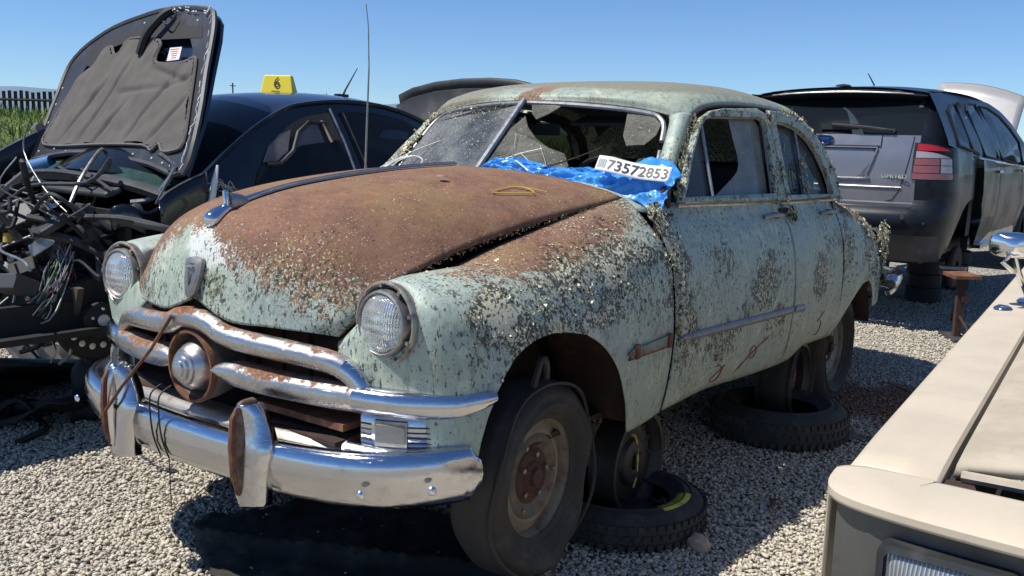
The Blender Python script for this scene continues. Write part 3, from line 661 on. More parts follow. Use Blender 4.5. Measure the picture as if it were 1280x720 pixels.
# door handles
def handle(x, z, par):
    y = side_y(x, z)
    mb = MB(); mb.tube(rails([(x + .09, y + .012, z + .002), (x + .05, y + .035, z + .008), (x, y + .042, z + .008), (x - .07, y + .036, z + .003), (x - .085, y + .03, z + .001)], 4), [.006] + [.010] * 15 + [.007], 8) if False else mb.tube(rails([(x + .09, y + .012, z + .002), (x + .05, y + .035, z + .008), (x, y + .042, z + .008), (x - .07, y + .036, z + .003), (x - .085, y + .03, z + .001)], 4), .0095, 8)
    mb.tube([(x - .06, y - .01, z), (x - .06, y + .03, z)], .016, 10); mb.tube([(x + .075, y - .01, z), (x + .075, y + .02, z)], .008, 8)
    mb.lathe([(0, .006), (.012, .006), (.017, 0)], (x - .06, y + .012, z - .055), 'Y', 14)
    mb.build('handle', M['chrome_dull'], par)
handle(-1.68, .982, front_door); handle(-2.44, .962, rear_door)
# red crayon scrawls on the lower door
mb = MB()
def sp(x, z): return (x, side_y(x, z) + .003, z)
def arc(cx, cz, r, a0, a1, n=14, ry=1.0): return [sp(cx + r * math.cos(math.radians(a0 + (a1 - a0) * k / n)), cz + ry * r * math.sin(math.radians(a0 + (a1 - a0) * k / n))) for k in range(n + 1)]
mb.tube(arc(-1.06,.375,.045,70,330,14,.8), .0024, 4); mb.tube([sp(-1.03,.36), sp(-1.07,.38), sp(-1.13,.40)], .0024, 4); mb.tube([sp(-1.12,.40), sp(-1.10,.36)], .0024, 4)
mb.tube(arc(-1.42,.405,.035,0,360,14,.8), .0022, 4); mb.tube([sp(-1.30,.36), sp(-1.40,.40), sp(-1.50,.43), sp(-1.58,.445)], .0022, 4); mb.tube([sp(-1.27,.345), sp(-1.33,.375), sp(-1.30,.35)], .002, 4)
mb.tube(arc(-2.28,.385,.05,100,300,12,.8), .0022, 4); mb.tube([sp(-2.26,.42), sp(-2.35,.46)], .0022, 4)
mb.build('crayon_mark', simple('dull_red_crayon', (.34, .07, .07), .8), front_door)
CH1 = [(-.08,.470),(-.13,.462),(-.20,.465),(-.235,.49),(-.24,.515),(-.235,.535)]; CH2 = [(-.08,.475),(-.13,.500),(-.18,.515),(-.235,.54)]; CH3 = [(-.205,.470),(-.25,.505),(-.29,.55)]
# yellow chalk mark on the hood
mb = MB()
def hp(x, y):
    c_ = NETH.column(float(np.interp(-x, [-.19, .13, .45], [2, 1, 0]))); k = np.argmin(abs(c_[:, 1] - y)); return (x, y, float(c_[k][2]) + .009)
mb.tube([hp(*q) for q in CH1], .0024, 4); mb.tube([hp(*q) for q in CH2], .0020, 4); mb.tube([hp(*q) for q in CH3], .0022, 4)
mb.build('chalk_mark', simple('yellow_chalk', (.55, .40, .10), .9), hood)
# ------------------------------------------------------------------ front details
def top_attr(mb, zc): 
    V = np.array(mb.v); return V
# trim strip + ornament + emblem on the hood
mb = MB(); P = []
for s in np.linspace(.02, 4.9, 60):
    p = NETH.column(s)[-1]; P.append((p[0], 0.0, p[2] + .010))
mb.sweep([(-.014, 0), (-.010, .006), (-.003, .008), (0, .012), (.003, .008), (.010, .006), (.014, 0)], P)
mb.build('hood_strip', M['chrome_dull'], hood)
def hc(s): p = NETH.column(s)[-1]; return Vector((p[0], 0, p[2] + .008))
mb = MB()
base = [hc(s) for s in np.linspace(5.15, 3.2, 16)]
mb.tube([tuple(p + Vector((0, 0, .004))) for p in base], [.006, .022, .028, .028, .026, .024, .021, .019, .017, .015, .013, .012, .011, .010, .009, .008], 10)
mb.build('ornament_base', M['cleanchrome'], hood)
b0 = hc(4.75); tilt = Matrix.Rotation(math.radians(8), 4, 'Y')
mb = MB()
ctr = b0 + Vector((-.055, 0, .048))
for k in range(13):       # dome that tapers backwards
    t = k / 12; r = .033 * math.sqrt(max(0, 1 - (t * 1.0) ** 2.2)) + .001
    mb.v += [tuple(ctr + Vector((-t * .085, r * .62 * math.cos(2 * PI * j / 14), r * math.sin(2 * PI * j / 14) - .004 * t))) for j in range(14)]
for k in range(12):
    for j in range(14): mb.f.append((k*14+j, k*14+(j+1)%14, (k+1)*14+(j+1)%14, (k+1)*14+j))
mb.f.append(tuple(range(14))[::-1])
mb.build('ornament_body', M['chrome_dull'], hood)
mb = MB(); mb.box(tuple(b0 + Vector((-.045, 0, .045))), (.016, .012, .088)); mb.box(tuple(b0 + Vector((-.045, .010, .045))), (.010, .006, .08)); bevel(mb.build('ornament_blade', M['cleanchrome'], hood), .003)
# crest shaped emblem
def crest(sc, dx, z0):
    pts = [(-.5, .5), (-.42, .56), (0, .60), (.42, .56), (.5, .5), (.47, 0), (.30, -.42), (.13, -.56), (-.13, -.56), (-.30, -.42), (-.47, 0)]
    out = []
    for a, b in pts:
        z = z0 + b * .105 * sc; y = a * .078 * sc; x = np.interp(z, [.80, .885, .955], [.772, .758, .741]) + dx - abs(a) * .012; out.append((x, y, z))
    return out
mb = MB(); A_ = crest(1.0, .001, .868); B_ = crest(.97, .014, .868); C_ = crest(.72, .020, .870); n = len(A_); mb.v = A_ + B_ + C_
for k in range(n): mb.f.append((k, (k+1)%n, n+(k+1)%n, n+k)); mb.f.append((n+k, n+(k+1)%n, 2*n+(k+1)%n, 2*n+k))
mb.f.append(tuple(range(2*n, 3*n)))
mb.build('emblem', M['chrome_dull'], hood, auto=25)
mb = MB(); mb.tube([crest(.5,.022,.872)[1], crest(.5,.026,.872)[3]], .004, 6); mb.tube([(.778,0,.89),(.782,0,.85)], .003, 6); mb.tube([(.768, 0, .822), (.777, 0, .806)], .009, 6); mb.build('emblem_relief', M['chrome_dull'], hood)
mb = MB(); mb.lathe([(0, .004), (.015, .004), (.017, 0)], (-.02, .30, 1.168), 'Z', 12); mb.build('hood_spot', simple('grey_filler', (.28, .26, .25), .7), hood, smooth=False)

# headlights
def headlight(s, lab):
    cx, cy, cz = .612, .639 * s, .795
    e = empty('headlight', (cx, cy, cz)); e.parent = FORD; e.matrix_parent_inverse = FORD.matrix_basis.inverted()
    Mx = Matrix.Rotation(math.radians(-3), 4, 'Y') @ Matrix.Rotation(math.radians(-3 * s), 4, 'Z')
    def P(prof, n=40, squash=1.0): return MB().lathe([(a_ * .915, b_) for a_, b_ in prof], (0, 0, 0), 'X', n, M=Mx)
    rim = P([(.122, -.030), (.127, -.012), (.128, -.006), (.124, .000), (.119, .001), (.115, -.003), (.112, -.012), (.107, -.035), (.098, -.04)])
    rim.build('bucket_ring', simple('rusty_bucket_ring', (.36,.34,.29), .40, .5, .5, 30, .4, ((.12,.055,.035), .9)), e, local=True)
    inner = P([(.104, -.03), (.103, -.008), (.101, .006), (.098, .014), (.093, .016), (.090, .012), (.089, -.01)])
    for k in range(9):
        a = 2 * PI * k / 9 + .3; inner.box(tuple(Mx @ Vector((-.004, .105 * math.cos(a), .105 * math.sin(a)))), (.02, .010, .010), rot=Matrix.Rotation(a, 4, 'X'))
    inner.build('retaining_ring', M['chrome_dull'], e, local=True)
    lens = P([(0, .034), (.015, .0335), (.03, .032), (.045, .029), (.06, .0245), (.073, .019), (.083, .013), (.090, .007)])
    t = NT('sealed_beam_glass'); w = t.n('ShaderNodeTexWave'); w.wave_type = 'BANDS'; w.bands_direction = 'Y'; w.inputs['Scale'].default_value = 42; w.inputs['Distortion'].default_value = .6; t.L(t.obj(), w.inputs['Vector'])
    w2 = t.n('ShaderNodeTexWave'); w2.bands_direction = 'Z'; w2.inputs['Scale'].default_value = 13; t.L(t.obj(), w2.inputs['Vector'])
    h = t.math('ADD', w.outputs['Fac'], t.math('MULTIPLY', w2.outputs['Fac'], 1.1))
    dirt = t.ss(.45, .7, t.noise(18, 7, .7)); colr = t.mix(dirt, (.80, .83, .86), (.45, .42, .36))
    g = t.bsdf(colr, .10, .0, t.bump(h, .5, .004)); t.b.inputs['Transmission Weight'].default_value = .75; t.b.inputs['IOR'].default_value = 1.35; t.b.inputs['Alpha'].default_value = 1
    lens.build('lens', t.done(g), e, local=True)
    bowl = P([(0, -.06), (.02, -.058), (.05, -.045), (.075, -.02), (.088, .002)])
    bowl.build('reflector', simple('headlight_reflector', (.8, .82, .85), .12, 1.0, .1, 10, .1), e, local=True)
    mb = MB(); mb.tube([tuple(Mx @ Vector((-.05, 0, 0))), tuple(Mx @ Vector((.0, 0, .0)))], .012, 8); mb.build('bulb_cap', M['chrome_dull'], e, local=True)
    if lab: e['label'] = lab
headlight(1, None); headlight(-1, None)

# grille -----------------------------------------------------------
def topfn(V, zc, h): return sstep(.0, 1.0, (V[:, 2] - zc) / h)
def mb_top(mb, name, mat, par, path, k=1.0, **kw):
    V = np.array(mb.v); P = np.array(path); 
    d = ((V[:, None, :2] - P[None, :, :2]) ** 2).sum(2).argmin(1); zc = P[d, 2]
    return mb.build(name, mat, par, attrs={'top': np.clip((V[:, 2] - zc) / .03, 0, 1) * k}, **kw)
UB = [(.764,0,.746),(.763,.05,.742),(.760,.09,.731),(.756,.135,.713),(.745,.207,.702),(.718,.335,.692),(.685,.44,.680),(.662,.50,.668),(.644,.545,.645),(.634,.572,.615),(.630,.585,.575)]
UBs = rails(UB, 4); UBf = [(x, -y, z) for x, y, z in UBs[::-1]] + UBs[1:]
mb = MB(); mb.tube(UBf, [.034] * len(UBf), 12)
mb_top(mb, 'upper_grille_bar', M['chrome_rust'], FORD, UBf)
mb = MB()
for s in (1, -1): 
    P = [(x + .0015, y * s, z + .0005) for x, y, z in rails([(.720,.325,.6935)] + UB[6:], 4)] if s > 0 else None
    if P: mb.tube(P[10:], .0352, 12)
mb.build('grille_corner', M['chrome_good'], FORD)
LBp = [(.752,.10,.606),(.730,.277,.594),(.693,.407,.585),(.662,.52,.580),(.640,.585,.580)]
def lbprof(s): return [(-.03, -.030), (.0, -.038), (.022, -.034), (.033, -.018), (.036, 0), (.033, .018), (.022, .032), (.0, .038), (-.03, .034)]
for s in (1, -1):
    P = rails([(x, y * s, z) for x, y, z in LBp], 4); 
    if s < 0: P = P[::-1]
    mb = MB()
    def lp(t, s=s):
        tt = t if s > 0 else 1 - t; k = min(1, .35 + tt * 6); return [(a, b * k) for a, b in lbprof(0)]
    nrm = []
    for i in range(len(P)):
        a = Vector(P[max(i-1,0)]); b_ = Vector(P[min(i+1,len(P)-1)]); t_ = b_ - a; t_.z = 0; t_.normalize(); n_ = Vector((t_.y, -t_.x, 0)); nrm.append(n_ if n_.x > 0 else -n_)
    mb.sweep(lp, P, normals=nrm); mb_top(mb, 'lower_grille_bar', M['chrome_rust'], FORD, P)
    TP = [(.646,.572,.580),(.632,.625,.580),(.600,.70,.578),(.56,.765,.578),(.52,.815,.580),(.485,.850,.586),(.455,.880,.594),(.435,.898,.600)]
    P = rails([(x, y * s, z) for x, y, z in TP], 4); 
    if s < 0: P = P[::-1]
    nrm = []
    for i in range(len(P)):
        a = Vector(P[max(i-1,0)]); b_ = Vector(P[min(i+1,len(P)-1)]); t_ = b_ - a; t_.z = 0; t_.normalize(); n_ = Vector((t_.y, -t_.x, 0)); nrm.append(n_ if n_.x > 0 else -n_)
    mb = MB()
    def tp(t, s=s):
        tt = t if s > 0 else 1 - t; k = 1.03 * (1 - .72 * max(0, (tt - .45) / .55) ** 1.6); w = 1 if tt < .6 else 1 - .55 * (tt - .6) / .4
        return [(a * w + .002, b * k) for a, b in lbprof(0)]
    mb.sweep(tp, P, normals=nrm); mb.build('grille_tip', M['chrome_good'], FORD)
# bullet
mb = MB()
mb.lathe([(.070, -.16), (.098, -.10), (.108, -.05), (.111, -.005), (.109, .010), (.104, .012), (.101, .006), (.100, -.02), (.097, -.08), (.07, -.11), (.0, -.115)], (.770, 0, .600), 'X', 40)
bl = mb.build('grille_bullet', simple('bullet_housing', (.42, .40, .36), .38, .7, .3, 20, .2, ((.20, .10, .05), .9)), FORD)
MB().lathe([(.1125, -.004), (.1135, .006), (.110, .016), (.103, .017), (.100, .008), (.100, -.004)], (.770, 0, .600), 'X', 40, closed=True).build('bullet_rim', M['rust'], bl)
mb = MB(); mb.lathe([(r_ * 1.16, h_ * 1.1 + .022) for r_, h_ in [(.066, -.10), (.070, -.06), (.068, -.035), (.060, -.010), (.052, .004), (.047, .010), (.045, .0095), (.043, .016), (.036, .020), (.034, .0195), (.032, .026), (.025, .029), (.023, .0285), (.021, .034), (.012, .037), (0, .039)]], (.770, 0, .600), 'X', 36)
mb.build('bullet_spinner', M['chrome_rust'], bl, attrs={'top': np.zeros(len(mb.v)) + .35}, auto=30)
mb = MB()
for a in (90, 210, 330):
    ca, sa = math.cos(math.radians(a)), math.sin(math.radians(a)); mb.add([(.73, ca*.03+sa*.022, .6+sa*.03-ca*.022), (.73, ca*.03-sa*.022, .6+sa*.03+ca*.022), (.70, ca*.098, .6+sa*.098), (.765, ca*.055, .6+sa*.055)], [(0,1,2),(0,2,3),(1,3,2),(0,3,1)])
mb.build('bullet_fin', M['chrome_dull'], bl, smooth=False)
# lower strip, with the chrome corner pieces
STp = [(.735,0,.437),(.732,.15,.435),(.722,.30,.433),(.700,.45,.433),(.668,.58,.434)]
PS = rails([(x, -y, z) for x, y, z in STp[::-1]] + STp[1:], 4)
def nrmx(P):
    out = []
    for i in range(len(P)):
        a = Vector(P[max(i-1,0)]); b_ = Vector(P[min(i+1,len(P)-1)]); t_ = b_ - a; t_.z = 0; t_.normalize(); n_ = Vector((t_.y, -t_.x, 0)); out.append(n_ if n_.x > 0 else -n_)
    return out
stp = [(-.05, .030), (-.01, .026), (.010, .018), (.020, .004), (.018, -.012), (.0, -.022), (-.05, -.024)]
mb = MB(); mb.sweep(stp, PS, normals=nrmx(PS)); mb.build('grille_lower_strip', M['chrome_dull'], FORD)
for s in (1, -1):
    P = rails([(x, y * s, z) for x, y, z in [(.676,.565,.434),(.655,.62,.435),(.62,.695,.438),(.575,.765,.444),(.53,.815,.452),(.49,.848,.462)]], 4)
    mb = MB(); mb.sweep(lambda t: [(a * 1.15 + .003, b * (1.25 - .75 * t)) for a, b in stp], P, normals=nrmx(P)); mb.build('lower_corner', M['chrome_good'], FORD)
    # parking lamp panel following the fender
    e = MB(); PL = rails([(x, y * s, z) for x, y, z in [(.655,.598,.500),(.635,.655,.498),(.59,.735,.496),(.545,.795,.498),(.50,.838,.503)]], 5)
    e.sweep([(-.02, -.042), (.0, -.042), (.004, -.036), (.004, .036), (0, .042), (-.02, .042)], PL, normals=nrmx(PL)); pp = e.build('parking_lamp_panel', M['chrome'], FORD)
    lv = MB(); nn = nrmx(PL)
    for dz in (-.027, -.012, .003, .018):
        for seg in (PL[0:4], PL[9:]):
            if len(seg) > 2: k0 = 0 if seg is PL[0:4] else 9
            i0 = PL.index(seg[0]); lv.sweep([(.003, -.003), (.0075, -.0015), (.0075, .0015), (.003, .003)], [(a, b, c_ + dz) for a, b, c_ in seg], normals=nn[i0:i0+len(seg)])
            lv2 = None
    lv.build('louvre', simple('dark_louvre', (.05, .05, .05), .5, .3), pp)
    i0, i1 = 4, 9; seg = PL[i0:i1 + 1]; fr_ = MB(); fr_.sweep([(.003, -.040), (.013, -.038), (.013, .034), (.003, .036)], seg, normals=nn[i0:i1+1]); fr_.build('lamp_frame', M['chrome_dull'], pp)
    seg = [tuple(np.array(PL[4]) * .75 + np.array(PL[5]) * .25)] + PL[5:9] + [tuple(np.array(PL[8]) * .25 + np.array(PL[9]) * .75)]; ln = MB(); ln.sweep([(.010, -.029), (.016, -.027), (.0185, 0), (.016, .023), (.010, .025)], seg, normals=nrmx(seg))
    ln.build('parking_lens', simple('grimy_clear_lens', (.22, .22, .20), .25, 0, .3, 120, .5, ((.2, .18, .14), .5)), pp)
# gravel pan (pale green shelf) and cavity behind the grille
PP = rails([(x + .0, -y, z) for x, y, z in STp[::-1]] + STp[1:], 3)
mb = MB(); mb.sweep([(-.02, -.026), (.030, -.030), (.055, -.050), (.058, -.075), (.02, -.09), (-.02, -.06)], PP, normals=nrmx(PP)); mb.build('gravel_pan', M['pan'], FORD)
mb = MB(); mb.box((.52, 0, .60), (.02, 1.10, .42)); mb.box((.58, 0, .79), (.10, .95, .015)); mb.box((.60, 0, .455), (.22, 1.1, .012))
for s in (1, -1): mb.box((.55, s * .57, .53), (.12, .012, .20))
for y in np.linspace(-.5, .5, 9): mb.box((.535, y, .60), (.015, .02, .36))
mb.build('grille_cavity', M['rustdark'], FORD)
mb = MB(); mb.box((.60, .35, .495), (.16, .40, .02)); mb.box((.56, .45, .53), (.012, .22, .10)); mb.build('cavity_patch', M['rust'], FORD)

# bumper ------------------------------------------------------------
def bumper_path(n=60, z=.42, scale=1.0):
    by = [0,.3,.5,.63,.72,.785,.835,.865,.882,.888]; bx = [.800,.791,.768,.736,.696,.642,.585,.535,.50,.475]
    pts = [(bx[i], by[i]) for i in range(len(by))]; full = [(x, -y) for x, y in pts[::-1]] + pts[1:]
    return rails([(x, y, z - .0 + .035 * (1 - (y / .9) ** 2)) for x, y in full], 4)
BP = bumper_path(); BP = [(x, y * .965, .391 - .020 * (1 - (y / .9) ** 2)) for x, y, z in BP]
def bprof(t):
    e = abs(t - .5) * 2; k = 1.0 if e < .86 else 1 - (e - .86) * 2.3
    base = [(a_, b_ * (.90 if b_ > 0 else 1.02)) for a_, b_ in [(-.045, .072), (-.015, .088), (.010, .090), (.026, .078), (.034, .05), (.036, .015), (.030, -.02), (.016, -.055), (-.004, -.085), (-.03, -.096), (-.034, -.092), (-.010, -.078), (.008, -.05), (.022, -.018), (.028, .015), (.026, .048), (.018, .07), (.006, .080), (-.015, .080), (-.045, .066)]]
    return [(a, b * k * (.92 + .08 * min(1, e)) - (.012 if e > .9 else 0)) for a, b in base]
mb = MB(); mb.sweep(bprof, BP, normals=nrmx(BP)); bump_o = mb.build('front_bumper', M['chrome_good'], FORD, auto=60)
for s in (1, -1):
    g = MB()
    # cross-sections stacked in z: rounded blade
    Z = [.285, .292, .31, .35, .42, .50, .545, .562, .568]; W = [.010, .015, .017, .018, .018, .018, .017, .013, .005]; X = [.840, .852, .862, .868, .872, .868, .858, .846, .836]; D = [.05, .06, .07, .078, .085, .075, .06, .045, .03]
    n = 16
    for k in range(len(Z)):
        for j in range(n):
            a = 2 * PI * j / n; ca, sa = math.cos(a), math.sin(a); sx = abs(ca) ** .7 * (1 if ca > 0 else -1); sy = abs(sa) ** .7 * (1 if sa > 0 else -1)
            g.v.append((X[k] - D[k] * .5 + sx * D[k] * .62, s * .322 + sy * W[k] * (.55 + .45 * (1 - max(0, ca))), Z[k]))
    for k in range(len(Z) - 1):
        for j in range(n): g.f.append((k*n+j, k*n+(j+1)%n, (k+1)*n+(j+1)%n, (k+1)*n+j))
    g.f.append(tuple(range(n))[::-1]); g.f.append(tuple((len(Z)-1)*n+j for j in range(n)))
    # flared foot joining the bumper face
    for q in range(7):
        t = q / 6
        for j in range(n):
            a = 2 * PI * j / n; g.v.append((.875 - .03 * t + .030 * math.cos(a) * (1 - .6 * t), s * .322 + math.sin(a) * (.036 + .085 * t ** 1.7), .43 + (-.005) + (.105 - .03 * t) * 0 + 0))
    go = MB(); go.v = g.v[:len(Z) * n]; go.f = [f for f in g.f]
    og = go.build('bumper_guard', simple('rusty_guard_blade', (.10,.062,.046), .55, .4, .5, 22, .4, ((.30,.22,.18), .6)) if s > 0 else M['chrome'], FORD)
    mb = MB(); mb.tube([(.862, s * .322, .30), (.876, s * .322, .36), (.880, s * .322, .44), (.874, s * .322, .52), (.858, s * .322, .550)], [.006, .010, .011, .010, .006], 8); mb.build('guard_strip', M['rust'], og)
    # wings behind the blade
    mb = MB(); wv = []
    for z_, hw, xe in ((.268,.046,.812),(.275,.052,.822),(.34,.060,.826),(.39,.070,.828),(.43,.080,.822),(.47,.066,.815),(.505,.050,.815),(.535,.036,.82),(.556,.022,.825)):
        wv.append([(xe - .03, s*.322 - hw * 1.05, z_), (xe, s*.322 - hw, z_), (xe + .018, s*.322 - hw*.55, z_), (.855, s*.322, z_), (xe + .018, s*.322 + hw*.55, z_), (xe, s*.322 + hw, z_), (xe - .03, s*.322 + hw * 1.05, z_)])
    wa = np.array(wv); tz = np.linspace(0, 1, len(wa)); wv = [cr1(wa, tz, q_) for q_ in np.linspace(0, 1, 30)]
    gridobj('guard_wing', np.array(wv), M['chrome'], og, thick=.006)
mb = MB()
for y in (.70, -.70): mb.lathe([(0, .009), (.007, .008), (.011, .005), (.013, 0)], (.762, y, .365), 'X', 14)
mb.lathe([(0, .009), (.007, .008), (.011, .005), (.013, 0)], (.640, .845, .375), 'X', 14, M=Matrix.Rotation(math.radians(50), 4, 'Z'))
mb.build('bumper_bolt', M['cleanchrome'], bump_o)
mb = MB()
for y in (-.12, -.075): mb.tube(rails([(.80,y,.53),(.842,y,.505),(.846,y,.44),(.838,y,.37),(.81,y-.01,.30)], 4), .0028, 5)
mb.tube(rails([(.81,-.085,.30),(.812,-.08,.22),(.808,-.085,.14)], 3), .0018, 5)
mb.build('wire_loop', M['black'], bump_o)
mb = MB(); mb.tube([(.885, -.335, .395), (.865, -.24, .51), (.83, -.13, .64), (.80, -.06, .75)], .0055, 8); mb.build('rusty_rod', M['rust'], FORD)
mb = MB()
for s in (1, -1): mb.box((.52, s * .45, .38), (.42, .05, .09)); mb.box((-1.7, s * .42, .26), (4.0, .07, .10))
mb.box((.10, 0, .30), (.22, 1.0, .12)); mb.box((-2.89, 0, .17), (.10, 1.3, .09)); mb.box((-1.9, 0, .33), (3.9, 1.5, .02)); mb.box((-.15, 0, .50), (.9, .60, .40)); mb.box((-.58, 0, .60), (.03, 1.5, .55))
for s in (1, -1):
    mb.box((0, s * .50, .62), (.85, .012, .42)); mb.tube([(-.02, s * .48, .30), (.02, s * .60, .24), (.02, s * .68, .22)], [.04, .035, .05], 8); mb.tube([(.05, s*.50, .55), (.05, s*.56, .24)], .035, 8)
mb.build('underbody', M['rustdark'], FORD)
# inner wheel arch
for s in (1,):
    mb = MB(); L1 = []
    for a in np.linspace(0, PI, 18): L1.append([(.05 + .44 * math.cos(a), y, .32 + .43 * math.sin(a)) for y in np.linspace(.52, .86, 5)])
    gridobj('wheel_arch_liner', np.array(L1), M['rustdark'], FORD, thick=.003)
    L1 = []
    for a in np.linspace(0, PI, 18): L1.append([(-3.02 + .37 * math.cos(a), y, .25 + .33 * math.sin(a)) for y in np.linspace(.45, .85, 5)])
    gridobj('wheel_arch_liner', np.array(L1), M['rustdark'], FORD, thick=.003)
# interior
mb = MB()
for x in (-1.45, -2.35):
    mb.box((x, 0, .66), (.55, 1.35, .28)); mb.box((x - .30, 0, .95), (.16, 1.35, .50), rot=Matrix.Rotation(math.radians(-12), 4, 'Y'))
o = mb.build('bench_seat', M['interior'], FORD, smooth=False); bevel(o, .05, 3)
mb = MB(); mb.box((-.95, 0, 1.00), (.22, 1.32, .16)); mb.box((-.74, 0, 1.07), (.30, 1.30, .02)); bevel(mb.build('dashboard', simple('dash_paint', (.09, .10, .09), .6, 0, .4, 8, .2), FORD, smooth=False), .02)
mb = MB(); cW = Vector((-1.10, .38, 1.06)); ax = Vector((.80, 0, -.60)); Rm = ax.to_track_quat('Z', 'Y').to_matrix().to_4x4()
mb.tube([tuple(cW + (Rm @ Vector((.215 * math.cos(a), .215 * math.sin(a), 0)))) for a in np.linspace(0, 2 * PI, 32, endpoint=False)], .011, 8, closed=True)
mb.tube([tuple(cW), tuple(cW + ax * .35)], .02, 8)
for a in (0, 2.1, 4.2): mb.tube([tuple(cW), tuple(cW + (Rm @ Vector((.21 * math.cos(a), .21 * math.sin(a), 0))))], .006, 6)
mb.build('steering_wheel', simple('bakelite', (.03, .03, .03), .3), FORD)
mb = MB(); mb.box((-1.15, -.05, 1.13), (.05, .24, .19), rot=Matrix.Rotation(.5, 4, 'X')); mb.box((-1.2, .22, 1.08), (.25, .30, .12), rot=Matrix.Rotation(.4, 4, 'Z')); bevel(mb.build('interior_junk', simple('grey_junk', (.10, .095, .085), .8, 0, .6, 12, .5), FORD, smooth=False), .01)
mb = MB(); mb.tube([(-1.02, 0, 1.40), (-1.03, 0, 1.36)], .006, 6); mb.box((-1.035, 0, 1.345), (.02, .20, .05)); mb.box((-1.10, .34, 1.385), (.13, .38, .015), rot=Matrix.Rotation(.25, 4, 'Y')); bevel(mb.build('sun_visor', M['interior'], FORD, smooth=False), .006)
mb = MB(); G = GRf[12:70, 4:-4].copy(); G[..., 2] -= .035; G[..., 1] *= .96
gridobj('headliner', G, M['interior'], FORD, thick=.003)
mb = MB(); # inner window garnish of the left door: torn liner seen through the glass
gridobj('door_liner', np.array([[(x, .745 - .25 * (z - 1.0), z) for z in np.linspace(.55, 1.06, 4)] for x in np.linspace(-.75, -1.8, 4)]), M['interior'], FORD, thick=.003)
mb = MB(); mb.box((-1.90, .70, 1.24), (.10, .05, .40), rot=Matrix.Rotation(-.10, 4, 'Y')); mb.box((-1.90, -.70, 1.24), (.08, .05, .40)); mb.build('centre_pillar', simple('pillar_mint', (.20, .24, .20), .7, 0, .5, 12, .3, ((.09, .045, .03), .9)), FORD, smooth=False)
# mirror stub / cowl hinge beside the pillar
mb = MB(); mb.tube(rails([(-.74,.795,1.065),(-.72,.80,1.09),(-.705,.795,1.12),(-.715,.79,1.135)], 3), [.012]*4+[.016]*4+[.013,.010], 8); mb.build('mirror_stub', M['rustdark'], FORD)
# antenna
mb = MB(); mb.tube([(-.64,-.70,1.05),(-.655,-.70,1.35),(-.668,-.70,1.60)], [.0055,.0045,.0040], 6); mb.tube([(-.668,-.70,1.60),(-.665,-.70,1.78),(-.652,-.70,1.872)], [.0034,.0028,.0022], 6); mb.lathe([(0,.006),(.0045,.003),(0,-.002)], (-.652,-.70,1.874), 'Z', 8)
mb.build('antenna', M['trim_metal'], FORD)
# tail: lamp cluster and bumper
for s in (1, -1):
    mb = MB(); mb.lathe([(0, -.09), (.035, -.085), (.052, -.05), (.055, 0), (.048, .03)], (-3.74, s * .73, .74), 'X', 20); mb.build('tail_lamp', M['chrome_dull'], FORD)
    mb = MB(); mb.tube(rails([(-3.62, s * .845, .50), (-3.72, s * .80, .50), (-3.80, s*.77, .49)], 3), .02, 8); mb.build('bumper_bracket', M['rustdark'], FORD)
RB = [(-3.60, .905), (-3.75, .90), (-3.95, .86), (-4.07, .76), (-4.13, .55), (-4.16, .3), (-4.17, 0)]
RBf = rails([(x, y, .455) for x, y in RB] + [(x, -y, .455) for x, y in RB[::-1][1:]], 4)
nb = [(-a) for a in nrmx(RBf)]
nb = []
for i in range(len(RBf)):
    a = Vector(RBf[max(i-1,0)]); b_ = Vector(RBf[min(i+1,len(RBf)-1)]); t_ = b_ - a; t_.z = 0; t_.normalize(); n_ = Vector((t_.y, -t_.x, 0)); nb.append(n_ if n_.dot(Vector((RBf[i][0] + 2.5, RBf[i][1], 0))) > 0 else -n_)
mb = MB(); mb.sweep(lambda t: [(a, b * (.82 if .04 < t < .96 else .5)) for a, b in bprof(.5)], RBf, normals=nb); mb.build('rear_bumper', M['chrome_good'], FORD)

M['wheelrust'] = simple('rusted_wheel_disc', (.19, .17, .125), .65, 0, .45, 17, .4, ((.12, .055, .032), 1.0)); M['rusthub'] = simple('rusted_hub', (.10, .048, .030), .8, 0, .6, 30, .5, ((.04, .022, .016), .8))
M['tanrim'] = simple('tan_rusty_rim', (.27, .235, .165), .6, 0, .4, 12, .3, ((.15, .07, .04), 1.0))
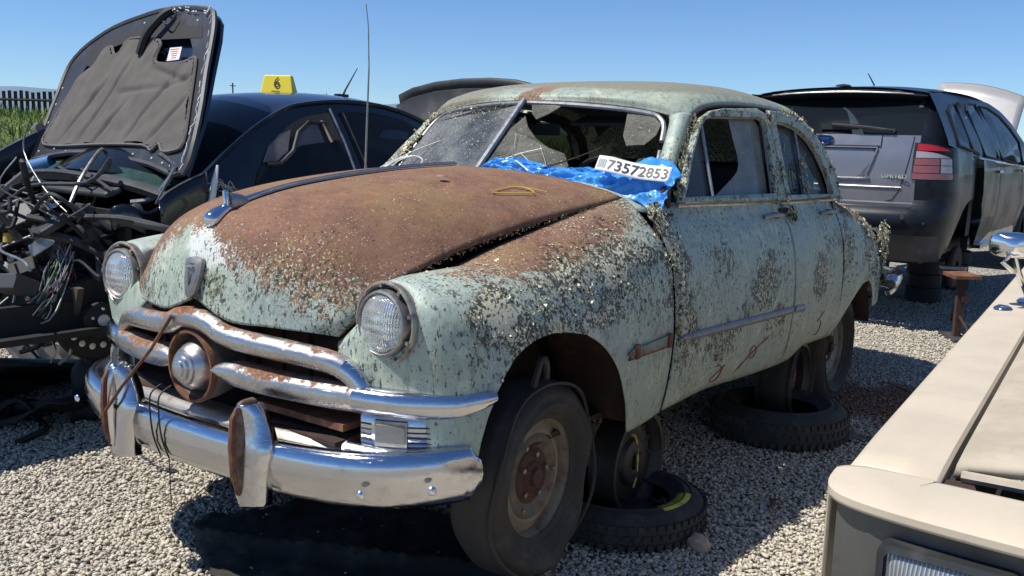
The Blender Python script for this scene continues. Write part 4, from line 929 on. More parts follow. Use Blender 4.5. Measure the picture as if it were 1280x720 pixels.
# ---- wheels
def tyre_prof(R, rim, w, bulge=.012):
    h = w / 2; return [(rim - .012, -h * .72), (rim + .008, -h * .86), (rim + (R - rim) * .35, -h - bulge), (rim + (R - rim) * .7, -h - bulge * .3), (R - .02, -h * .82), (R - .004, -h * .62), (R, -h * .3), (R, h * .3), (R - .004, h * .62), (R - .02, h * .82), (rim + (R - rim) * .7, h + bulge * .3), (rim + (R - rim) * .56, h + bulge * .75), (rim + (R - rim) * .54, h + bulge * .75 - .003), (rim + (R - rim) * .38, h + bulge), (rim + (R - rim) * .36, h + bulge + .003), (rim + (R - rim) * .33, h + bulge), (rim + (R - rim) * .22, h + bulge * .5), (rim + (R - rim) * .20, h + bulge * .5 - .003), (rim + .008, h * .86), (rim - .012, h * .72)]
def ford_wheel(cx, cy, cz, flat, s=1, R=.335, steer=0):
    e = empty('road_wheel', (cx, cy, cz), rz=steer); e.parent = FORD; e.matrix_parent_inverse = FORD.matrix_basis.inverted()
    mb = MB(); mb.lathe(tyre_prof(R, .205, .165), n=72); V = np.array(mb.v)
    if flat:
        gz = GZ - cz + .004
        a = np.arctan2(V[:, 2], V[:, 0]); rr = np.hypot(V[:, 0], V[:, 2]); out = V[:, 1] * s
        k = sstep(.22, .33, rr)
        # collapsed carcass: wavy sidewall, sagging outwards at the bottom
        V[:, 1] += s * k * (.014 * np.sin(3 * a + .6) + .010 * np.sin(7 * a) + .03 * np.exp(-((a + PI / 2) / .7) ** 2))
        sc = 1 + k * (.018 * np.sin(2 * a + 1.2) + .012 * np.sin(5 * a)); V[:, 0] *= sc; V[:, 2] *= sc
        low = V[:, 2] < gz; V[low, 1] += s * np.where(out[low] > 0, 1, -1) * (gz - V[low, 2]) * .7; V[:, 2] = np.maximum(V[:, 2], gz)
    mb.v = [tuple(p) for p in V]
    ty = mb.build('tyre', M['rubber_flat'] if flat else M['rubber'], e, local=True, auto=50)
    if flat: ty['label'] = 'flat collapsed tyre with a torn flap'; subd(ty, 1)
    fl_ = MB(); pts = [(math.cos(t) * r_, s * (.085 + .012 * math.sin(4 * t)), math.sin(t) * r_) for t in np.linspace(-1.2, 4.2, 60) for r_ in [R * .965]]
    if flat:
        fl_.tube(pts, .006, 5); fl_.tube(rails([(.06,.06,.315),(.055,.07,.36),(.045,.075,.395),(.025,.075,.40),(.0,.07,.375),(-.01,.065,.33)], 4), [.012]*21, 6); fl_.build('tyre_flap', M['rubber_flat'], ty, local=True)
    y0 = .055 * s
    def Y(pr): return [(r_, h_ * s) for r_, h_ in pr]
    mb = MB(); mb.lathe(Y([(.212, .074), (.216, .064), (.207, .056), (.196, .050), (.190, .035), (.186, .0), (.184, -.05), (.20, -.06), (.212, -.07)]), n=56)
    mb.lathe(Y([(.187, .018), (.178, .020), (.160, .030), (.150, .034), (.140, .030), (.132, .018)]), n=56)
    rim = mb.build('rim', M['tanrim'] if flat else M['wheelpaint'], e, local=True)
    mb = MB(); mb.lathe(Y([(.142, .026), (.138, .034), (.126, .040), (.112, .030), (.100, .020), (.085, .024), (.06, .024), (.048, .022), (.044, .030), (.030, .036), (.026, .050), (.0, .052)]), n=48); mb.build('wheel_centre', M['wheelrust'] if flat else M['wheelpaint'], e, local=True); mb = MB(); mb.lathe(Y([(.092, .0245), (.088, .028), (.070, .027), (.052, .026), (.046, .034), (.032, .038), (.028, .052), (0, .054)]), n=40); mb.build('hub_plate', M['rusthub'] if flat else M['rustdark'], e, local=True)
    mb = MB()
    for k in range(5):
        a = 2 * PI * k / 5 + .5; mb.lathe([(0, .018 * s), (.009, .018 * s), (.011, .010 * s), (.011, 0)], (.072 * math.cos(a), .022 * s, .072 * math.sin(a)), 'Y', 6)
    for k in range(3):
        a = 2 * PI * k / 3 + 1.1; mb.lathe([(0, .008 * s), (.007, .007 * s), (.009, 0)], (.118 * math.cos(a), .034 * s, .118 * math.sin(a)), 'Y', 8)
    mb.build('wheel_nut', M['chrome_dull'], e, local=True)
    return e
ford_wheel(.040, .722, .222, True, 1, .326, math.radians(3)); ford_wheel(.022, -.745, .205, False, -1)
ford_wheel(-2.892, .745, .165, False, 1, .33); ford_wheel(-2.892, -.745, .165, False, -1, .33)

# ---- lichen crust: small crumpled flakes on the metal
def lichen_cloud(samples, name, mat, parent, size=(.004, .011)):
    vs = []; fs = []; b = 0
    for p, nrm, sc in samples:
        n_ = rng.integers(1, 5); S0 = size[0] + (size[1] - size[0]) * rng.random() ** 2.2
        for q in range(n_):
            s_ = S0 * sc * rng.uniform(.35, 1.0)
            u_ = rng.normal(0, 1, 3); u_ -= nrm * np.dot(u_, nrm) * rng.uniform(.6, 1.0); u_ /= np.linalg.norm(u_)
            c_ = p + nrm * s_ * rng.uniform(.1, .8) + u_ * s_ * rng.uniform(0, 1.6)
            w_ = np.cross(u_, nrm + rng.normal(0, .28, 3)); w_ /= (np.linalg.norm(w_) + 1e-9); h_ = np.cross(u_, w_)
            k = 5; ring = [c_ + (u_ * math.cos(2 * PI * j / k) + w_ * math.sin(2 * PI * j / k)) * s_ * rng.uniform(.6, 1.2) + h_ * s_ * rng.uniform(-.25, .35) for j in range(k)]
            vs += [c_ + h_ * s_ * .35] + ring; fs += [(b, b + 1 + j, b + 1 + (j + 1) % k) for j in range(k)]; b += k + 1
    if not vs: return
    o = mobj(name, vs, fs, mat, parent, smooth=False); o['kind'] = 'stuff'; return o
def sample_grid(G, wfn, count, flip=1):
    nu, nv = G.shape[:2]; N = count * 14
    i = rng.integers(0, nu - 1, N); j = rng.integers(0, nv - 1, N); a = rng.random(N)[:, None]; b = rng.random(N)[:, None]
    p00, p10, p01, p11 = G[i, j], G[i+1, j], G[i, j+1], G[i+1, j+1]
    P = p00 * (1 - a) * (1 - b) + p10 * a * (1 - b) + p01 * (1 - a) * b + p11 * a * b
    nn = np.cross(p10 - p00, p01 - p00) * flip; ln = np.linalg.norm(nn, axis=1); area = np.minimum(ln / .0009, 1.5); nn /= (ln[:, None] + 1e-9)
    bad = (nn[:, 1] < -.2) & (P[:, 1] > 0); nn[bad] *= -1
    cl = np.array([mnoise.noise(Vector(p) * 14) for p in P]) * .5 + .5
    w = wfn(P) * area * np.maximum(0, (cl - .36) * 2.6) ** 1.5
    k = np.where(rng.random(N) < w)[0][:count]
    return [(P[q], nn[q], 1.0) for q in k]
def lt(name, cols):
    t = NT(name); g = t.n('ShaderNodeNewGeometry'); return t.done(t.bsdf(t.mix(t.ss(.78, .80, g.outputs['Random Per Island']), t.ramp(t.math('ADD', t.math('MULTIPLY', g.outputs['Random Per Island'], .45), t.math('ADD', .08, t.math('MULTIPLY', t.noise(60, 3, .6), .55))), cols), (.035, .036, .026)), .9))
L_pale = lt('pale_lichen', [(.25, (.15, .14, .07)), (.38, (.38, .37, .23)), (.50, (.58, .56, .40)), (.62, (.74, .72, .57)), (.78, (.66, .60, .34))])
L_yel = lt('ochre_lichen', [(.28, (.08, .075, .035)), (.40, (.28, .26, .13)), (.52, (.50, .47, .28)), (.65, (.68, .64, .45)), (.8, (.64, .57, .30))])
sideG = lambda P: lich_side(P) - .18
S_ = sample_grid(GF, lambda P: np.maximum(0, sideG(P) - .30) * 1.0, 4200, 1) ; lichen_cloud(S_, 'lichen', L_pale, fl, (.0024, .0100))
S_ = sample_grid(G1, lambda P: np.maximum(0, sideG(P) - .35) * .9, 2000); lichen_cloud(S_, 'lichen', L_pale, front_door, (.0022, .008))
S_ = sample_grid(G2, lambda P: np.maximum(0, sideG(P) - .35) * .45, 450); lichen_cloud(S_, 'lichen', L_pale, rear_door, (.003, .008))
S_ = sample_grid(GQ, lambda P: np.maximum(0, sideG(P) - .2) * .9 * (P[:, 0] > -3.78), 1200); lichen_cloud(S_, 'lichen', L_pale, FORD, (.005, .014))
# thick fringes along edges
def fringe(pts, count, spread, size, mat, par, nm='lichen', n=(0, 1, .3)):
    P = np.array(rails(pts, 6)); d = np.concatenate([[0], np.cumsum(np.linalg.norm(np.diff(P, axis=0), axis=1))]); out = []
    n = np.array(n) / np.linalg.norm(n)
    for _ in range(count):
        t = rng.random() * d[-1]
        if mnoise.noise(Vector((t * 16, d[-1] * 3, 0))) < -.12 and rng.random() < .8: continue
        p = np.array([np.interp(t, d, P[:, k]) for k in range(3)]) + rng.normal(0, spread, 3) * np.array([1, .5, 1]); out.append((p + n * .004, n, 1.0))
    return lichen_cloud(out, nm, mat, par, size)
fringe([gp((-1.868, 1.42), .012), gp((-1.87, 1.25), .012), gp((-1.87, 1.10), .012), (-1.90, .835, 1.02), (-1.93, .862, .95)], 1600, .015, (.003, .013), L_yel, front_door)
fringe([gp((-.80, 1.10), .012), gp((-.87, 1.20), .012), gp((-.97, 1.31), .012), gp((-1.10, 1.40), .012)], 520, .010, (.003, .011), L_yel, front_door)
fringe([gp((-2.05, 1.455), .012), gp((-2.25, 1.43), .012), gp((-2.42, 1.37), .014), gp((-2.55, 1.27), .014), gp((-2.63, 1.15), .014), (-2.66, .83, 1.03)], 1000, .013, (.003, .014), L_yel, roof)
fringe([gp((-2.20, 1.06), .01), gp((-2.225, 1.16), .01), gp((-2.235, 1.25), .01)], 260, .014, (.004, .010), L_yel, rear_door)
fringe([(-.60, .80, 1.08), (-.60, .835, 1.02), (-.61, .87, .93), (-.63, .893, .83), (-.66, .906, .72), (-.67, .908, .60)], 700, .022, (.003, .013), L_pale, fl)
fringe([(-3.70, .80, .80), (-3.74, .80, .75)], 180, .022, (.008, .018), L_pale, FORD)
fringe([(-3.60, .84, .78), (-3.66, .83, .66), (-3.70, .81, .55), (-3.66, .83, .45)], 400, .022, (.006, .016), L_pale, FORD)
fringe([(-1.05, -.63, 1.40), (-.97, -.655, 1.31), (-.88, -.675, 1.21), (-.80, -.69, 1.12)], 420, .010, (.004, .010), L_yel, FORD, n=(.6, 0, .6))
fringe([(x, y, z) for x, y, z in [tuple(wsp(-y, .99)) for y in (.55, .45, .35, .25, .12)]], 120, .006, (.002, .006), L_yel, roof, n=(.6, 0, .6))
# rough crust along the hood edge
fringe([tuple(p + np.array([0, .004, -.004])) for p in [NETH.column(s)[0] for s in np.linspace(.05, 5.2, 22)]], 420, .004, (.002, .005), lt('brown_crust', [(.3, (.03, .02, .012)), (.55, (.12, .08, .04)), (.75, (.34, .28, .14))]), hood, n=(0, .7, .7))
# flecks on the far pane
out = []
for _ in range(620):
    y = -rng.uniform(.03, .58); h = rng.random() ** .7 * .9 + .1; p = wsp(y, h); out.append((p, np.array([.66, 0, .72]), 1))
lichen_cloud(out, 'lichen', L_yel, FORD, (.0012, .0035))
# ------------------------------------------------------------------ generic helpers for the other cars
def local_parts(root, dz):
    """build(name, mb, mat, parent) with vertices in the car's own axes, lifted by dz over its stands"""
    def b(name, mb, mat, parent=None, smooth=True, auto=40, **k):
        if parent is None or parent is root:
            V = [(x, y, z + dz) for x, y, z in mb.v]; return mobj(name, V, mb.f, mat, root, smooth, True, auto=auto, **k)
        V = [(x, y, z + dz) for x, y, z in mb.v]; return mobj(name, V, mb.f, mat, parent, smooth, True, auto=auto, **k)
    return b
def gmb(G, flip=False):
    mb = MB(); G = np.asarray(G, float); mb.v = [tuple(p) for p in G.reshape(-1, 3)]; mb.f = gridfaces(G.shape[0], G.shape[1], flip); return mb
def interp_curve(C, t): C = np.asarray(C, float); s = np.linspace(0, 1, len(C)); return cr1(C, s, t)

def car_paint(name, col, rough=.22, flake=.0, coat=.8, dust=(.18, .17, .15), dustamt=.25):
    t = NT(name); n = t.noise(3, 6, .6); c = t.mix(t.math('MULTIPLY', t.ss(.45, .75, n), dustamt), col, dust); sc = t.noise(40, 6, .7)
    sh = t.bsdf(c, t.math('MULTIPLY_ADD', t.ss(.4, .7, n), .18, rough), flake, t.bump(t.noise(5, 3), .06, .01)); t.b.inputs['Coat Weight'].default_value = coat; t.b.inputs['Coat Roughness'].default_value = .06
    return t.done(sh)
M['navy'] = car_paint('dark_navy_paint', (.006, .010, .022), .28, .2, .7, (.10, .11, .12), .18)
M['glossblack'] = car_paint('black_car_paint', (.006, .007, .009), .25, .1, .8, (.08, .08, .085), .18)
M['greymet'] = car_paint('grey_metallic_paint', (.085, .085, .10), .30, .75, .7, (.16, .16, .165), .25)
M['greydark'] = car_paint('dark_grey_paint', (.012, .016, .024), .30, .1, .6, (.06, .07, .08), .12)
M['plastic'] = simple('black_plastic', (.022, .023, .025), .55, 0, .4, 9, .2, ((.07, .068, .062), .6))
M['greyplastic'] = simple('grey_plastic', (.05, .05, .052), .5, 0, .4, 9, .2, ((.10, .10, .095), .6))
M['alu'] = simple('dirty_aluminium', (.35, .35, .34), .4, .8, .5, 20, .4, ((.10, .09, .08), .7))

# ------------------------------------------------------------------ dark sedan with the raised hood
SDZ = .257
SED = empty('dark_sedan', (.013, -2.418, GZ), rz=-.06, label='black four-door sedan with its hood raised and its engine bay stripped bare', cat='car')
sb = local_parts(SED, SDZ)
cen = [(-.20,0,.98),(-.48,0,1.15),(-.74,0,1.29),(-.98,0,1.385),(-1.2,0,1.425),(-1.55,0,1.447),(-1.9,0,1.437),(-2.25,0,1.385),(-2.6,0,1.25),(-2.95,0,1.05)]
ral = [(-.46,.745,.945),(-.64,.715,1.075),(-.84,.675,1.205),(-1.03,.64,1.30),(-1.2,.61,1.352),(-1.55,.585,1.385),(-1.9,.575,1.365),(-2.2,.59,1.285),(-2.5,.63,1.13),(-2.75,.68,.97)]
def top_sec(t, n=22, bul=.035):
    c_ = interp_curve(cen, t); r_ = interp_curve(ral, t); out = []
    for k in np.linspace(-1, 1, n * 2 + 1):
        a = abs(k); w = a ** 2.3; p = c_ + (r_ - c_) * np.array([a ** 2, a, w]); p[1] = r_[1] * k; p[2] = c_[2] + (r_[2] - c_[2]) * w; out.append(p)
    return out
N_ = len(cen) - 1
def tops(a, b, n=16): return np.array([top_sec(t) for t in np.linspace(a / N_, b / N_, n)])
sb('windshield', gmb(tops(.02, 2.9)), M['tintglass']); rf = sb('roof', gmb(tops(2.9, 6.8, 30)), M['navy']); sb('rear_glass', gmb(tops(6.8, 9)), M['tintglass'])
for s in (1, -1):
    side = []
    for t in np.linspace(0, 1, 40):
        r_ = interp_curve(ral, t); bz = np.interp(r_[0], [-2.9, -.4], [.985, .885]); by = .815
        side.append([np.array([r_[0], s * (r_[1] + (by - r_[1]) * k + .012 * math.sin(PI * k)), r_[2] + (bz - r_[2]) * k]) for k in np.linspace(0, 1, 8)])
    if s > 0: sb('side_frame', gmb(side), M['glossblack'])
    else: sb('side_frame', gmb(side, True), M['glossblack'])
    sb('roof_rail', MB().tube([(p[0], s * (p[1] + .006), p[2] + .003) for p in [interp_curve(ral, t) for t in np.linspace(0, 1, 40)]], .012, 6), M['glossblack'])
def sp_(x, z, off=0):      # point on sedan left glass plane
    t = np.linspace(0, 1, 200); R_ = np.array([interp_curve(ral, q) for q in t]); i = np.argmin(abs(R_[:, 0] - x)); r_ = R_[i]; bz = np.interp(x, [-2.9, -.4], [.985, .885]); k = np.clip((z - r_[2]) / (bz - r_[2] + 1e-6), 0, 1.2)
    return (x, r_[1] + (.815 - r_[1]) * k + .012 * math.sin(PI * min(k, 1)) + off, z)
W1 = [(-.76,.915),(-.80,.99),(-.92,1.12),(-1.05,1.22),(-1.18,1.285),(-1.32,1.315),(-1.395,1.32),(-1.42,1.15),(-1.44,.925)]
W2 = [(-1.53,.925),(-1.50,1.15),(-1.475,1.325),(-1.75,1.33),(-2.0,1.295),(-2.12,1.235),(-2.22,1.14),(-2.17,.955)]
d1 = sb('front_door', gmb([[(x, .815 + .035 * math.sin(PI * k) - .03 * k, .905 - .60 * k) for k in np.linspace(0, 1, 9)] for x in np.linspace(-.52, -1.475, 8)]), M['glossblack'])
d2 = sb('rear_door', gmb([[(x, .815 + .035 * math.sin(PI * k) - .03 * k, .935 - .62 * k) for k in np.linspace(0, 1, 9)] for x in np.linspace(-1.485, -2.35, 8)]), M['glossblack'])
mb = MB(); mb.poly([[sp_(x, z, .006) for x, z in W1]]); sb('window_opening', mb, M['interior'], d1, smooth=False)
# head-curtain / seat fabric seen through the upper part, and the lowered pane
mb = MB(); mb.poly([[sp_(x, z, .016) for x, z in [(-.77,.918),(-.86,1.00),(-.98,1.08),(-1.12,1.13),(-1.40,1.165),(-1.42,1.05),(-1.44,.928)]]]); sb('window_glass', mb, M['tintglass'], d1, smooth=False)
mb = MB(); mb.poly([[sp_(x, z, .010) for x, z in [(-.84,1.04),(-.90,1.12),(-1.0,1.19),(-1.08,1.215),(-1.02,1.10),(-.95,1.05)]]]); mb.poly([[sp_(x, z, .010) for x, z in [(-1.06,1.10),(-1.12,1.20),(-1.20,1.245),(-1.28,1.25),(-1.29,1.15),(-1.18,1.10)]]]); sb('airbag_curtain', mb, simple('grey_fabric', (.16, .145, .155), .9, 0, .5, 14, .5), SED, smooth=False)
mb = MB(); mb.tube([sp_(-.86,1.03,.014), sp_(-.95,1.035,.018), sp_(-1.05,1.10,.018), sp_(-1.12,1.20,.018), sp_(-1.22,1.26,.018), sp_(-1.33,1.255,.016), sp_(-1.36,1.16,.014)], .012, 6); sb('door_seal', mb, M['plastic'], d1)
mb = MB(); mb.tube([sp_(-1.31,1.27,.018), sp_(-1.335,1.15,.018)], .009, 6); sb('belt_strap', mb, simple('tan_strap', (.38, .27, .19), .7), SED)
mb = MB(); mb.poly([[sp_(x, z, .008) for x, z in W2]]); sb('window_glass', mb, M['tintglass'], d2, smooth=False)
sb('window_trim', MB().tube([sp_(-1.405, 1.34, .016), sp_(-1.43,1.15,.018), sp_(-1.455,.925,.018)], .008, 6), M['alu'], d1)
sb('window_trim', MB().tube([sp_(-1.50,1.32,.012), sp_(-1.53,1.1,.012), sp_(-1.56,.935,.012)], .006, 6), M['plastic'], d2)
sb('belt_trim', MB().tube([(x, .825, z) for x, z in zip(np.linspace(-.56, -1.475, 8), np.linspace(.900, .925, 8))], .014, 8), M['greyplastic'], d1)
sb('belt_trim', MB().tube([(x, .825, z) for x, z in zip(np.linspace(-1.485, -2.2, 8), np.linspace(.925, .955, 8))], .014, 8), M['greyplastic'], d2)
sb('door_seal', MB().tube([(-.30,.76,.86),(-.45,.765,.95),(-.60,.73,1.06),(-.80,.69,1.19),(-.98,.655,1.275)], .006, 6), M['alu'], SED)
# bare end of the windshield pillar, white edge strip, hanging door wires
sb('pillar_strip', MB().tube([(-.455,.87,.80),(-.475,.87,.88),(-.49,.87,.95),(-.515,.86,1.03)], [.013,.017,.016,.006], 6), simple('torn_white_edge', (.72, .72, .70), .5), SED)
mb = MB()
for k in range(6): q_ = rng.normal(0, .018, (5, 3)); mb.tube(rails([(-.50+q_[0,0],.80,.91+q_[0,2]),(-.55+q_[1,0],.835,.94+q_[1,2]),(-.60+q_[2,0],.84,.92+q_[2,2]),(-.63+q_[3,0],.84,.87+q_[3,2]),(-.66+q_[4,0],.84,.80+q_[4,2])], 4), .0028, 4)
sb('door_wires', mb, simple('pale_wires', (.40, .38, .34), .6), SED)
# lower body
mb = gmb([[(x, .86, .94 - .62 * k) for k in np.linspace(0, 1, 6)] for x in np.linspace(-2.36, -3.6, 5)]); mb2 = gmb([[(x, -.85, .93 - .62 * k) for k in np.linspace(0, 1, 6)] for x in np.linspace(-.45, -3.6, 8)], True)
mb.add(mb2.v, mb2.f); mb.box((-3.6, 0, .62), (.06, 1.7, .62)); mb.box((-2.0, 0, .26), (3.2, 1.5, .06)); mb.box((-2.9, 0, .95), (1.35, 1.62, .05)); o = sb('body', mb, M['glossblack'], SED, smooth=False)
# trunk lid standing open
TL = [(-.80,1.44),(-.84,1.47),(-.78,1.535),(-.62,1.59),(-.38,1.63),(-.1,1.648),(.2,1.648),(.45,1.63),(.62,1.595),(.72,1.55)]
tl = []
for i, (y, z) in enumerate(TL[2:]): tl.append([(-3.30 - .02 * k, y, z - .09 * k * (1 if k < 3 else 1)) for k in np.linspace(0, 1, 3)] + [(-3.30 + .05, y * .96, z - .11), (-3.22, y * .93, z - .30), (-2.95, y * .93, z - .55)])
o = sb('trunk_lid', gmb(tl), M['plastic'], SED); solid(o, .03)
# hood: a leaning sheet seen from below
def hpt(y, z): return np.array([-.33 - .45 * (z - .97) / .83, y, z])
HO = [(-.83,1.0),(-.86,1.15),(-.92,1.40),(-.95,1.56),(-.90,1.65),(-.80,1.72),(-.60,1.80),(-.31,1.85),(-.11,1.87),(.15,1.865),(.39,1.835),(.46,1.79),(.53,1.69),(.63,1.49),(.76,1.25),(.83,.99),(.52,1.02),(.06,1.055),(-.40,1.055)]
def lift(p, d): n_ = np.array([.83, 0, .45]) / math.hypot(.83, .45); return tuple(p + n_ * d)
mb = MB(); mb.poly([[lift(hpt(y, z), -.02 - .05 * (1 - (y / .95) ** 2)) for y, z in HO]]); ho = sb('hood', mb, M['navy'], SED, smooth=False); solid(ho, .02, 0)
rimP = rails([lift(hpt(y, z), 0) for y, z in HO + HO[:1]], 3)
sb('hood_edge', MB().tube(rimP[:-1], .016, 6, closed=True), M['greyplastic'], ho)
sb('hood_frame', (lambda m: m.poly([[lift(hpt(y, z), .002) for y, z in HO], [lift(hpt(y, z), .002) for y, z in [(-.74,1.10),(-.78,1.40),(-.72,1.56),(-.55,1.66),(-.2,1.73),(.3,1.70),(.40,1.62),(.50,1.45),(.64,1.14),(.3,1.10),(-.3,1.10)]]]))(MB()), simple('hood_inner_panel', (.030, .032, .036), .45, 0, .5, 7, .2, ((.07, .07, .075), .5)), ho, smooth=False)
mb = MB(); mb.poly([[lift(hpt(y, z), .004) for y, z in [(-.66,1.56),(-.76,1.57),(-.80,1.66),(-.57,1.745),(-.14,1.775),(.39,1.75),(.44,1.68),(.03,1.69),(-.33,1.70),(-.55,1.66)]]]); sb('hood_recess', mb, M['black'], ho, smooth=False)
# quilted liner: displaced sheet clipped to its outline
LO = [(-.79,1.13),(-.74,1.09),(-.55,1.085),(-.41,1.09),(-.06,1.105),(.37,1.11),(.47,1.085),(.52,1.12),(.58,1.085),(.68,1.09),(.74,1.13),(.63,1.33),(.52,1.52),(.47,1.57),(.38,1.545),(.12,1.55),(.07,1.60),(.03,1.68),(-.31,1.71),(-.36,1.63),(-.42,1.62),(-.50,1.67),(-.57,1.65),(-.60,1.56),(-.71,1.49),(-.74,1.37)]
def inside(p, poly):
    c_ = False; j = len(poly) - 1
    for i in range(len(poly)):
        if ((poly[i][1] > p[1]) != (poly[j][1] > p[1])) and p[0] < (poly[j][0] - poly[i][0]) * (p[1] - poly[i][1]) / (poly[j][1] - poly[i][1] + 1e-12) + poly[i][0]: c_ = not c_
        j = i
    return c_
LOs = [tuple(p[1:]) for p in rails([(0, y, z) for y, z in LO + LO[:1]], 3)][:-1]
def ldisp(y, z):
    d = .020 + .012 * mnoise.noise(Vector((y * 5, z * 5, 1))) + .006 * mnoise.noise(Vector((y * 14, z * 14, 4)))
    for cy, cz, ang, ln in ((-.25,1.35,1.2,.22),(.05,1.4,.05,.2),(-.45,1.3,1.0,.2),(.25,1.3,1.1,.2),(.3,1.48,-.2,.2),(-.1,1.2,.9,.15),(.5,1.25,.9,.16),(.42,1.44,.2,.12)):
        u_ = (y - cy) * math.cos(ang) + (z - cz) * math.sin(ang); v_ = -(y - cy) * math.sin(ang) + (z - cz) * math.cos(ang); d -= .018 * math.exp(-(v_ / .014) ** 2) * math.exp(-(u_ / ln) ** 4)
    return d
st = .012; ys = np.arange(-.86, .80, st); zs = np.arange(1.05, 1.75, st); idx = {}; mb = MB()
for a, y in enumerate(ys):
    for b, z in enumerate(zs):
        if inside((y, z), LOs): idx[a, b] = len(mb.v); mb.v.append(lift(hpt(y, z), ldisp(y, z)))
for (a, b), i in idx.items():
    if (a+1, b) in idx and (a+1, b+1) in idx and (a, b+1) in idx: mb.f.append((i, idx[a+1, b], idx[a+1, b+1], idx[a, b+1]))
t = NT('hood_felt'); lm = t.done(t.bsdf(t.mix(t.noise(6, 6, .6), (.065, .058, .053), (.135, .122, .112)), .95, 0, t.bump(t.noise(90, 4), .3, .003)))
sb('hood_liner', mb, lm, ho, auto=180)
sb('liner_edge', MB().tube([lift(hpt(y, z), .012) for y, z in LOs], .009, 5, closed=True), simple('liner_edge_felt', (.13, .12, .112), .9), ho)
mb = MB(); mb.poly([[lift(hpt(y, z), .008) for y, z in [(.17,1.635),(.29,1.635),(.32,1.565),(.20,1.56)]]]); sb('sticker', mb, simple('pale_pink_sticker', (.70, .60, .56), .5, 0, .15, 60, 0), ho, smooth=False)
mb = MB()
for k in range(5): mb.tube([lift(hpt(.19 + .012 * (4-k) + 0, 1.575 + .012 * k), .0095), lift(hpt(.28 - .002 * k, 1.577 + .012 * k), .0095)], .0012, 4)
sb('sticker_print', mb, simple('red_print', (.5, .12, .08), .6), ho)
mb = MB(); mb.tube(rails([lift(hpt(-.10,1.60), .02), lift(hpt(-.06,1.70), .05), lift(hpt(.02,1.80), .05), lift(hpt(.05,1.84), .03)], 4), .024, 6); mb.tube(rails([lift(hpt(.05,1.82), .03), lift(hpt(-.04,1.85), .03), lift(hpt(-.02,1.80), .04), lift(hpt(.10,1.75), .04), lift(hpt(.12,1.81), .03)], 4), .006, 5); sb('hood_latch', mb, M['black'], ho)
mb = MB()
for y, z in [(-.78,1.05),(-.81,1.12),(-.84,1.22),(-.86,1.33),(-.88,1.43),(-.60,1.07),(-.45,1.06),(-.3,1.06),(-.1,1.065),(.1,1.065),(.3,1.065),(.5,1.05),(.62,1.03),(.70,1.02),(-.25,1.80),(.32,1.78)]: mb.lathe([(0,.006),(.005,.005),(.008,0)], lift(hpt(y, z), .004), 'X', 8)
for k in range(26):
    t_ = k / 25; z = 1.0 + .85 * t_; y = float(np.interp(z, [1.0,1.25,1.49,1.69,1.79,1.85],[.83,.76,.63,.53,.46,.36])) - .02
    if rng.random() < .8: p = lift(hpt(y + rng.normal(0, .006), z), .012); q = lift(hpt(y + rng.normal(0, .012), z + .03), .014); mb.tube([p, q], rng.uniform(.0015, .005), 4)
for k in range(22): y = rng.uniform(-.1, .42); z = float(np.interp(y, [-.1, .15, .42], [1.868, 1.862, 1.82])) - rng.uniform(.0, .02); mb.tube([lift(hpt(y, z), .016), lift(hpt(y + .02, z - .004), .017)], .0035, 4)
sb('chipped_edge', mb, simple('flaking_clearcoat', (.55, .56, .58), .5), ho)
# hinge side strut at the right of the hood
mb = MB(); mb.tube(rails([(-.30,.70,1.08),(-.34,.76,1.02),(-.32,.72,.94),(-.28,.64,.86),(-.22,.56,.84)], 4), .014, 6); mb.tube([(-.32,.80,1.02),(-.26,.72,.84)], .006, 6); sb('hood_hinge', mb, M['alu'], SED)
# scuttle: cowl panel, wiper tray, windshield base, strut brace
mb = MB()
mb.sweep([(-.02,-.03),(.04,-.03),(.05,.0),(.02,.015),(-.02,.02)], rails([(-.36,-.80,.88),(-.27,-.5,.93),(-.23,-.1,.95),(-.23,.2,.95),(-.27,.55,.92),(-.34,.80,.86)], 4)); sb('cowl_panel', mb, M['greyplastic'], SED)
mb = MB(); mb.poly([[(-.42,-.78,.94),(-.30,-.4,1.0),(-.26,0,1.02),(-.30,.4,1.0),(-.42,.74,.94),(-.24,.60,.90),(-.14,.2,.91),(-.13,-.2,.91),(-.20,-.6,.89)]]); sb('scuttle_glass', mb, glassy('dark_green_glass', (.01,.03,.025), (.10,.16,.14), .25, .1), SED, smooth=False)
mb = MB(); mb.tube(rails([(-.20,-.72,.90),(-.14,-.3,.955),(-.14,.1,.965),(-.20,.5,.93)], 4), .016, 6); mb.tube([(-.12,-.35,.95),(.16,-.32,.74)], .028, 6); mb.tube([(-.22,-.20,.985),(-.11,.35,.93)], .008, 6); mb.tube([(-.20,.1,.985),(-.10,.62,.90)], .008, 6); sb('wiper_linkage', mb, M['greyplastic'], SED)
mb = MB(); mb.box((-.08,-.42,.86), (.30,.07,.05), rz=.5); mb.box((-.16,.18,.885), (.09,.66,.03), rot=Matrix.Rotation(.35,4,'Y')); mb.box((-.03,-.62,.84), (.26,.09,.04), rz=.3); o = sb('scuttle_tray', mb, M['greyplastic'], SED, smooth=False); bevel(o, .012)
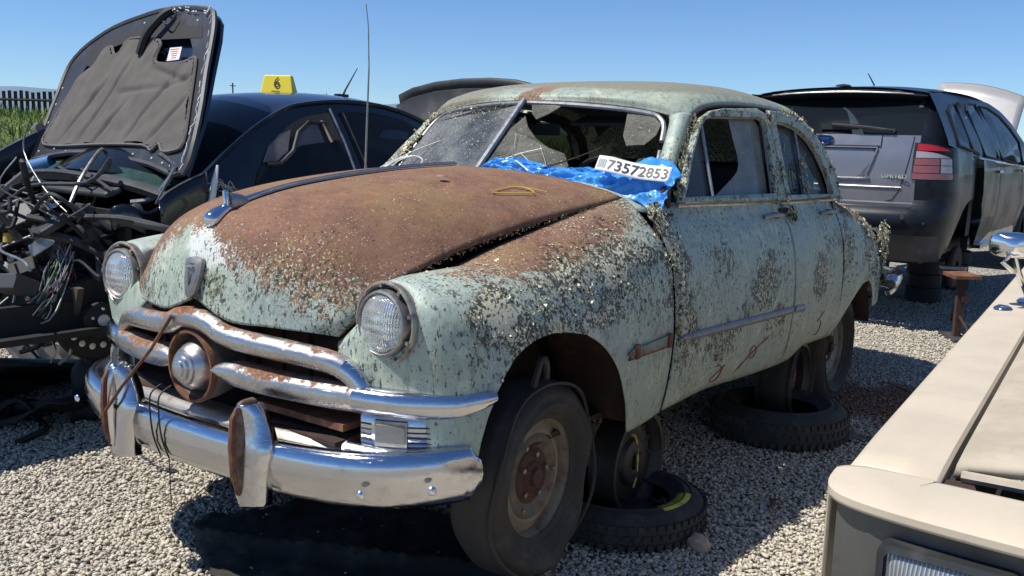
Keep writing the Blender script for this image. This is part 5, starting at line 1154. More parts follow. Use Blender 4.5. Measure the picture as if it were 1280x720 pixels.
# engine bay hollow and contents
mb = MB(); mb.box((.30,0,.26), (1.2,1.5,.03)); mb.box((-.10,0,.50), (.03,1.5,.62)); mb.box((.25,-.76,.50), (.95,.04,.50)); mb.box((.25,.62,.33), (.60,.05,.14)); sb('engine_bay', mb, M['black'], SED, smooth=False)
mb = MB(); P = [[(-.02 - .32 * t, .74 + .03 * math.sin(3 * t) , .83 + .02 * math.sin(9 * t) - .10 * k) for k in np.linspace(0, 1, 3)] + [(-.04 - .32 * t, .60, .72)] for t in np.linspace(0, 1, 12)]; o = sb('inner_fender', gmb(P), M['glossblack'], SED); solid(o, .01)
mb = MB(); G = [[(.10 - .34 * a, .22 + .50 * b, .80 + .05 * math.sin(5 * a + 3 * b) + .03 * math.sin(11 * b) - .10 * (2 * b - 1) ** 2) for b in np.linspace(0, 1, 16)] for a in np.linspace(0, 1, 14)]; sb('crumpled_panel', gmb(G), M['glossblack'], SED, auto=25)
# torn left fender stub beside the pillar
mb = MB(); G = [[(-.20 - .25 * a, .85 + .015 * math.sin(4 * b), (.865 + .13 * a ** .7) - (.26) * b) for b in np.linspace(0, 1, 6)] for a in np.linspace(0, 1, 9)]; fs = sb('fender_stub', gmb(G), M['glossblack'], SED); solid(fs, .008)
sb('stub_edge', MB().tube([(-.20 - .25 * a, .858, .868 + .13 * a ** .7) for a in np.linspace(0, 1, 9)] + [(-.452,.86,.88),(-.455,.86,.74)], .005, 5), M['alu'], fs)
# right fender still upright
mb = MB(); G = [[(.05 - .50 * a, -.86 - .03 * b, (.86 + .33 * a ** .7) - .42 * b * (1)) for b in np.linspace(0, 1, 6)] for a in np.linspace(0, 1, 10)]; fs = sb('right_fender', gmb(G), M['glossblack'], SED); solid(fs, .008)
sb('fender_lip', MB().tube([(.05 - .50 * a, -.86, .862 + .33 * a ** .7) for a in np.linspace(0, 1, 10)], .008, 5), M['alu'], fs)
mb = MB(); mb.lathe([(.0,.0),(.03,.0),(.03,-.04),(0,-.04)], (-.42,-.86,1.19), 'Y', 14); sb('fender_bolt', mb, M['alu'], fs)
# blue washer bottle neck
mb = MB(); mb.tube([(-.28,-.74,.95),(-.36,-.60,1.00)], [.05,.038], 10); sb('blue_cover', mb, simple('blue_plastic', (.06, .17, .36), .4), SED)
# fuse box with rows of relays
fb = MB(); fb.box((-.02,.28,.625), (.24,.46,.09), rot=Matrix.Rotation(-.12,4,'X')); o = sb('fuse_box', fb, M['plastic'], SED, smooth=False); bevel(o, .01)
R_ = Matrix.Rotation(-.12, 4, 'X'); rl_ = [MB() for _ in range(4)]
for i in range(9):
    for j in range(5):
        if rng.random() < .15: continue
        p = Vector((-.02,.28,.625)) + R_ @ Vector((-.09 + .045 * j, -.20 + .05 * i, .052)); k = rng.choice(4, p=[.35, .4, .2, .05]); rl_[k].box(tuple(p), (.032, .036 if i > 4 else .02, rng.uniform(.02, .045)), rot=R_)
for k, (nm, cl_) in enumerate((('relay', (.30, .31, .32)), ('relay', (.03, .03, .03)), ('fuse', (.48, .48, .46)), ('fuse', (.5, .22, .12)))):
    if rl_[k].v: q = sb(nm, rl_[k], simple('relay_plastic_%d' % k, cl_, .5), o, smooth=False); 
mb = MB(); mb.box((.06,.10,.69), (.07,.07,.05)); q = sb('red_cap', mb, simple('red_plastic', (.55, .06, .03), .4), SED, smooth=False); bevel(q, .015, 3)
mb = MB(); mb.lathe([(0,.05),(.025,.045),(.028,0)], (.18,.10,.63), 'Z', 12); mb.lathe([(0,.03),(.02,.028),(.022,0)], (-.36,-.02,.86), 'Z', 12); sb('yellow_cap', mb, simple('yellow_plastic', (.55, .42, .08), .5), SED)
mb = MB(); mb.tube([(-.34,-.02,.86),(-.20,.06,.66)], .006, 6); sb('dipstick', mb, simple('dipstick_yellow', (.35, .28, .08), .5), SED)
mb = MB(); mb.box((.24,-.16,.62), (.08,.08,.16), rz=.4); mb.box((.26,-.10,.55), (.07,.12,.07), rz=.2); q = sb('red_connector', mb, simple('red_connector_plastic', (.45, .03, .04), .45), SED, smooth=False); bevel(q, .02, 3)
mb = MB(); mb.lathe([(0,.03),(.05,.03),(.06,.0),(.06,-.08),(.03,-.1)], (.12,-.30,.76), 'Z', 20); mb.lathe([(0,.05),(.04,.045),(.045,-.06)], (.02,-.16,.75), 'Z', 20); mb.box((.05,-.25,.67), (.20,.24,.10)); q = sb('alternator', mb, M['alu'], SED)
# jumble of hoses, brackets and harness
for k in range(58):
    mb = MB(); p = np.array([rng.uniform(-.05, .42), rng.uniform(-.6, .62), rng.uniform(.45, .74)]) if k < 26 else np.array([rng.uniform(-.12, .22), rng.uniform(-.6, .66), rng.uniform(.66, .82)]); d = rng.normal(0, 1, 3) * np.array([.10, .20, .06]); P = [tuple(p), tuple(p + d + rng.normal(0, .03, 3)), tuple(p + 2 * d), tuple(p + 2.2 * d + rng.normal(0, .07, 3))]
    mb.tube(rails(P, 4), rng.choice([.006, .010, .018, .024] if k < 26 else [.004, .006, .010, .014]), 7); sb('hose', mb, [M['plastic'], M['plastic'], M['alu'], M['greyplastic'], M['black']][k % 5], SED)
for k in range(40):
    mb = MB(); mb.box((rng.uniform(-.05,.4), rng.uniform(-.6,.6), rng.uniform(.45,.70)) if k < 16 else (rng.uniform(-.14,.2), rng.uniform(-.62,.6), rng.uniform(.66,.80)), (rng.uniform(.04,.16), rng.uniform(.04,.2), rng.uniform(.02,.10)), rot=__import__('mathutils').Euler(rng.uniform(-.6,.6,3)).to_matrix().to_4x4()); q = sb('bracket', mb, [M['plastic'], M['alu'], M['black'], M['greyplastic']][k % 4], SED, smooth=False); bevel(q, .006)
wcols = [simple('wire_%s' % n, c_, .5) for n, c_ in (('grey', (.30,.30,.28)), ('red', (.25,.03,.03)), ('green', (.04,.15,.06)), ('violet', (.12,.07,.16)), ('black', (.02,.02,.02)), ('white', (.45,.45,.42)))]
for k in range(60):
    a = rng.normal(0, .026, (6, 3)); base = np.array([(.10,.52,.62),(.16,.58,.50),(.26,.62,.38),(.34,.52,.30),(.42,.30,.30),(.48,.02,.32)]) + a
    if k % 3 == 0: base[-1] += rng.normal(0, .1, 3)
    sb('harness_wire', MB().tube(rails([tuple(p) for p in base], 4), .0035, 4), wcols[k % 6], SED)
sb('harness_sleeve', MB().tube(rails([(.30,.50,.285),(.42,.28,.29),(.48,.02,.31),(.46,-.2,.40)], 4), .02, 8), M['greyplastic'], SED)
# front crossmember panel, hub and brake rotor
mb = MB(); mb.poly([[(.10,.70,.46),(.10,.62,.27),(.10,.50,.20),(.10,.30,.12),(.10,-.10,.10),(.10,-.45,.04),(.10,-.55,.40),(.10,-.2,.44),(.10,.2,.40),(.10,.5,.47)]]); q = sb('crossmember', mb, simple('dusty_brown_panel', (.085,.070,.053), .85, 0, .6, 9, .5), SED, smooth=False); solid(q, .03)
for k in range(14):
    y_ = rng.uniform(-.5, .6); z_ = rng.uniform(.16, .46); mb = MB(); mb.tube(rails([(.13, y_, z_ + .12), (.16, y_ + rng.normal(0, .05), z_ + .05), (.15, y_ + rng.normal(0, .08), z_ - .03), (.17, y_ + rng.normal(0, .1), z_ - .10)], 4), rng.choice([.005, .008, .012]), 6); sb('hose', mb, [M['plastic'], M['alu'], M['black'], M['greyplastic']][k % 4], SED)
mb = MB(); mb.lathe([(.05,-.10),(.19,-.10),(.20,-.09),(.20,-.07),(.19,-.06),(.09,-.06),(.085,.0),(.06,.01),(0,.01)], (.02,.70,.30), 'Y', 48); hb = sb('brake_rotor', mb, M['black'], SED)
mb = MB()
mb.lathe([(0,.010),(.026,.008),(.030,0)], (.02,.712,.30), 'Y', 20)
for k in range(5): a = 2*PI*k/5+.3; mb.lathe([(0,.012),(.007,.010),(.008,0)], (.02+.055*math.cos(a),.705,.30+.055*math.sin(a)), 'Y', 8)
for k in range(16):
    a = 2*PI*k/16; 
    if k < 10 or k > 14: mb.lathe([(0,.002),(.013,.002),(.016,0)], (.02-.135*math.cos(a+.2),.642,.30-.135*math.sin(a+.2)), 'Y', 10)
sb('rotor_lit_holes', mb, simple('lit_hole_dots', (.75,.74,.70), .35, .3), hb)  # pale stud-like discs stand in for light seen through the rotor holes
mb = MB()
for s in (1, -1):
    mb.box((-.55, s*.6, .02-.06), (.12,.12,.40)); mb.box((-2.9, s*.6, -.05), (.12,.12,.40))
sb('axle_stand', mb, M['black'], SED, smooth=False)
# roof fittings
mb = MB(); mb.box((-2.02,0,1.452), (.10,.03,.02)); mb.tube([(-2.03,0,1.45),(-2.06,0,1.50),(-2.16,0,1.64)], [.008,.006,.003], 6); sb('roof_antenna', mb, M['plastic'], rf)

# yellow numbered marker on the roof
cm = Matrix.Translation((.013,-2.418,.107)) @ Matrix.Rotation(-.06,4,'Z')
pos = cm @ Vector((-1.68,-.22,1.452))
YM = empty('roof_marker', tuple(pos), rz=.62, label='yellow tent-shaped marker with a black 6 standing on the black sedan roof', cat='marker')
w_, h_, d_ = .105, .115, .07
V = [(d_,-w_*1.02,0),(d_,w_*1.02,0),(.030,w_*.82,h_),(.030,-w_*.82,h_),(-d_,-w_*1.02,0),(-d_,w_*1.02,0),(-.030,w_*.82,h_),(-.030,-w_*.82,h_)]
ym = simple('yellow_card', (.80,.66,.03), .45, 0, .08, 6, .05)
o = mobj('folded_card', V, [(0,1,2,3),(1,5,6,2),(5,4,7,6),(4,0,3,7),(3,2,6,7)], ym, YM, False, True); bevel(o, .006)
blk = simple('black_print', (.012,.012,.012), .5)
nrm_ = Vector((h_, 0, d_-.030)).normalized(); upv = Vector((-(d_-.030), 0, h_)).normalized(); rt = upv.cross(nrm_)
Mt = Matrix((rt, upv, nrm_)).transposed().to_4x4(); Mt.translation = Vector(((d_+.030)/2, .0, h_/2+.006)) + nrm_ * .003
text_mesh('digit', '6', .105, blk, YM, Mt, sx=.85, font_bold=0, local=True, depth=0.0)
mb = MB(); 
for k in range(9): mb.box((d_-.004, -.03+.006*k, .010), (.004,.003,rng.uniform(.004,.009)))
mb.build('small_print', blk, YM, smooth=False, local=True)

# loose black debris lying in front of the sedan
DB = empty('bumper_debris', tuple(cm @ Vector((0,-.1,-.257))), rz=-.1, label='crumpled black bumper cover lying on the gravel below the black sedan', cat='car part')
G = []
for a in np.linspace(0, 1, 30):
    x = .30 - .95 * a + .15 * math.sin(6 * a); y = -.75 + 1.2 * a + .1 * math.sin(9 * a)
    G.append([(x + .14 * math.cos(q) * (1 + .3 * math.sin(7 * a)), y + .10 * math.sin(q * 1.3), .10 + (.085 + .03 * math.sin(8 * a)) * math.sin(q)) for q in np.linspace(-.9, PI + .7, 12)])
o = mobj('bumper_cover', [p for r in G for p in r], gridfaces(30, 12), M['plastic'], DB, True, True, auto=30); solid(o, .006)
mb = MB(); mb.tube(rails([(.45,-.6,.03),(.40,-.2,.08),(.25,.2,.04),(.05,.5,.10),(-.2,.62,.03)], 5), .025, 7); mb.build('trim_strip', M['black'], DB, local=True)
T2 = empty('worn_tyre', tuple(cm @ Vector((-.42,.12,-.257+.10))), label='black tyre lying flat on the gravel under the sedan brake rotor', cat='tyre')
mb = MB(); mb.lathe(tyre_prof(.31,.19,.19), (0,0,0), 'Z', 40); mb.build('tyre_carcass', M['rubber'], T2, local=True)
for j_, (px_, py_, rz_, lb_) in enumerate(((.05,-.35,.3,'crumpled black fender liner lying nearest the left photo edge'), (-.35,-.75,1.4,'folded black plastic tray lying under the sedan crossmember'), (.20,.20,2.2,'black splash shield lying in the sedan shadow left of the chrome bumper'))):
    LD = empty('plastic_liner', tuple(cm @ Vector((px_, py_, -.257))), rz=rz_, label=lb_, cat='car part'); G = [[(.62 * (a - .5) + .04 * math.sin(7 * b), .42 * (b - .5), .02 + .13 * abs(math.sin(2.6 * a + j_)) * (1 - .6 * b) + .05 * mnoise.noise(Vector((a * 4, b * 5, j_)))) for b in np.linspace(0, 1, 14)] for a in np.linspace(0, 1, 20)]
    o = mobj('liner_shell', [p for r in G for p in r], gridfaces(20, 14), M['black'], LD, True, True, auto=40); solid(o, .006)
for k in range(3):
    w_o = empty('loose_hose', tuple(cm @ Vector((.15 + .12*k, -.25+.22*k, -.257))), rz=k*1.1, label=['thin black hose dangling to the gravel at the left photo edge', 'curled black cable on the gravel left of the chrome bumper', 'bent black pipe on the gravel before the sedan debris'][k], cat='hose')
    mb = MB(); mb.tube(rails([(0,0,.015),(.12,.10,.05+.03*k),(.26,.05,.02),(.36,-.10,.03),(.30,-.25,.015)], 5), .009+.003*k, 6); mb.build('hose_run', M['black'], w_o, local=True)

for j_, (px_, py_, rz_, sc_, lb_) in enumerate(((-.55,-.1,.8,.8,'dark rubber weather strip heap right of the black bumper cover'), (.42,-.55,2.6,.7,'small black duct lying in front of the crumpled bumper cover'), (-.15,.45,.2,.9,'flattened black duct nearest the chrome bumper end on the shaded gravel'))):
    DH = empty('air_duct', tuple(cm @ Vector((px_, py_, -.257))), rz=rz_, label=lb_, cat='car part'); mb = MB(); mb.tube(rails([(-.25*sc_,-.1,.05),(-.1,.06,.10*sc_),(.08,.02,.07),(.22*sc_,-.09,.05)], 6), [.05 + .012 * math.sin(k * 1.9) for k in range(19)], 10); mb.build('duct_body', M['black'], DH, local=True)
# ------------------------------------------------------------------ grey SUV seen from behind
UDZ = .283
SUV = empty('grey_suv', (-5.193, -.092, GZ), rz=3.114, label='dark grey SUV with red and clear tail lamps, seen from behind', cat='car')
ub = local_parts(SUV, UDZ)
# local axes: x forward, rear face near x=0.05, y<0 is its right side (towards the viewer's right)
M['greydark'] = car_paint('dark_navy_grey_paint', (.009, .012, .019), .34, .0, .18, (.04, .045, .055), .06)
[n_ for n_ in M['greydark'].node_tree.nodes if n_.type == 'BSDF_PRINCIPLED'][0].inputs['Specular IOR Level'].default_value = .18
M['greymet'] = car_paint('lit_grey_paint', (.27, .27, .295), .34, .6, .5, (.22, .22, .225), .2)  # paler than the dark body: sun and sky light painted into the grey
M['suvglass'] = glassy('dark_side_glass', (.006,.008,.010), (.03,.033,.036), .02, .05, None, .10); [n_ for n_ in M['suvglass'].node_tree.nodes if n_.type == 'BSDF_PRINCIPLED'][0].inputs['Specular IOR Level'].default_value = .08
def rx(z, y):      # rear face profile
    base = float(np.interp(z, [.30,.45,.60,.68,.72,.9,1.1,1.27,1.40,1.55,1.62], [.10,.03,.0,.02,.06,.055,.07,.10,.19,.30,.36]))
    return base + .10 * (abs(y) / .88) ** 2.6 + (.22 * max(0, (abs(y) - .72) / .2) ** 2)
def sy(z, x=1.0):       # side half width by height
    return float(np.interp(z, [.30,.45,.60,.80,1.0,1.15,1.25,1.45,1.60,1.66], [.86,.90,.93,.945,.935,.915,.885,.80,.72,.66]))
def rear_grid(z0, z1, y0, y1, off=0, ny=24, nz=16):
    return [[(rx(z, y) - off, y, z) for z in np.linspace(z0, z1, nz)] for y in np.linspace(y0, y1, ny)]
ub('tailgate_glass', gmb(rear_grid(1.27, 1.58, -.70, .70), True), M['tintglass'])
tg = ub('tailgate', gmb([[(rx(z, y), y, z) for z in np.linspace(.745 + .0 * y, 1.27, 14)] for y in np.linspace(-.70, .70, 26)], True), M['greymet'])
# bright upper band, recessed plate pocket, lower trim lines
def strip(z0, z1, y0, y1, out, mat, nm, par=None):
    G = [[(rx(z, y) - out, y, z) for z in (z0, z0 + .001, (z0 + z1) / 2, z1 - .001, z1)] for y in np.linspace(y0, y1, 16)]
    for r in G: r[0] = (r[0][0] + out, r[0][1], r[0][2]); r[-1] = (r[-1][0] + out, r[-1][1], r[-1][2])
    return ub(nm, gmb(G, True), mat, par)
strip(1.185, 1.262, -.42, .66, .014, M['greymet'], 'upper_band', tg)
pocket = [(-.40,1.165),(-.335,.965),(-.28,.925),(.62,.925),(.62,1.165)]
mb = MB(); mb.poly([[(rx(z, y) - .004, y, z) for y, z in pocket]]); ub('plate_recess', mb, simple('plate_recess_grey', (.10,.105,.135), .4, .3, .2, 4, .05), tg, smooth=False)
ub('recess_edge', MB().tube([(rx(z, y) - .008, y, z) for y, z in rails([(a, b, 0) for a, b in pocket], 4) and [(p[0], p[1]) for p in rails([(a, b, 0) for a, b in pocket[:4]], 5)]], .009, 6), M['alu'], tg)
ub('recess_lip', MB().tube([(rx(1.165, y) - .008, y, 1.168) for y in np.linspace(-.40, .62, 8)], .008, 6), M['plastic'], tg)
ub('gate_line', MB().tube([(rx(.865, y) - .004, y, .865) for y in np.linspace(-.60, .62, 12)], .007, 6), M['alu'], tg)
ub('gate_seam', MB().tube([(rx(z, y) - .001, y, z) for y, z in [(-.655,1.26),(-.64,1.1),(-.615,.95),(-.585,.84),(-.54,.77),(-.46,.745),(.6,.745)]], .004, 5), M['black'], tg)
ub('gate_seam', MB().tube([(rx(z, y) - .002, y, z) for y, z in [(-.42,1.27),(-.405,1.20),(-.40,1.16)]], .003, 5), M['black'], tg)
mb = MB()
for y, z in ((.02,1.125),(.05,1.0)): mb.box((rx(z,y)-.006,y,z), (.006,.02,.02))
ub('bolt_hole', mb, M['black'], tg, smooth=False)
# blue oval badge
ctr_y, ctr_z = .03, 1.222
mb = MB(); ov = [(rx(ctr_z, ctr_y) - .022, ctr_y + .078 * math.cos(a), ctr_z + .034 * math.sin(a)) for a in np.linspace(0, 2 * PI, 40, endpoint=False)]; mb.poly([ov]); bd = ub('oval_badge', mb, simple('badge_blue', (.02,.07,.28), .25, .3), tg, smooth=False)
ub('badge_ring', MB().tube([(rx(ctr_z, ctr_y) - .022, ctr_y + .084 * math.cos(a), ctr_z + .039 * math.sin(a)) for a in np.linspace(0, 2 * PI, 40, endpoint=False)], .006, 6, closed=True), M['cleanchrome'], bd)
def suv_text(nm, s, size, y, z, out, par, mat, sx=1.0, shear=0):
    Mt = Matrix(((0,0,-1),(-1,0,0),(0,1,0))).to_4x4(); Mt.translation = Vector((rx(z, y) - out, y, z + UDZ))
    return text_mesh(nm, s, size, mat, par, Mt, sx=sx, local=True, depth=.002, font_bold=.001)
suv_text('badge_script', 'Ford', .052, ctr_y, ctr_z - .002, .026, bd, M['cleanchrome'], 1.15)
suv_text('model_lettering', 'LIMITED', .043, -.545, .952, .012, tg, M['cleanchrome'], 1.25)
# spoiler
mb = gmb([[(rx(1.60, y) - .10 + .06 * (abs(y) / .7) ** 2, y, 1.565 - .03 * (abs(y)/.7)**2), (rx(1.60, y) - .13 + .06 * (abs(y) / .7) ** 2, y, 1.60 - .03 * (abs(y)/.7)**2), (rx(1.60, y) - .08, y, 1.635 - .03 * (abs(y)/.7)**2), (rx(1.60, y) + .16, y, 1.67 - .03 * (abs(y)/.7)**2)] for y in np.linspace(-.69, .69, 20)], True); o = ub('spoiler', mb, M['greydark']); solid(o, .02)
ub('spoiler_edge', MB().tube([(rx(1.60, y) - .135 + .06 * (abs(y) / .7) ** 2, y, 1.612 - .03 * (abs(y)/.7)**2) for y in np.linspace(-.68, .68, 14)], .008, 6), M['alu'], o)
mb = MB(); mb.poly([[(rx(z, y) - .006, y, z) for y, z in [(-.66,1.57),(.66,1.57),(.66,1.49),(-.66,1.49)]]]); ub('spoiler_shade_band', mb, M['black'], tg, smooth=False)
# wiper
mb = MB(); mb.tube([(rx(1.30,-.50)-.03,-.50,1.305),(rx(1.31,-.3)-.045,-.30,1.325),(rx(1.33,-.02)-.045,-.02,1.345)], [.010,.015,.013], 7); mb.box((rx(1.33,-.05)-.03,-.08,1.33), (.02,.30,.045)); mb.tube([(rx(1.3,-.5)-.0,-.50,1.30),(rx(1.3,-.5)-.035,-.50,1.305)], .018, 8); ub('rear_wiper', mb, M['plastic'])
# roof + front
RT = [(.30,1.655),(.9,1.695),(1.6,1.70),(2.3,1.67),(2.75,1.60),(3.05,1.48),(3.35,1.32),(3.75,1.12)]
G = []
for x, z in [(float(a[0]), float(a[1])) for a in [cr1(np.array(RT), np.linspace(0,1,8), t) for t in np.linspace(0,1,24)]]:
    G.append([(x - .05 * (k ** 2), .70 * k, z - .055 * abs(k) ** 2.5) for k in np.linspace(-1, 1, 21)])
ub('roof', gmb(G[:16]), M['greydark']); ub('windshield', gmb(G[15:]), M['tintglass'])
mb = MB(); mb.tube([(1.0,-.05,1.71),(.85,-.05,1.78),(.80,-.05,1.80)], [.007,.005,.003], 6); ub('roof_antenna', mb, M['plastic']); mb = MB(); mb.lathe([(0,.02),(.05,.012),(.07,0)], (.50,.05,1.675), 'Z', 16); ub('roof_dome', mb, M['plastic'])
# side: upper shell with glass set in, lower doors
def side_top(x): return float(np.interp(x, [.3,.9,1.6,2.3,2.75,3.05,3.4,3.75], [1.60,1.64,1.645,1.615,1.545,1.43,1.26,1.09]))
belt_s = lambda x: float(np.interp(x, [.2, 1.0, 3.7], [1.20, 1.10, 1.00]))
for s in (-1, 1):
    G = []
    for x in np.concatenate([np.linspace(.18,.34,4), np.linspace(.4,3.72,34)]):
        zt = side_top(max(x,.3)); zb_ = belt_s(x); G.append([(x + (.0 if x > .34 else .0), s * sy(z) * (1 if x < 3 else 1 - .02*(x-3)), z) for z in np.linspace(zb_, zt, 9)])
    ub('side_frame', gmb(G, s < 0), M['greydark'])
    # corner between side and rear face
    G = []
    for z in np.linspace(.30, 1.62, 40):
        row = []
        for k in np.linspace(0, 1, 9):
            y0 = min(.70, sy(z) - .02); a0 = np.array([rx(z, y0), y0]); a2 = np.array([.42, sy(z)]); a1 = np.array([rx(z, y0) + .035, sy(z) - .012]); p = (1-k)**2*a0 + 2*k*(1-k)*a1 + k*k*a2; row.append((p[0], s * p[1], z))
        G.append(row)
    ub('rear_corner', gmb(G, s > 0), M['greydark'])
    # quarter, doors
    for nm, x0, x1 in (('rear_quarter', .42, .98), ('rear_door', 1.12, 2.02), ('front_door', 2.04, 3.12), ('front_fender', 3.14, 4.45)):
        G = []
        for x in np.linspace(x0, x1, 18):
            taper = 1 if x < 3.1 else 1 - .10 * ((x - 3.1) / 1.35) ** 2; zt = belt_s(x) if x < 3.7 else 1.0 - .1 * (x - 3.7)
            zb_ = .34
            for cxw in (.93, 3.78):
                if abs(x - cxw) < .40: zb_ = max(zb_, .36 + math.sqrt(max(0, .40 ** 2 - (x - cxw) ** 2)))
            G.append([(x, s * sy(z) * taper * (1.0 + .0), z) for z in np.linspace(zb_, zt, 12)])
        if nm == 'rear_door' and s < 0: G = [[(x, y - .05 * (x0 + .9 - x) , z) for x, y, z in r] for r in G]
        dd = ub(nm, gmb(G, s < 0), M['greydark'])
        if 'door' in nm:
            ub('handle', MB().tube([(x1 - .22, s * .965, .98), (x1 - .14, s * .975, .985), (x1 - .05, s * .965, .98)], .013, 8), M['cleanchrome'], dd)
            ub('belt_trim', MB().tube([(x, s * (sy(belt_s(x)) + .006), belt_s(x)) for x in np.linspace(x0, x1, 6)], .010, 6), M['cleanchrome'], dd)
    def glass(pts, nm='window_glass', mat='suvglass'):
        mb = MB(); mb.poly([[(x, s * (sy(z) + .006), z) for x, z in pts]]); gl_ = ub(nm, mb, M[mat], smooth=False)
        if nm == 'window_glass': ub('window_trim', MB().tube([(x, s * (sy(z) + .008), z) for x, z in rails([(a, b, 0) for a, b in pts + pts[:1]], 1) and [(p[0], p[1]) for p in pts]], .011, 6, closed=True), M['black'], gl_)
    glass([(.48,1.20),(.50,1.47),(.72,1.53),(.84,1.535),(.92,1.16)]); glass([(1.36,1.12),(1.18,1.50),(1.30,1.56),(1.62,1.57),(1.92,1.09)]); glass([(2.08,1.09),(1.76,1.56),(2.1,1.555),(2.5,1.49),(2.8,1.38),(3.02,1.26),(3.08,1.03)])
    glass([(.98,1.14),(.95,1.56),(1.08,1.57),(1.20,1.12)], 'door_gap', 'black')
    glass([(.98,1.12),(.98,.45),(1.12,.45),(1.12,1.12)], 'door_gap', 'black')
for dz_ in (0,):
    mb = MB(); mb.box((1.06,-.80,1.34), (.04,.02,.20)); ub('pillar_trim', mb, simple('pale_pillar_trim', (.5,.5,.42), .6), smooth=False)
# tail lamps
for s in (-1, 1):
    def lp(y, z, off=.0):
        z = z; yy = abs(y); 
        # on the corner surface
        y0 = .70; 
        if yy <= .70: return (rx(z, yy) - off, s * yy, z)
        k = min(1, (yy - .70) / .20); a0 = np.array([rx(z, .70), .70]); a2 = np.array([.42, sy(z)]); a1 = np.array([rx(z, .70) + .035, sy(z) - .012]); p = (1-k)**2*a0 + 2*k*(1-k)*a1 + k*k*a2; return (p[0] - off, s * (p[1] + off * .6), z)
    def patch(z0, z1, y0, y1, off, n=8, top=None):
        G = []
        for q in np.linspace(0, 1, n):
            G.append([lp(y0 + (y1 - y0) * q + .03 * (1 - t_) * 0, z0 + (z1 - z0) * t_ - (.05 * q ** 2 if top else 0) * t_, off) for t_ in np.linspace(0, 1, 6)])
        return gmb(G, s > 0)
    red = simple('lamp_red_%d' % (s+1), (.48, .012, .014), .12, 0, .15, 20, .1, None, .8); clr = simple('lamp_clear_%d' % (s+1), (.45, .42, .42), .15, .2, .4, 130, .6, None, .8); pnk = simple('lamp_pink_%d' % (s+1), (.34, .10, .10), .18, .1, .5, 120, .6, None, .8)
    root_ = ub('tail_lamp', patch(.93, 1.215, .665, .855, .008, top=True), M['black'])
    for nm, z0, z1, y0, y1, m_ in (('red_lens', 1.155, 1.205, .69, .84, red), ('clear_lens', 1.10, 1.15, .685, .84, clr), ('pink_lens', 1.045, 1.095, .68, .78, pnk), ('clear_lens', 1.045, 1.095, .785, .845, clr), ('pink_lens', .985, 1.04, .675, .78, pnk), ('clear_lens', .985, 1.04, .785, .845, clr), ('red_lens', .935, .98, .67, .85, pnk)):
        ub(nm, patch(z0, z1, y0, y1, .014, top=False if z1 < 1.1 else True), m_, root_)
# bumper
bp = ub('rear_bumper', gmb([[(rx(z, y) - (.05 + .02 * math.sin(PI * (z - .5) / .22)) * (1 if z < .735 else .4), y, z) for z in np.linspace(.50, .745, 9)] for y in np.linspace(-.80, .80, 26)], True), M['greydark'])
ub('bumper_top', gmb([[(rx(.74, y) - .052, y, .715), (rx(.74, y) - .055, y, .742), (rx(.75, y) - .01, y, .752)] for y in np.linspace(-.86, .86, 20)], True), M['greymet'], bp)
for s in (-1, 1):
    G = []
    for z in np.linspace(.50, .93, 12):
        row = []
        for k in np.linspace(0, 1, 8):
            off = .05 if z < .74 else .012
            y0 = .70; a0 = np.array([rx(z, .70) - off, .70]); a2 = np.array([.42, sy(z) + .01]); a1 = np.array([rx(z, .70) + .02 - off, sy(z) + .01]); p = (1-k)**2*a0 + 2*k*(1-k)*a1 + k*k*a2; row.append((p[0], s * p[1], z))
        G.append(row)
    ub('bumper_corner', gmb(G, s > 0), M['greymet'] if False else M['greydark'], bp)
ub('lower_valance', gmb([[(rx(z, y) - .05 + .03 * (.5 - z), y, z) for z in np.linspace(.29, .50, 6)] for y in np.linspace(-.88, .30, 24)], True), M['greyplastic'], bp)
mb = MB(); mb.lathe([(0,-.004),(.014,-.004),(.017,0)], (rx(.6,-.70)-.085,-.66,.64), 'X', 14); mb.lathe([(0,-.004),(.008,-.004),(.010,0)], (rx(.6,-.80)-.07,-.80,.60), 'X', 10); ub('parking_sensor', mb, M['greyplastic'], bp)
mb = MB(); mb.lathe([(.030,.30),(.036,.28),(.038,-.06),(.031,-.065),(.029,-.05),(.029,.20),(0,.22)], (.05,-.52,.33), 'X', 24); ub('tailpipe', mb, M['alu'])
mb = MB(); mb.box((2.2,0,.34), (3.9,1.5,.10)); mb.box((.9,0,.25), (.16,1.2,.12)); mb.box((.6,-.2,.30), (.5,.5,.12)); mb.box((2.2,0,.75), (3.3,1.4,.5)); ub('underbody', mb, M['black'], smooth=False)
mb = MB(); mb.box((2.2,-.86,.37), (2.0,.06,.10)); mb.box((1.7,-.9,.33), (.6,.10,.03)); ub('side_sill', mb, M['glossblack'], smooth=False)
# raised hood: sky reflection on its dark skin painted as a pale colour
hp_ = []
for q in np.linspace(0, 1, 14):
    y = .12 - .88 * q; zt = 1.915 - .02 * (1 - q) - .19 * q ** 2.2; hp_.append([(3.52 + .42 * k, y * (1 - .07 * (1 - k)), .98 + (zt - .98) * k) for k in np.linspace(0, 1, 8)])
o = ub('hood', gmb(hp_), simple('sky_sheen_hood', (.42,.41,.40), .35, .3, .12, 3, .1)); solid(o, .03, 1)
ub('hood_edge', MB().tube([r[-1] for r in hp_], .022, 6), M['plastic'], o)
# wing mirror on the right
mb = MB(); mb.box((3.05,-1.05,1.10), (.12,.16,.13)); mb.box((3.05,-.94,1.05), (.05,.10,.04)); o = ub('wing_mirror', mb, M['glossblack'], smooth=False); bevel(o, .03, 3)
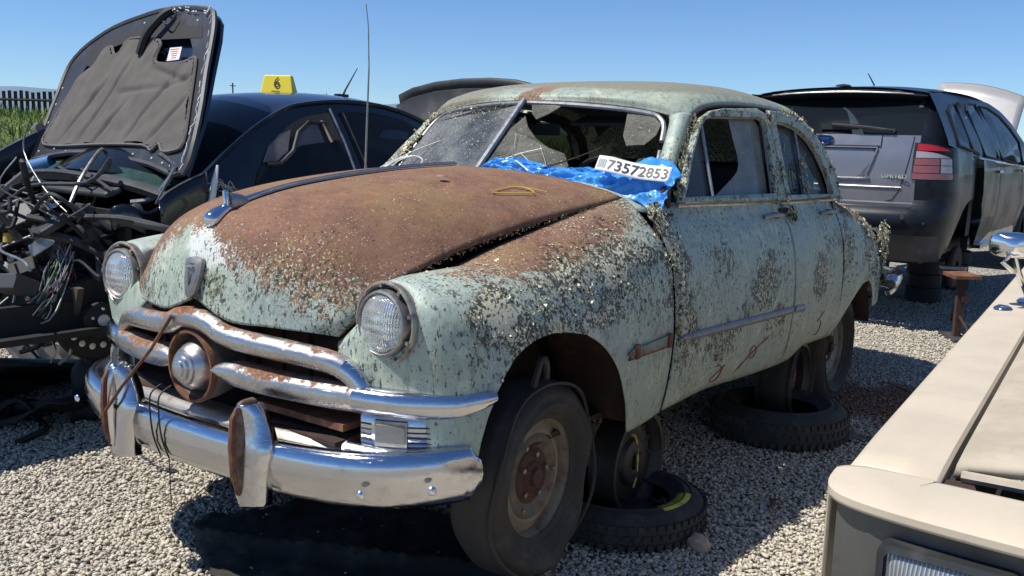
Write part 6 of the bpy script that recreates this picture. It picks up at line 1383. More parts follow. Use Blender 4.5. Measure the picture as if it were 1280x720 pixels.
# bare rear hub / brake, stands of stacked rims
for s in (-1, 1):
    mb = MB(); mb.lathe([(.05,-.08*-s),(.17,-.08*-s),(.18,-.06*-s),(.17,-.04*-s),(.09,-.04*-s),(.085,0),(0,0)], (.93, s*.80, .36-.17), 'Y', 36); ub('brake_rotor', mb, M['rustdark'])
    mb = MB(); mb.lathe(tyre_prof(.30,.19,.18), (3.78, s*.80, .30), 'Y', 36); ub('front_tyre', mb, M['rubber'])
mb = MB(); 
for x, s in ((1.9,-1),(1.9,1),(3.0,-1),(3.0,1)): mb.lathe([(.15,-.28),(.17,-.27),(.17,-.14),(.15,-.13),(.15,-.02),(.17,0),(.17,.12),(.15,.13),(0,.13)], (x, s*.40, 0), 'Z', 24)
ub('stand_rims', mb, M['black'])

# ------------------------------------------------------------------ rusty work stand beside it
ST = empty('metal_stand', (-5.35, .98, GZ), rz=.55, label='rusty brown folding step stand on the gravel behind the SUV', cat='stand')
mb = MB(); mb.box((0,0,.50), (.34,.20,.03)); o = mb.build('step_plate', M['rust'], ST, smooth=False, local=True); bevel(o, .004)
mb = MB(); mb.box((-.20,.02,.53), (.10,.18,.02)); mb.build('step_end', M['alu'], ST, smooth=False, local=True)
mb = MB(); mb.box((.04,0,.25), (.05,.05,.48)); mb.build('post', M['rustdark'], ST, smooth=False, local=True)
mb = MB(); mb.box((.04,.03,.32), (.055,.056,.05)); mb.build('post_clamp', M['rust'], ST, smooth=False, local=True)
mb = MB(); mb.box((.04,0,.015), (.34,.14,.025)); mb.build('base_plate', M['greyplastic'], ST, smooth=False, local=True)
for dx in (-.24, .24):
    mb = MB(); mb.tube([(.04,0,.44) if dx < 0 else (.04,0,.20),(dx,.06,.02 if dx > 0 else .10)], .012, 6); mb.build('brace', M['rustdark'], ST, local=True)

# ------------------------------------------------------------------ cream car, lower right
CR = empty('cream_car', (-1.0, 2.8, GZ), rz=0, label='cream car with rectangular headlamp in the lower right corner', cat='car')
cream = NT('aged_cream_paint'); n = cream.noise(5, 7, .65); n2 = cream.noise(1.6, 5, .6)
c_ = cream.mix(cream.ss(.35, .7, n), (.57, .49, .37), (.50, .43, .325)); c_ = cream.mix(cream.math('MULTIPLY', cream.ss(.60, .72, n2), .55), c_, (.34, .29, .22)); c_ = cream.mix(cream.math('MULTIPLY', cream.ss(.66, .72, cream.noise(28, 7, .7)), .4), c_, (.40, .32, .24))
M['cream'] = cream.done(cream.bsdf(c_, .46, 0, cream.bump(n, .08, .01)))
hd = NT('chalky_cream_hood'); c_ = hd.mix(hd.ss(.35, .65, hd.noise(7, 8, .7)), (.45, .39, .30), (.37, .315, .235)); c_ = hd.mix(hd.math('MULTIPLY', hd.ss(.55, .7, hd.noise(2.2, 6, .7)), .5), c_, (.33, .27, .19)); c_ = hd.mix(hd.ss(.70, .74, hd.noise(40, 5, .7)), c_, (.25,.18,.12)); M['creamhood'] = hd.done(hd.bsdf(c_, .7, 0, hd.bump(hd.noise(60, 5), .15, .002)))
def cw(x, y, z):       # to world: x along the car, y measured inwards from its right side
    return (x, 1.868 + .050 * (x - .0) + y + .02, z)
def cz(x): return float(np.interp(x, [-3.2, -1.6, .6, 1.0], [.80, .775, .752, .735]))
# fender top + side as one skin following a rounded section
SEC = [(.030,-.62),(.010,-.50),(.002,-.36),(.0,-.22),(.001,-.12),(.003,-.05),(.007,-.022),(.014,-.008),(.026,-.001),(.045,.002),(.10,.004),(.158,.002),(.164,-.004),(.166,-.03)]
G = []
for x in np.linspace(-3.2, .80, 36): G.append([cw(x, a, cz(x) + b) for a, b in SEC])
fd = gmb(G); fo = fd.build('front_fender', M['cream'], CR); solid(fo, .006)
# rounded nose corner and front header panel: plan curve swept
plan = [(.80,0.0),(.90,.004),(.965,.020),(1.005,.055),(1.03,.12),(1.045,.22),(1.055,.40),(1.06,.7),(1.06,1.1),(1.05,1.5)]
plan = [(.80 + (a - .80) * .68, b) for a, b in plan]
planr = [tuple(p[:2]) for p in rails([(a, b, 0) for a, b in plan], 4)]
G = []
for i, (x, yy) in enumerate(planr):
    k = min(1, i / 9); inn = (.80 + .005 * k, .165 + (yy - 0) * .0 + max(0, yy - .10) * 1.0) if yy < .10 else (.805, yy + .06)
    edge = [cw(x, yy, z_) for z_ in ((.30 if i < 7 else .728), .60 if i < 7 else .733, .738, .743)]
    p_out = np.array(edge[-1]); p_in = np.array(cw(inn[0], inn[1], .752)); row = edge
    for t_ in (.03, .07, .13, .3, .5, .75, .96, 1.0):
        p = p_out + (p_in - p_out) * t_; p[2] = .743 + (.756 - .743) * (1 - (1 - t_) ** 7); row.append(tuple(p))
    G.append(row)
hp2 = gmb(G).build('nose_panel', M['cream'], CR); solid(hp2, .006)
mb = MB(); mb.box(cw(.55, .80, .60), (.60, 1.35, .02)); mb.box(cw(.785,.72,.69), (.02,1.15,.08)); 
for k in range(5): mb.box(cw(.71, .22 + .13 * k, .66), (.12, .05, .05), rz=.2 * k)
mb.build('radiator_support', M['black'], CR, smooth=False)
mb = MB(); mb.box(cw(.755,.195,.70), (.09,.05,.07), rz=.3); mb.build('headlamp_bracket', M['rustdark'], CR, smooth=False)
G = []
for x in np.linspace(-1.6, .70, 30):
    y0 = .175; G.append([cw(x, y0, cz(x) - .012), cw(x, y0 + .004, cz(x) + .012), cw(x, y0 + .02, cz(x) + .018)] + [cw(x, y0 + .02 + k, cz(x) + .018 + .045 * math.sin(PI * min(1, (k + .05) / 1.5))) for k in (.10, .25, .45, .7, 1.0, 1.3)])
ch = gmb(G).build('hood', M['creamhood'], CR); solid(ch, .022)
mb = MB(); mb.tube([cw(.712, .19 + .12 * k, .745 + .003 * k) for k in range(10)], .010, 6); mb.build('hood_lip', M['creamhood'], ch)
# headlamp bezel and rectangular lamp
G = [[cw(.905, .030, z_), cw(.932, .09, z_), cw(.945, .25, z_), cw(.950, .6, z_), cw(.950, 1.0, z_)] for z_ in (.40, .48, .56, .62, .736)]
gmb(G, True).build('headlamp_bezel', simple('weathered_bezel', (.13,.127,.115), .5, .4, .4, 8, .2, ((.07,.05,.04), .6)), CR)
def rrect(cy, cz_, w, h, r, x, n=5):
    pts = []
    for (sy_, sz_, a0) in ((1,1,0),(-1,1,90),(-1,-1,180),(1,-1,270)):
        for k in range(n + 1):
            a = math.radians(a0 + 90 * k / n); pts.append(cw(x, cy + sy_ * (w/2 - r) + r * math.cos(a), cz_ + sz_ * (h/2 - r) + r * math.sin(a)))
    return pts
HLY, HLZ = .212, .630
A1 = rrect(HLY, HLZ, .20, .135, .015, .943); A2 = rrect(HLY, HLZ, .20, .135, .015, .976); A3 = rrect(HLY, HLZ, .178, .115, .012, .980); A4 = rrect(HLY, HLZ, .176, .113, .012, .970)
n = len(A1); mb = MB(); mb.v = A1 + A2 + A3 + A4
for L_ in range(3):
    for k in range(n): mb.f.append((L_*n+k, L_*n+(k+1)%n, (L_+1)*n+(k+1)%n, (L_+1)*n+k))
hl = mb.build('headlamp', M['plastic'], CR)
t = NT('ribbed_lamp_glass'); w_n = t.n('ShaderNodeTexWave'); w_n.bands_direction = 'Y'; w_n.inputs['Scale'].default_value = 50; t.L(t.obj(), w_n.inputs['Vector']); lg = t.bsdf(t.mix(w_n.outputs['Fac'], (.20,.21,.22), (.50,.52,.52)), .12, .3, t.bump(w_n.outputs['Fac'], .8, .004)); t.b.inputs['Coat Weight'].default_value = 1
mb = MB(); C1 = rrect(HLY, HLZ, .176, .113, .012, .971); C2 = rrect(HLY, HLZ, .12, .07, .02, .986); mb.v = C1 + C2
for k in range(n): mb.f.append((k, (k+1)%n, n+(k+1)%n, n+k))
mb.f.append(tuple(range(n, 2*n))); mb.build('lamp_lens', t.done(lg), hl)
mb = MB(); mb.tube([cw(.945, HLY-.115, HLZ-.02), cw(.965, HLY-.105, HLZ-.02)], .012, 8); mb.tube([cw(.95, HLY+.11, HLZ+.05), cw(.968, HLY+.10, HLZ+.05)], .010, 8); mb.build('aiming_screw', M['rustdark'], hl)
# rest of the cream body (outside the frame mostly): cab, far side
mb = MB(); G = [[cw(-3.2 + .0, y_, z_) for y_ in np.linspace(0, 1.75, 4)] for z_ in (.1, .8)]; mb = gmb(G); mb.build('rear_panel', M['cream'], CR)
mb = MB(); G = [[cw(-1.55 - .55 * k, .12 + .12 * k + (1.55 - .24 * k) * q, .80 + .45 * k + .05 * math.sin(PI * q)) for q in np.linspace(0, 1, 9)] for k in np.linspace(0, 1, 6)]; gmb(G, True).build('windshield', M['tintglass'], CR)
G = [[cw(-2.1 - 1.1 * k, .24 + 1.31 * q, 1.25 + .05 * math.sin(PI * q)) for q in np.linspace(0, 1, 9)] for k in np.linspace(0, 1, 5)]; gmb(G, True).build('cab_roof', M['cream'], CR)
# fender mirror: chrome head on two arms, and a chrome cap
def cmz(p, dz): return (p[0], p[1], p[2] + dz)
mb = MB(); hcn = Vector((-1.12, 1.905, .985)); 
for k, (w_, h_, o_) in enumerate(((.02,.03,-.035),(.07,.062,-.02),(.078,.070,0),(.078,.070,.02),(.072,.064,.026))):
    for j in range(20):
        a = 2 * PI * j / 20; ca, sa = math.cos(a), math.sin(a); mb.v.append(tuple(hcn + Vector((-o_, w_ * abs(ca) ** .6 * (1 if ca > 0 else -1), h_ * .62 * abs(sa) ** .6 * (1 if sa > 0 else -1)))))
for k in range(4):
    for j in range(20): mb.f.append((k*20+j, k*20+(j+1)%20, (k+1)*20+(j+1)%20, (k+1)*20+j))
mb.f.append(tuple(range(20))[::-1]); mb.f.append(tuple(80 + j for j in range(20)))
mh = mb.build('fender_mirror', M['cleanchrome'], CR)
mb = MB(); mb.tube([(-1.12,1.905,.965),(-1.14,1.925,.89),(-1.25,1.95,.79)], .010, 8); mb.tube([(-1.12,1.90,.955),(-1.06,1.885,.93),(-1.10,1.91,.90)], .008, 8); mb.lathe([(0,.012),(.03,.010),(.04,0)], (-1.26,1.95,.780), 'Z', 18); mb.build('mirror_arm', M['cleanchrome'], mh)
mb = MB(); mb.lathe([(0,.013),(.016,.012),(.026,.006),(.030,0)], (-1.06,1.90,.775), 'Z', 20); mb.build('chrome_cap', M['cleanchrome'], CR)
# ------------------------------------------------------------------ blue bag and its number sheet at the windshield
def crumple(y, k, seed=0):
    a = Vector((y * 7 + k * 1.5, k * 1.6 - y * 4, seed)); b = Vector((y * 17 - k * 3.2, k * 3.0 + y * 6, 4)); return mnoise.noise(a) * .45 + (.30 - 1.5 * abs(mnoise.noise(b))) * .75 + (.2 - 1.2 * abs(mnoise.noise(b * 2.1 + Vector((5, 2, 1))))) * .35
BT = empty('plastic_bag', (-.72, .45, 1.10), label='crumpled bright blue plastic bag draped over the broken windshield of the mint sedan', cat='bag')
G = []
ysb = np.linspace(.045, .815, 110)
for y in ysb:
    top = float(np.interp(y, [.04,.10,.18,.30,.38,.48,.60,.68,.76,.82], [1.180,1.222,1.225,1.195,1.19,1.20,1.215,1.245,1.235,1.17])); bot = float(np.interp(y, [.04,.15,.30,.45,.58,.68,.73,.78,.82], [1.172,1.168,1.145,1.120,1.095,1.085,1.070,1.035,1.07]))
    xt = float(np.interp(y, [.04,.3,.6,.72,.82], [-.60,-.685,-.80,-.83,-.80])); xb = float(np.interp(y, [.04,.3,.6,.72,.82], [-.565,-.585,-.665,-.67,-.655])); row = []
    for k in np.linspace(0, 1, 26):
        d = .032 * crumple(y, k) * (1 - .6 * (abs(k - .5) * 2) ** 4); bulge = .03 * math.sin(PI * k)
        row.append((xb + (xt - xb) * k + (bulge + d) * .75, y + .010 * mnoise.noise(Vector((y * 12, k * 8, 5))), bot + (top - bot) * k + (bulge + d) * .6 + .007 * mnoise.noise(Vector((y * 22, 3 + k * 2, 9)))))
    G.append(row)
t = NT('blue_polythene'); nn_ = t.noise(9, 6, .6); cc = t.mix(nn_, (.03, .21, .62), (.08, .38, .84)); cc = t.mix(t.ss(.62, .72, t.noise(26, 5, .7)), cc, (.10, .40, .78)); sh = t.bsdf(cc, .34, 0, t.bump(t.noise(22, 4, .6, dist=1.5), .30, .006)); t.b.inputs['Subsurface Weight'].default_value = 0; t.b.inputs['Coat Weight'].default_value = .15
M['bluebag'] = t.done(sh)
o = mobj('bag_sheet', [p for r in G for p in r], gridfaces(110, 26), M['bluebag'], BT, True, auto=22); solid(o, .0015)
GB = np.array(G)
# pale torn strip under the bag
mb = MB(); mb.tube(rails([(-.545,.03,1.178),(-.55,.14,1.172),(-.565,.25,1.162),(-.60,.36,1.142),(-.63,.44,1.130)], 4), .0055, 6); mb.tube([(-.60,.13,1.195),(-.585,.20,1.215),(-.57,.27,1.18)], .003, 5); mb.build('torn_white_strip', simple('white_poly', (.72,.74,.74), .4), BT)
NSH = empty('number_sheet', (-.70, .68, 1.18), label='white paper sheet printed 73572853 stuck on the blue plastic bag', cat='paper')
def sheet_pt(u, v):      # u 0..1 along, v 0..1 up
    y = .530 + .285 * u; base = np.array([-.692 - .045 * u + .01, y, 1.207 - .030 * u])
    up = np.array([-.55, 0, .83]); w = .062; p = base + up * (v - .5) * w * 1.05; p[0] += .028 + .008 * math.sin(u * 7) + (-.05 * max(0, u - .8)) ; p[2] += .008 + .006 * math.sin(u * 6 + 1) - .02 * max(0, u - .75); return p
G = [[tuple(sheet_pt(u, v)) for v in np.linspace(0, 1, 6)] for u in np.linspace(0, 1, 30)]
o = mobj('paper', [p for r in G for p in r], gridfaces(30, 6), simple('white_paper', (.80,.80,.78), .55, 0, .05, 12, .1), NSH, True); solid(o, .001)
tmp = text_mesh('printed_number', '73572853', 1.0, blk, NSH, Matrix.Identity(4), local=True, depth=0.0, font_bold=.012)
me = tmp.data; co = np.array([v.co[:] for v in me.vertices]); x0, x1 = co[:, 0].min(), co[:, 0].max(); y0, y1 = co[:, 1].min(), co[:, 1].max()
nrm_s = np.array([.83, 0, .55])
for v in me.vertices:
    u = .17 + .80 * (v.co.x - x0) / (x1 - x0); w = .17 + .66 * (v.co.y - y0) / (y1 - y0); p = sheet_pt(u, w) + nrm_s * .002 - np.array([-.70, .68, 1.18]); v.co = p
mb = MB()
for k in range(10): a = sheet_pt(.03 + .012 * k, .2); b = sheet_pt(.03 + .012 * k, .8); mb.tube([tuple(a + nrm_s * .002), tuple(b + nrm_s * .002)], .0006 if k % 3 else .001, 4)
mb.build('faint_barcode', simple('pale_grey_print', (.45,.50,.55), .6), NSH)

# ------------------------------------------------------------------ tyres and wheels propping the old sedan
def lying(loc, R, rim, w, label, nm='lying_tyre', tilt=0, rz=0):
    e = empty(nm, loc, rz=rz, label=label, cat='tyre', group='tyres stacked as stands under the mint sedan'); mb = MB(); mb.lathe(tyre_prof(R, rim, w), (0, 0, 0), 'Z', 64)
    o = mb.build('tyre_carcass', M['rubber'], e, local=True); mb = MB()
    for k in range(56):
        a = 2 * PI * k / 56
        for zz in (-.28, 0, .28): mb.box(((R + .001) * math.cos(a + zz * .2), (R + .001) * math.sin(a + zz * .2), zz * w), (.010, .022, w * .16), rz=a)
    mb.build('tread_blocks', M['rubber'], o, smooth=False, local=True); return e
def standing(loc, rz, R, rr, w, label, steel, holes=True, rusty=False):
    e = empty('propped_wheel', loc, rz=rz, label=label, cat='wheel', group='wheels standing as props under the mint sedan')
    mb = MB(); mb.lathe([(rr-.005,-w/2),(rr+.012,-w/2),(rr+.012,w/2),(rr-.006,w/2),(rr-.012,w/2-.015),(rr-.028,w/2-.03),(rr-.032,0),(rr-.02,-w/2+.01)], n=48); rim = mb.build('rim', steel, e, local=True)
    mb = MB(); mb.lathe([(rr-.03,.0),(rr-.045,.015),(rr-.06,.018),(.095,.012),(.085,.030),(.060,.038),(.032,.034),(.030,.015),(0,.015)], n=48); mb.build('wheel_disc', M['rust'] if rusty else steel, e, local=True)
    mb = MB()
    for k in range(14):
        a = 2 * PI * k / 14; c_ = ((rr-.052) * math.cos(a), .0195, (rr-.052) * math.sin(a)); mb.lathe([(0,.001),(.012,.001),(.014,-.001)], c_, 'Y', 10)
    for k in range(5): a = 2 * PI * k / 5; mb.lathe([(0,.002),(.007,.002)], (.048 * math.cos(a), .0375, .048 * math.sin(a)), 'Y', 8)
    mb.build('vent_hole', M['black'], rim, local=True)
    if R: mb = MB(); mb.lathe(tyre_prof(R, rr, w * 1.05), n=56); mb.build('tyre', M['rubber'], e, local=True)
    return e
lying((-.60,.735,GZ+.068), .315, .19, .125, 'thin spare tyre with yellow sticker lying under the front door corner')
e = standing((-.66,.715,.075), .03, 0, .198, .11, 'bare black steel rim with yellow chalk arc standing behind the flat front tyre', M['steelblack'])
mb = MB(); mb.tube([(.105 * math.cos(a) , .028, .105 * math.sin(a) + .005) for a in np.linspace(.55*PI, 1.1*PI, 14)][::-1], [.007, .003] * 7, 5); 
mb2 = MB(); mb2.tube([(.055 + .10 * math.cos(a) * .5 - .03, .032, .115 * math.sin(a)) for a in np.linspace(.50*PI, 1.35*PI, 22)], [.0065, .0035, .005] * 7 + [.004], 5); mb2.build('chalk_arc', simple('yellow_paint_mark', (.50,.47,.12), .8), e, local=True)
# yellow sticker on the lying spare
yst = MB(); G = [[((r_) * math.cos(a), (r_) * math.sin(a), .0) for r_ in (.205,.235,.262)] for a in np.linspace(1.15, 2.0, 14)]
p0 = (-.60,.735,GZ+.068)
o = mobj('yellow_band', [(x, y, .067 + .006 * (1 if k % 3 == 1 else 0)) for k, (x, y, z) in enumerate([p for r in G for p in r])], gridfaces(14, 3), M['yellow'], [q for q in bpy.data.objects if q.name.startswith('lying_tyre')][0], True, True); solid(o, .002)
mb = MB(); mb.lathe([(0,.0),(.02,.012),(.08,.010),(.15,-.02),(.19,-.03)], p0, 'Z', 32); mb.build('spare_rim', M['steelblack'], [q for q in bpy.data.objects if q.name.startswith('lying_tyre')][0])
lying((-2.08,.80,GZ+.085), .335, .20, .165, 'thick black tyre lying below the rear door of the mint sedan')
standing((-2.32,.735,.085), .05, .245, .185, .16, 'wheel with rusty centre standing on the tyre under the rear door', M['steelblack'], rusty=True)
lying((-.60,-.735,GZ+.068), .315, .19, .125, 'spare tyre lying under the far side front corner of the mint sedan'); standing((-.66,-.72,.075), .0, 0, .198, .11, 'rim standing under the far side of the mint sedan', M['steelblack'])

# ------------------------------------------------------------------ ground litter
MT = empty('floor_mat', (.25, 0, GZ+.004), label='black rubber mat lying on the gravel under the chrome front bumper', cat='mat')
out_ = [(.50,-.455),(.44,-.49),(.36,-.50),(.28,-.42),(.15,-.36),(.0,-.30),(-.2,.2),(-.1,.7),(.5,.75),(.75,.35),(.72,.02),(.63,-.20),(.56,-.36)]
ol = [tuple(p[:2]) for p in rails([(a, b, 0) for a, b in out_ + out_[:1]], 3)][:-1]; st = .02; idx = {}; mb = MB()
for a in range(60):
    for b in range(70):
        x, y = -.3 + a * st, -.55 + b * st
        if inside((x, y), ol):
            f1 = .035 * math.exp(-((x + .45 * y - .38) / .035) ** 2); idx[a, b] = len(mb.v); mb.v.append((x, y, GZ + .02 + f1 + .02 * max(0, mnoise.noise(Vector((x * 5, y * 5, 2)))) + .01 * mnoise.noise(Vector((x * 17, y * 17, 2)))))
for (a, b), i in idx.items():
    if (a+1, b) in idx and (a+1, b+1) in idx and (a, b+1) in idx: mb.f.append((i, idx[a+1, b], idx[a+1, b+1], idx[a, b+1]))
o = mb.build('mat_sheet', simple('dusty_black_mat', (.030,.027,.025), .9, 0, .6, 10, .6, ((.085,.075,.06), .8)), MT); solid(o, .012)
def rock(loc, s, label, nm, col, cat, seed):
    e = empty(nm, loc, rz=seed, label=label, cat=cat); bm = bmesh.new(); bmesh.ops.create_icosphere(bm, subdivisions=2, radius=1)
    for v in bm.verts:
        q = v.co.copy(); k = 1 + .35 * mnoise.noise(q * 1.3 + Vector((seed, 0, 0))); v.co = Vector((q.x * s[0], q.y * s[1], q.z * s[2])) * k
    me = bpy.data.meshes.new(nm); bm.to_mesh(me); bm.free(); me.materials.append(simple(nm + '_mat', col, .85, 0, .35, 25, .5)); o = bpy.data.objects.new('stone_body' if cat == 'rock' else 'chunk', me); COL.objects.link(o); o.parent = e; return e
rock((-.545,1.085,GZ+.030), (.036,.045,.036), 'fist-sized tan rock beside the lying spare tyre', 'tan_rock', (.46,.34,.24), 'rock', 3)
rock((.20,-1.03,GZ+.012), (.05,.02,.008), 'small black plastic scrap on the sunlit gravel left of the bumper', 'plastic_scrap', (.02,.02,.022), 'scrap', 5)
TW = empty('torn_rag', (-2.22, 1.14, GZ), rz=.4, label='torn grey rag on the gravel beside the thick lying tyre', cat='rag')
G = [[(-.04 + .08 * a + .02 * math.sin(9*b), -.13 + .26 * b, .012 + .05 * abs(mnoise.noise(Vector((a*3, b*7, 3))))) for b in np.linspace(0,1,16)] for a in np.linspace(0,1,7)]
o = mobj('cloth', [p for r in G for p in r], gridfaces(7,16), simple('grey_rag', (.16,.145,.12), .95, 0, .5, 20, .5), TW, True, True); solid(o, .004)
STK = empty('twig', (-1.15, 1.12, GZ+.02), rz=.4, label='short brown twig on the gravel at the shadow edge', cat='twig'); mb = MB(); mb.tube([(0,0,0),(.06,.01,.01),(.14,-.01,.005)], [.006,.008,.004], 5); mb.tube([(.05,0,.01),(.09,.03,.012)], .004, 4); mb.build('twig_stem', M['rust'], STK, local=True)
# ------------------------------------------------------------------ terrain, gravel, fence, hills
def terr(x, y):
    d = -y * .93 - x * .35          # distance away towards the fence side
    return GZ + 1.75 * sstep(13, 24, d) + .10 * mnoise.noise(Vector((x * .12, y * .12, 0))) * sstep(9, 16, abs(d))
xs = np.unique(np.concatenate([np.linspace(-9, 6, 31), np.geomspace(6, 6000, 26), -np.geomspace(9, 6000, 30)])); ys_ = np.unique(np.concatenate([np.linspace(-7, 6, 27), np.geomspace(6, 6000, 24), -np.geomspace(7, 60, 24), -np.geomspace(62, 6000, 14)]))
V = [(x, y, float(terr(x, y))) for x in xs for y in ys_]
t = NT('gravel_and_earth'); sx_ = t.n('ShaderNodeSeparateXYZ'); t.L(t.obj(), sx_.inputs[0])
cell = t.vor(46, out='Color'); cd = t.vor(46); sepc = t.n('ShaderNodeSeparateColor'); t.L(cell, sepc.inputs[0]); big = t.noise(.7, 5, .6)
gr = t.ramp(sepc.outputs[0], [(.0, (.22,.205,.17)), (.4, (.36,.34,.29)), (.75, (.48,.455,.39)), (1.0, (.56,.53,.46))])
gr = t.mix(t.ss(.50, .75, cd), gr, (.06,.055,.045)); gr = t.mix(t.math('MULTIPLY', t.ss(.45,.7,big), .3), gr, (.20,.17,.13))
dirt = t.mix(t.noise(20, 7, .7), (.10,.055,.035), (.25,.15,.10))
vm = t.map(t.obj(), loc=(3.05, -1.13, 0)); ln = t.n('ShaderNodeVectorMath', operation='LENGTH'); t.L(vm, ln.inputs[0]); dm = t.math('SUBTRACT', ln.outputs['Value'], t.math('MULTIPLY', t.math('SUBTRACT', t.noise(5, 6, .7), .5), .9)); gr = t.mix(t.ss(.60, .34, dm), gr, dirt)
hgt = sx_.outputs[2]; grass = t.mix(t.noise(3, 7, .7), (.05,.085,.018), (.13,.17,.04)); col_ = t.mix(t.ss(GZ+.1, GZ+.5, hgt), gr, grass)
gm = t.done(t.bsdf(col_, .92, 0, t.bump(t.math('SUBTRACT', 1.0, cd), .9, .02)))
o = mobj('ground', V, gridfaces(len(xs), len(ys_)), gm, smooth=True); tag(o, kind='structure')
# loose stones, one mass of them
def stones(n, region, smin, smax):
    base = np.array([(-.5257,0,.8507),(.5257,0,.8507),(-.5257,0,-.8507),(.5257,0,-.8507),(0,.8507,.5257),(0,.8507,-.5257),(0,-.8507,.5257),(0,-.8507,-.5257),(.8507,.5257,0),(-.8507,.5257,0),(.8507,-.5257,0),(-.8507,-.5257,0)])
    F = np.array([(0,1,4),(0,4,9),(9,4,5),(4,8,5),(4,1,8),(8,1,10),(8,10,3),(5,8,3),(5,3,2),(2,3,7),(7,3,10),(7,10,6),(7,6,11),(11,6,0),(0,6,1),(6,10,1),(9,11,0),(9,2,11),(9,5,2),(7,11,2)])
    P = region(n); n = len(P); s = rng.uniform(smin, smax, n) * (1 + .35 * (rng.random(n) > .9)); V = np.repeat(base[None], n, 0) * (1 + rng.normal(0, .16, (n, 12, 1)))
    V *= (s[:, None] * np.stack([rng.uniform(.8,1.35,n), rng.uniform(.65,1.0,n), rng.uniform(.42,.75,n)], 1))[:, None, :]
    a = rng.random(n) * 2 * PI; tl = rng.normal(0, .5, n); ca, sa = np.cos(a), np.sin(a); ct, st_ = np.cos(tl), np.sin(tl)
    x, y, z = V[..., 0].copy(), V[..., 1].copy(), V[..., 2].copy(); x, z = x * ct[:, None] - z * st_[:, None], x * st_[:, None] + z * ct[:, None]; V = np.stack([x * ca[:, None] - y * sa[:, None], x * sa[:, None] + y * ca[:, None], z], 2)
    V += np.concatenate([P, (GZ + rng.uniform(.0, .012, n))[:, None]], 1)[:, None, :]
    return V.reshape(-1, 3), (np.arange(n)[:, None, None] * 12 + F[None]).reshape(-1, 3)
camxy = np.array([2.409, 2.386])
def region(n):
    # spread in the viewed wedge, density falling with distance
    r = 1.0 + 11.0 * rng.random(n) ** 1.15; th = rng.uniform(3.77357 - .66, 3.77357 + .66, n); P = np.stack([camxy[0] + r * np.cos(th), camxy[1] + r * np.sin(th)], 1)
    return P
V, F = stones(300000, region, .0048, .0104)
me = bpy.data.meshes.new('loose_gravel'); me.vertices.add(len(V)); me.vertices.foreach_set('co', V.astype(np.float32).ravel()); me.loops.add(len(F) * 3); me.loops.foreach_set('vertex_index', F.astype(np.int32).ravel()); me.polygons.add(len(F)); me.polygons.foreach_set('loop_start', np.arange(0, len(F) * 3, 3, dtype=np.int32)); me.polygons.foreach_set('loop_total', np.full(len(F), 3, dtype=np.int32)); me.update(calc_edges=True)
t = NT('gravel_stone'); g = t.n('ShaderNodeNewGeometry'); rc_ = t.ramp(g.outputs['Random Per Island'], [(.0, (.42,.37,.285)), (.3, (.56,.50,.395)), (.6, (.64,.58,.465)), (.85, (.72,.665,.55)), (1.0, (.50,.39,.28))])
rc_ = t.mix(t.noise(60, 4, .6), rc_, t.mix(.5, rc_, (.24,.22,.19)))
vm = t.map(t.obj(), loc=(3.05, -1.13, 0)); ln = t.n('ShaderNodeVectorMath', operation='LENGTH'); t.L(vm, ln.inputs[0]); dm = t.math('SUBTRACT', ln.outputs['Value'], t.math('MULTIPLY', t.math('SUBTRACT', t.noise(5, 6, .7), .5), .9)); rc_ = t.mix(t.math('MULTIPLY', t.ss(.60, .34, dm), .92), rc_, (.25,.13,.085))
me.materials.append(t.done(t.bsdf(rc_, .9, 0, t.bump(t.noise(180, 3), .3, .002)))); o = bpy.data.objects.new('loose_gravel', me); COL.objects.link(o); tag(o, 'pale grey gravel stones spread over the salvage yard', 'gravel', kind='stuff')
# fence on the bank
FN = empty('picket_fence', (-10.0, -23.6, 1.1), label='long dark weathered picket fence on the grassy bank', cat='fence')
P0 = Vector((-6.0, -27.2, 0)); P1 = Vector((-16.0, -17.1, 0)); L_ = (P1 - P0).length; dr_ = (P1 - P0).normalized(); k = 0; mb = MB(); s_ = 0
ang = math.atan2(dr_.y, dr_.x)
while s_ < L_:
    p = P0 + dr_ * s_; zt = 2.24 + .02 * math.sin(k); w_ = .085; mb.box((p.x, p.y, (1.0 + zt) / 2 + rng.uniform(-.02, .02)), (w_, .02, zt - 1.0), rz=ang + rng.normal(0, .03)); s_ += .145; k += 1
wd = simple('weathered_board', (.035,.030,.027), .9, 0, .6, 3, .3); o = mb.build('fence_boards', wd, FN, smooth=False); o['kind'] = 'stuff'
for zz in (1.35, 2.02):
    mb = MB(); a = P0 + Vector((0,0,zz)); b = P1 + Vector((0,0,zz)); mb.tube([tuple(a), tuple(b)], .035, 4); mb.build('rail', wd, FN, smooth=False)
# grass on the bank
n = 26000; X = rng.uniform(-22, -2, n); D = rng.uniform(14.5, 27, n); Y = -(D + X * .35) / .93; keep = np.ones(n, bool); X, Y = X[keep], Y[keep]; n = len(X)
H = rng.uniform(.10, .34, n) * (1 + .5 * np.sin(X * 2.1) * np.cos(Y * 1.7)); A = rng.random(n) * 2 * PI; Z = np.array([float(terr(x, y)) for x, y in zip(X, Y)])
w = .012 + .01 * rng.random(n); lean = rng.normal(0, .10, (n, 2))
v0 = np.stack([X - w * np.cos(A), Y - w * np.sin(A), Z], 1); v1 = np.stack([X + w * np.cos(A), Y + w * np.sin(A), Z], 1); v2 = np.stack([X + lean[:, 0], Y + lean[:, 1], Z + H], 1)
V = np.stack([v0, v1, v2], 1).reshape(-1, 3); t = NT('bank_grass'); g = t.n('ShaderNodeNewGeometry'); gmm = t.done(t.bsdf(t.ramp(g.outputs['Random Per Island'], [(0, (.07,.13,.02)), (.45, (.14,.22,.035)), (.75, (.22,.29,.06)), (1, (.36,.32,.14))]), .8))
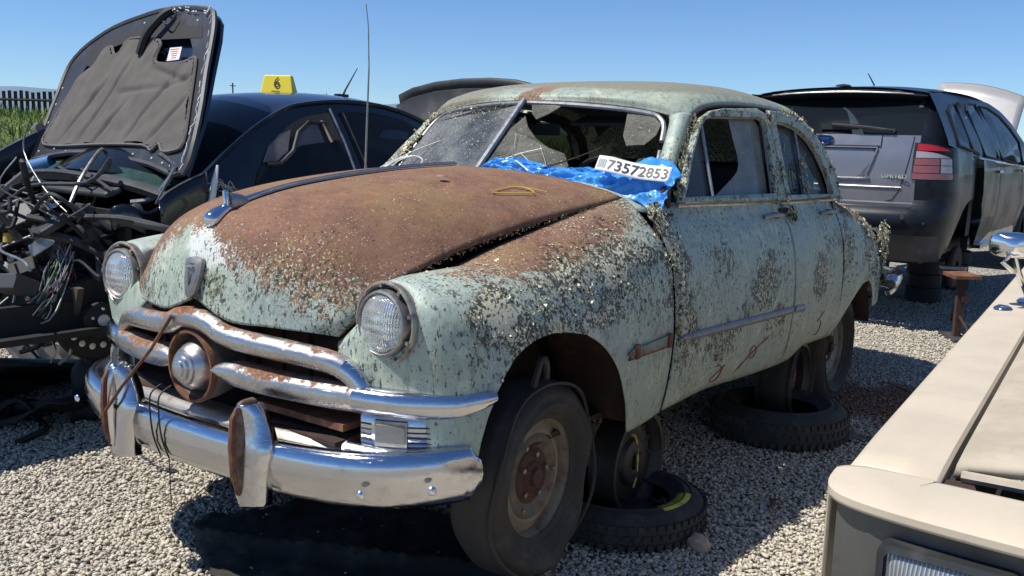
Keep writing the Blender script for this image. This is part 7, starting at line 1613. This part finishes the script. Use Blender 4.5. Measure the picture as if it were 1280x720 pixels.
o = mobj('bank_grass', V, [(3*i, 3*i+1, 3*i+2) for i in range(n)], gmm, smooth=False); tag(o, 'tall green grass in front of the picket fence', 'grass', kind='stuff')
# far hills, distance haze painted in as a blue colour
V = []; a0, a1 = math.radians(200), math.radians(262); m = 120
for i in range(m):
    a = a0 + (a1 - a0) * i / (m - 1); d = 3400; h = 172 + 22 * mnoise.noise(Vector((i * .06, 1, 0))) + 10 * mnoise.noise(Vector((i * .2, 4, 0))); h *= (.9 + .12 * math.sin(i * .07 + .8))
    for q, (dd, hh) in enumerate(((0, -20), (350, .55), (900, 1.0), (1800, .4), (2600, -30))): V.append((d and (d + dd) * math.cos(a), (d + dd) * math.sin(a), hh if hh < 0 else h * hh))
o = mobj('hills', V, gridfaces(m, 5, True), simple('haze_blue_hills', (.13,.19,.25), .95, 0, .2, .002, 0), smooth=True); tag(o, kind='structure')
# bushes / small trees peeking over the cars
def bush(nm, loc, r, h, n, col, label, cat, dry=False):
    e = empty(nm, loc, label=label, cat=cat); mb = MB()
    for k in range(9): a = rng.random() * 6.28; mb.tube(rails([(0,0,0),(.25*r*math.cos(a),.25*r*math.sin(a),h*.4),(.7*r*math.cos(a)*rng.random(),.7*r*math.sin(a)*rng.random(),h*rng.uniform(.7,1.0))], 3), [.05*r,.045*r,.04*r,.03*r,.025*r,.02*r,.012*r][:7], 5)
    mb.build('trunk', simple(nm + '_bark', (.10,.08,.06), .9), e, local=True)
    cl = [(rng.normal(0, .45*r), rng.normal(0, .45*r), h * rng.uniform(.45, 1.0)) for _ in range(26)]; vs_ = []; fs_ = []
    for k in range(n):
        c_ = np.array(cl[rng.integers(26)]) + rng.normal(0, .16 * r, 3); s_ = (.02 if dry else .035) * r * rng.uniform(.6, 1.4); u_ = rng.normal(0, 1, 3); u_ /= np.linalg.norm(u_); v_ = np.cross(u_, rng.normal(0, 1, 3)); v_ /= np.linalg.norm(v_); b = len(vs_); vs_ += [c_ - u_ * s_, c_ + v_ * s_ * .5, c_ + u_ * s_, c_ - v_ * s_ * .5]; fs_.append((b, b+1, b+2, b+3))
    mobj('crown', vs_, fs_, simple(nm + '_leaves', col, .8, 0, .5, 2, 0), e, False, True)
def along(px, d, z): # direction by photo column (1280 wide) -> ground spot at distance d
    a = yaw_c - math.atan((px - 640) / 1160.); return (2.409 + d * math.cos(a), 2.386 + d * math.sin(a), z)
yaw_c = 3.77357
bush('dry_shrub', along(412, 30, GZ+1.0), .9, 1.75, 420, (.16,.15,.08), 'sparse dry shrub poking up behind the black sedan roof', 'shrub', True)
bush('round_tree', along(958, 60, GZ), 2.6, 3.1, 14000, (.035,.055,.02), 'dark green tree just above the mint sedan roof end', 'tree')
bush('low_tree', along(985, 66, GZ), 2.2, 2.9, 9000, (.03,.05,.02), 'lower dark green tree behind the SUV roof edge', 'tree')
LPo = empty('light_pole', along(292, 70, GZ), label='thin grey pole standing far behind the black sedan', cat='pole'); mb = MB(); mb.tube([(0,0,0),(0,0,4.9)], .05, 6); mb.box((0,0,4.7), (.5,.05,.05)); mb.build('pole_shaft', M['greyplastic'], LPo, local=True)

# parked black car beyond the SUV, only its tail edge shows
FC = empty('black_car', (-11.2, .15, GZ), rz=3.05, label='black car partly hidden at the right photo edge beyond the SUV', cat='car'); fb_ = local_parts(FC, 0)
cen2 = [(-.9,0,.72),(.2,0,.95),(.75,0,1.28),(1.3,0,1.45),(2.1,0,1.46),(2.8,0,1.25),(3.3,0,1.05),(3.9,0,1.0)]; G = []
for tt in np.linspace(0, 1, 40):
    c_ = interp_curve(cen2, tt); hw = .86 if c_[2] < 1.1 else .86 - .25 * (c_[2] - 1.1) / .36; G.append([(c_[0], hw * s, c_[2] - (.06 if abs(s) > .95 else .03 * abs(s))) for s in np.linspace(-1, 1, 15)])
fb_('upper_body', gmb(G), M['glossblack'])
for s in (1, -1):
    fb_('side_panel', gmb([[(x, s * (.87 + .03 * math.sin(PI * k)), .30 + .70 * k * (1 if x > 0 else .85)) for k in np.linspace(0, 1, 8)] for x in np.linspace(-.9, 3.9, 12)], s > 0), M['glossblack'])
    for x in (0, 2.75): fb_('wheel', MB().lathe(tyre_prof(.32,.2,.2), (x, s*.80, .32), 'Y', 32), M['rubber'])
fb_('wing_mirror', MB().box((.75,-1.0,1.0), (.10,.18,.12)), M['glossblack'], smooth=False); mb = MB(); mb.box((-.92,0,.5), (.06,1.6,.4)); mb.box((3.9,0,.65), (.06,1.6,.65)); fb_('end_panel', mb, M['plastic'], smooth=False)
# ------------------------------------------------------------------ every countable piece becomes an object of its own
def explode(o):
    me = o.data; n = len(me.vertices); par = list(range(n))
    def find(a):
        while par[a] != a: par[a] = par[par[a]]; a = par[a]
        return a
    for e in me.edges:
        a, b = find(e.vertices[0]), find(e.vertices[1])
        if a != b: par[a] = b
    comp = {}
    for i in range(n): comp.setdefault(find(i), []).append(i)
    if len(comp) < 2: return
    faces = {k: [] for k in comp}
    for p in me.polygons: faces[find(p.vertices[0])].append(p)
    first = True; mats = list(me.materials); base = me.name.split('.')[0]
    for k, vs_ in comp.items():
        if not faces[k]: continue
        mp = {v: i for i, v in enumerate(vs_)}; m2 = bpy.data.meshes.new(base); m2.from_pydata([me.vertices[v].co[:] for v in vs_], [], [[mp[v] for v in p.vertices] for p in faces[k]])
        m2.polygons.foreach_set('use_smooth', [p.use_smooth for p in faces[k]])
        if faces[k] and faces[k][0].use_smooth: m2.set_sharp_from_angle(angle=math.radians(40))
        for m_ in mats: m2.materials.append(m_)
        if first: keep = m2; first = False; continue
        c = o.copy(); c.data = m2; COL.objects.link(c)
    o.data = keep
for o in list(bpy.data.objects):
    if o.type == 'MESH' and o.name.split('.')[0] in ('drip_rail','crayon_mark','centre_pillar','door_jamb','wheel_nut','rotor_lit_holes','vent_hole','stand_rims','axle_stand','bumper_bolt','relay','fuse','louvre','bolt_hole','parking_sensor','yellow_cap','sun_visor','bench_seat','trim_clip','aiming_screw','interior_junk','mirror_arm','brace','bumper_bracket','alternator','red_connector','wiper_linkage','scuttle_tray','sticker_print','pillar_trim','airbag_curtain','hood_latch'): explode(o)
for o in bpy.data.objects:
    if o.name.split('.')[0] in ('chipped_edge', 'tread_blocks', 'faint_barcode', 'small_print', 'sticker_print'): o['kind'] = 'stuff'
# ------------------------------------------------------------------ camera, light, world
cam_d = bpy.data.cameras.new('camera'); cam = bpy.data.objects.new('camera', cam_d); COL.objects.link(cam); scene.camera = cam
yaw, pitch, roll = 3.77357042, -.159075807, .0243427
f_ = Vector((math.cos(yaw) * math.cos(pitch), math.sin(yaw) * math.cos(pitch), math.sin(pitch))); r_ = Vector((math.sin(yaw), -math.cos(yaw), 0)); u_ = r_.cross(f_)
rr = r_ * math.cos(roll) + u_ * math.sin(roll); uu = u_ * math.cos(roll) - r_ * math.sin(roll)
Rm = Matrix((rr, uu, -f_)).transposed(); cam.matrix_world = Matrix.Translation((2.40933299, 2.38621273, 1.29958069)) @ Rm.to_4x4()
cam_d.sensor_width = 36; cam_d.lens = 1159.89 / 1280 * 36; cam_d.clip_start = .02; cam_d.clip_end = 12000
SUN = Vector((.40, -.36, 1.0)).normalized()      # towards the sun
elev = math.asin(SUN.z); az = math.atan2(SUN.y, SUN.x)
w = bpy.data.worlds.new('World'); scene.world = w; w.use_nodes = True; nt = w.node_tree; bg = nt.nodes['Background']
sky = nt.nodes.new('ShaderNodeTexSky'); sky.sky_type = 'NISHITA'; sky.sun_disc = False; sky.sun_elevation = elev; sky.sun_rotation = PI / 2 - az
sky.altitude = 1500; sky.air_density = 1.0; sky.dust_density = .0; sky.ozone_density = 5.0
tint = nt.nodes.new('ShaderNodeMix'); tint.data_type = 'RGBA'; tint.blend_type = 'MULTIPLY'; tint.inputs[0].default_value = 1; tint.inputs[7].default_value = (.70, .84, 1.0, 1); nt.links.new(sky.outputs[0], tint.inputs[6]); nt.links.new(tint.outputs[2], bg.inputs['Color']); bg.inputs['Strength'].default_value = .10
sd = bpy.data.lights.new('sun', 'SUN'); sd.energy = 4.6; sd.angle = math.radians(.55); sd.color = (1.0, .955, .88)
so = bpy.data.objects.new('sun', sd); COL.objects.link(so); so.rotation_euler = (-SUN).to_track_quat('-Z', 'Y').to_euler()
vs = scene.view_settings; vs.view_transform = 'Standard'; vs.look = 'None'; vs.gamma = 1; vs.use_curve_mapping = False; vs.exposure = 0.35
scene.render.engine = 'CYCLES'
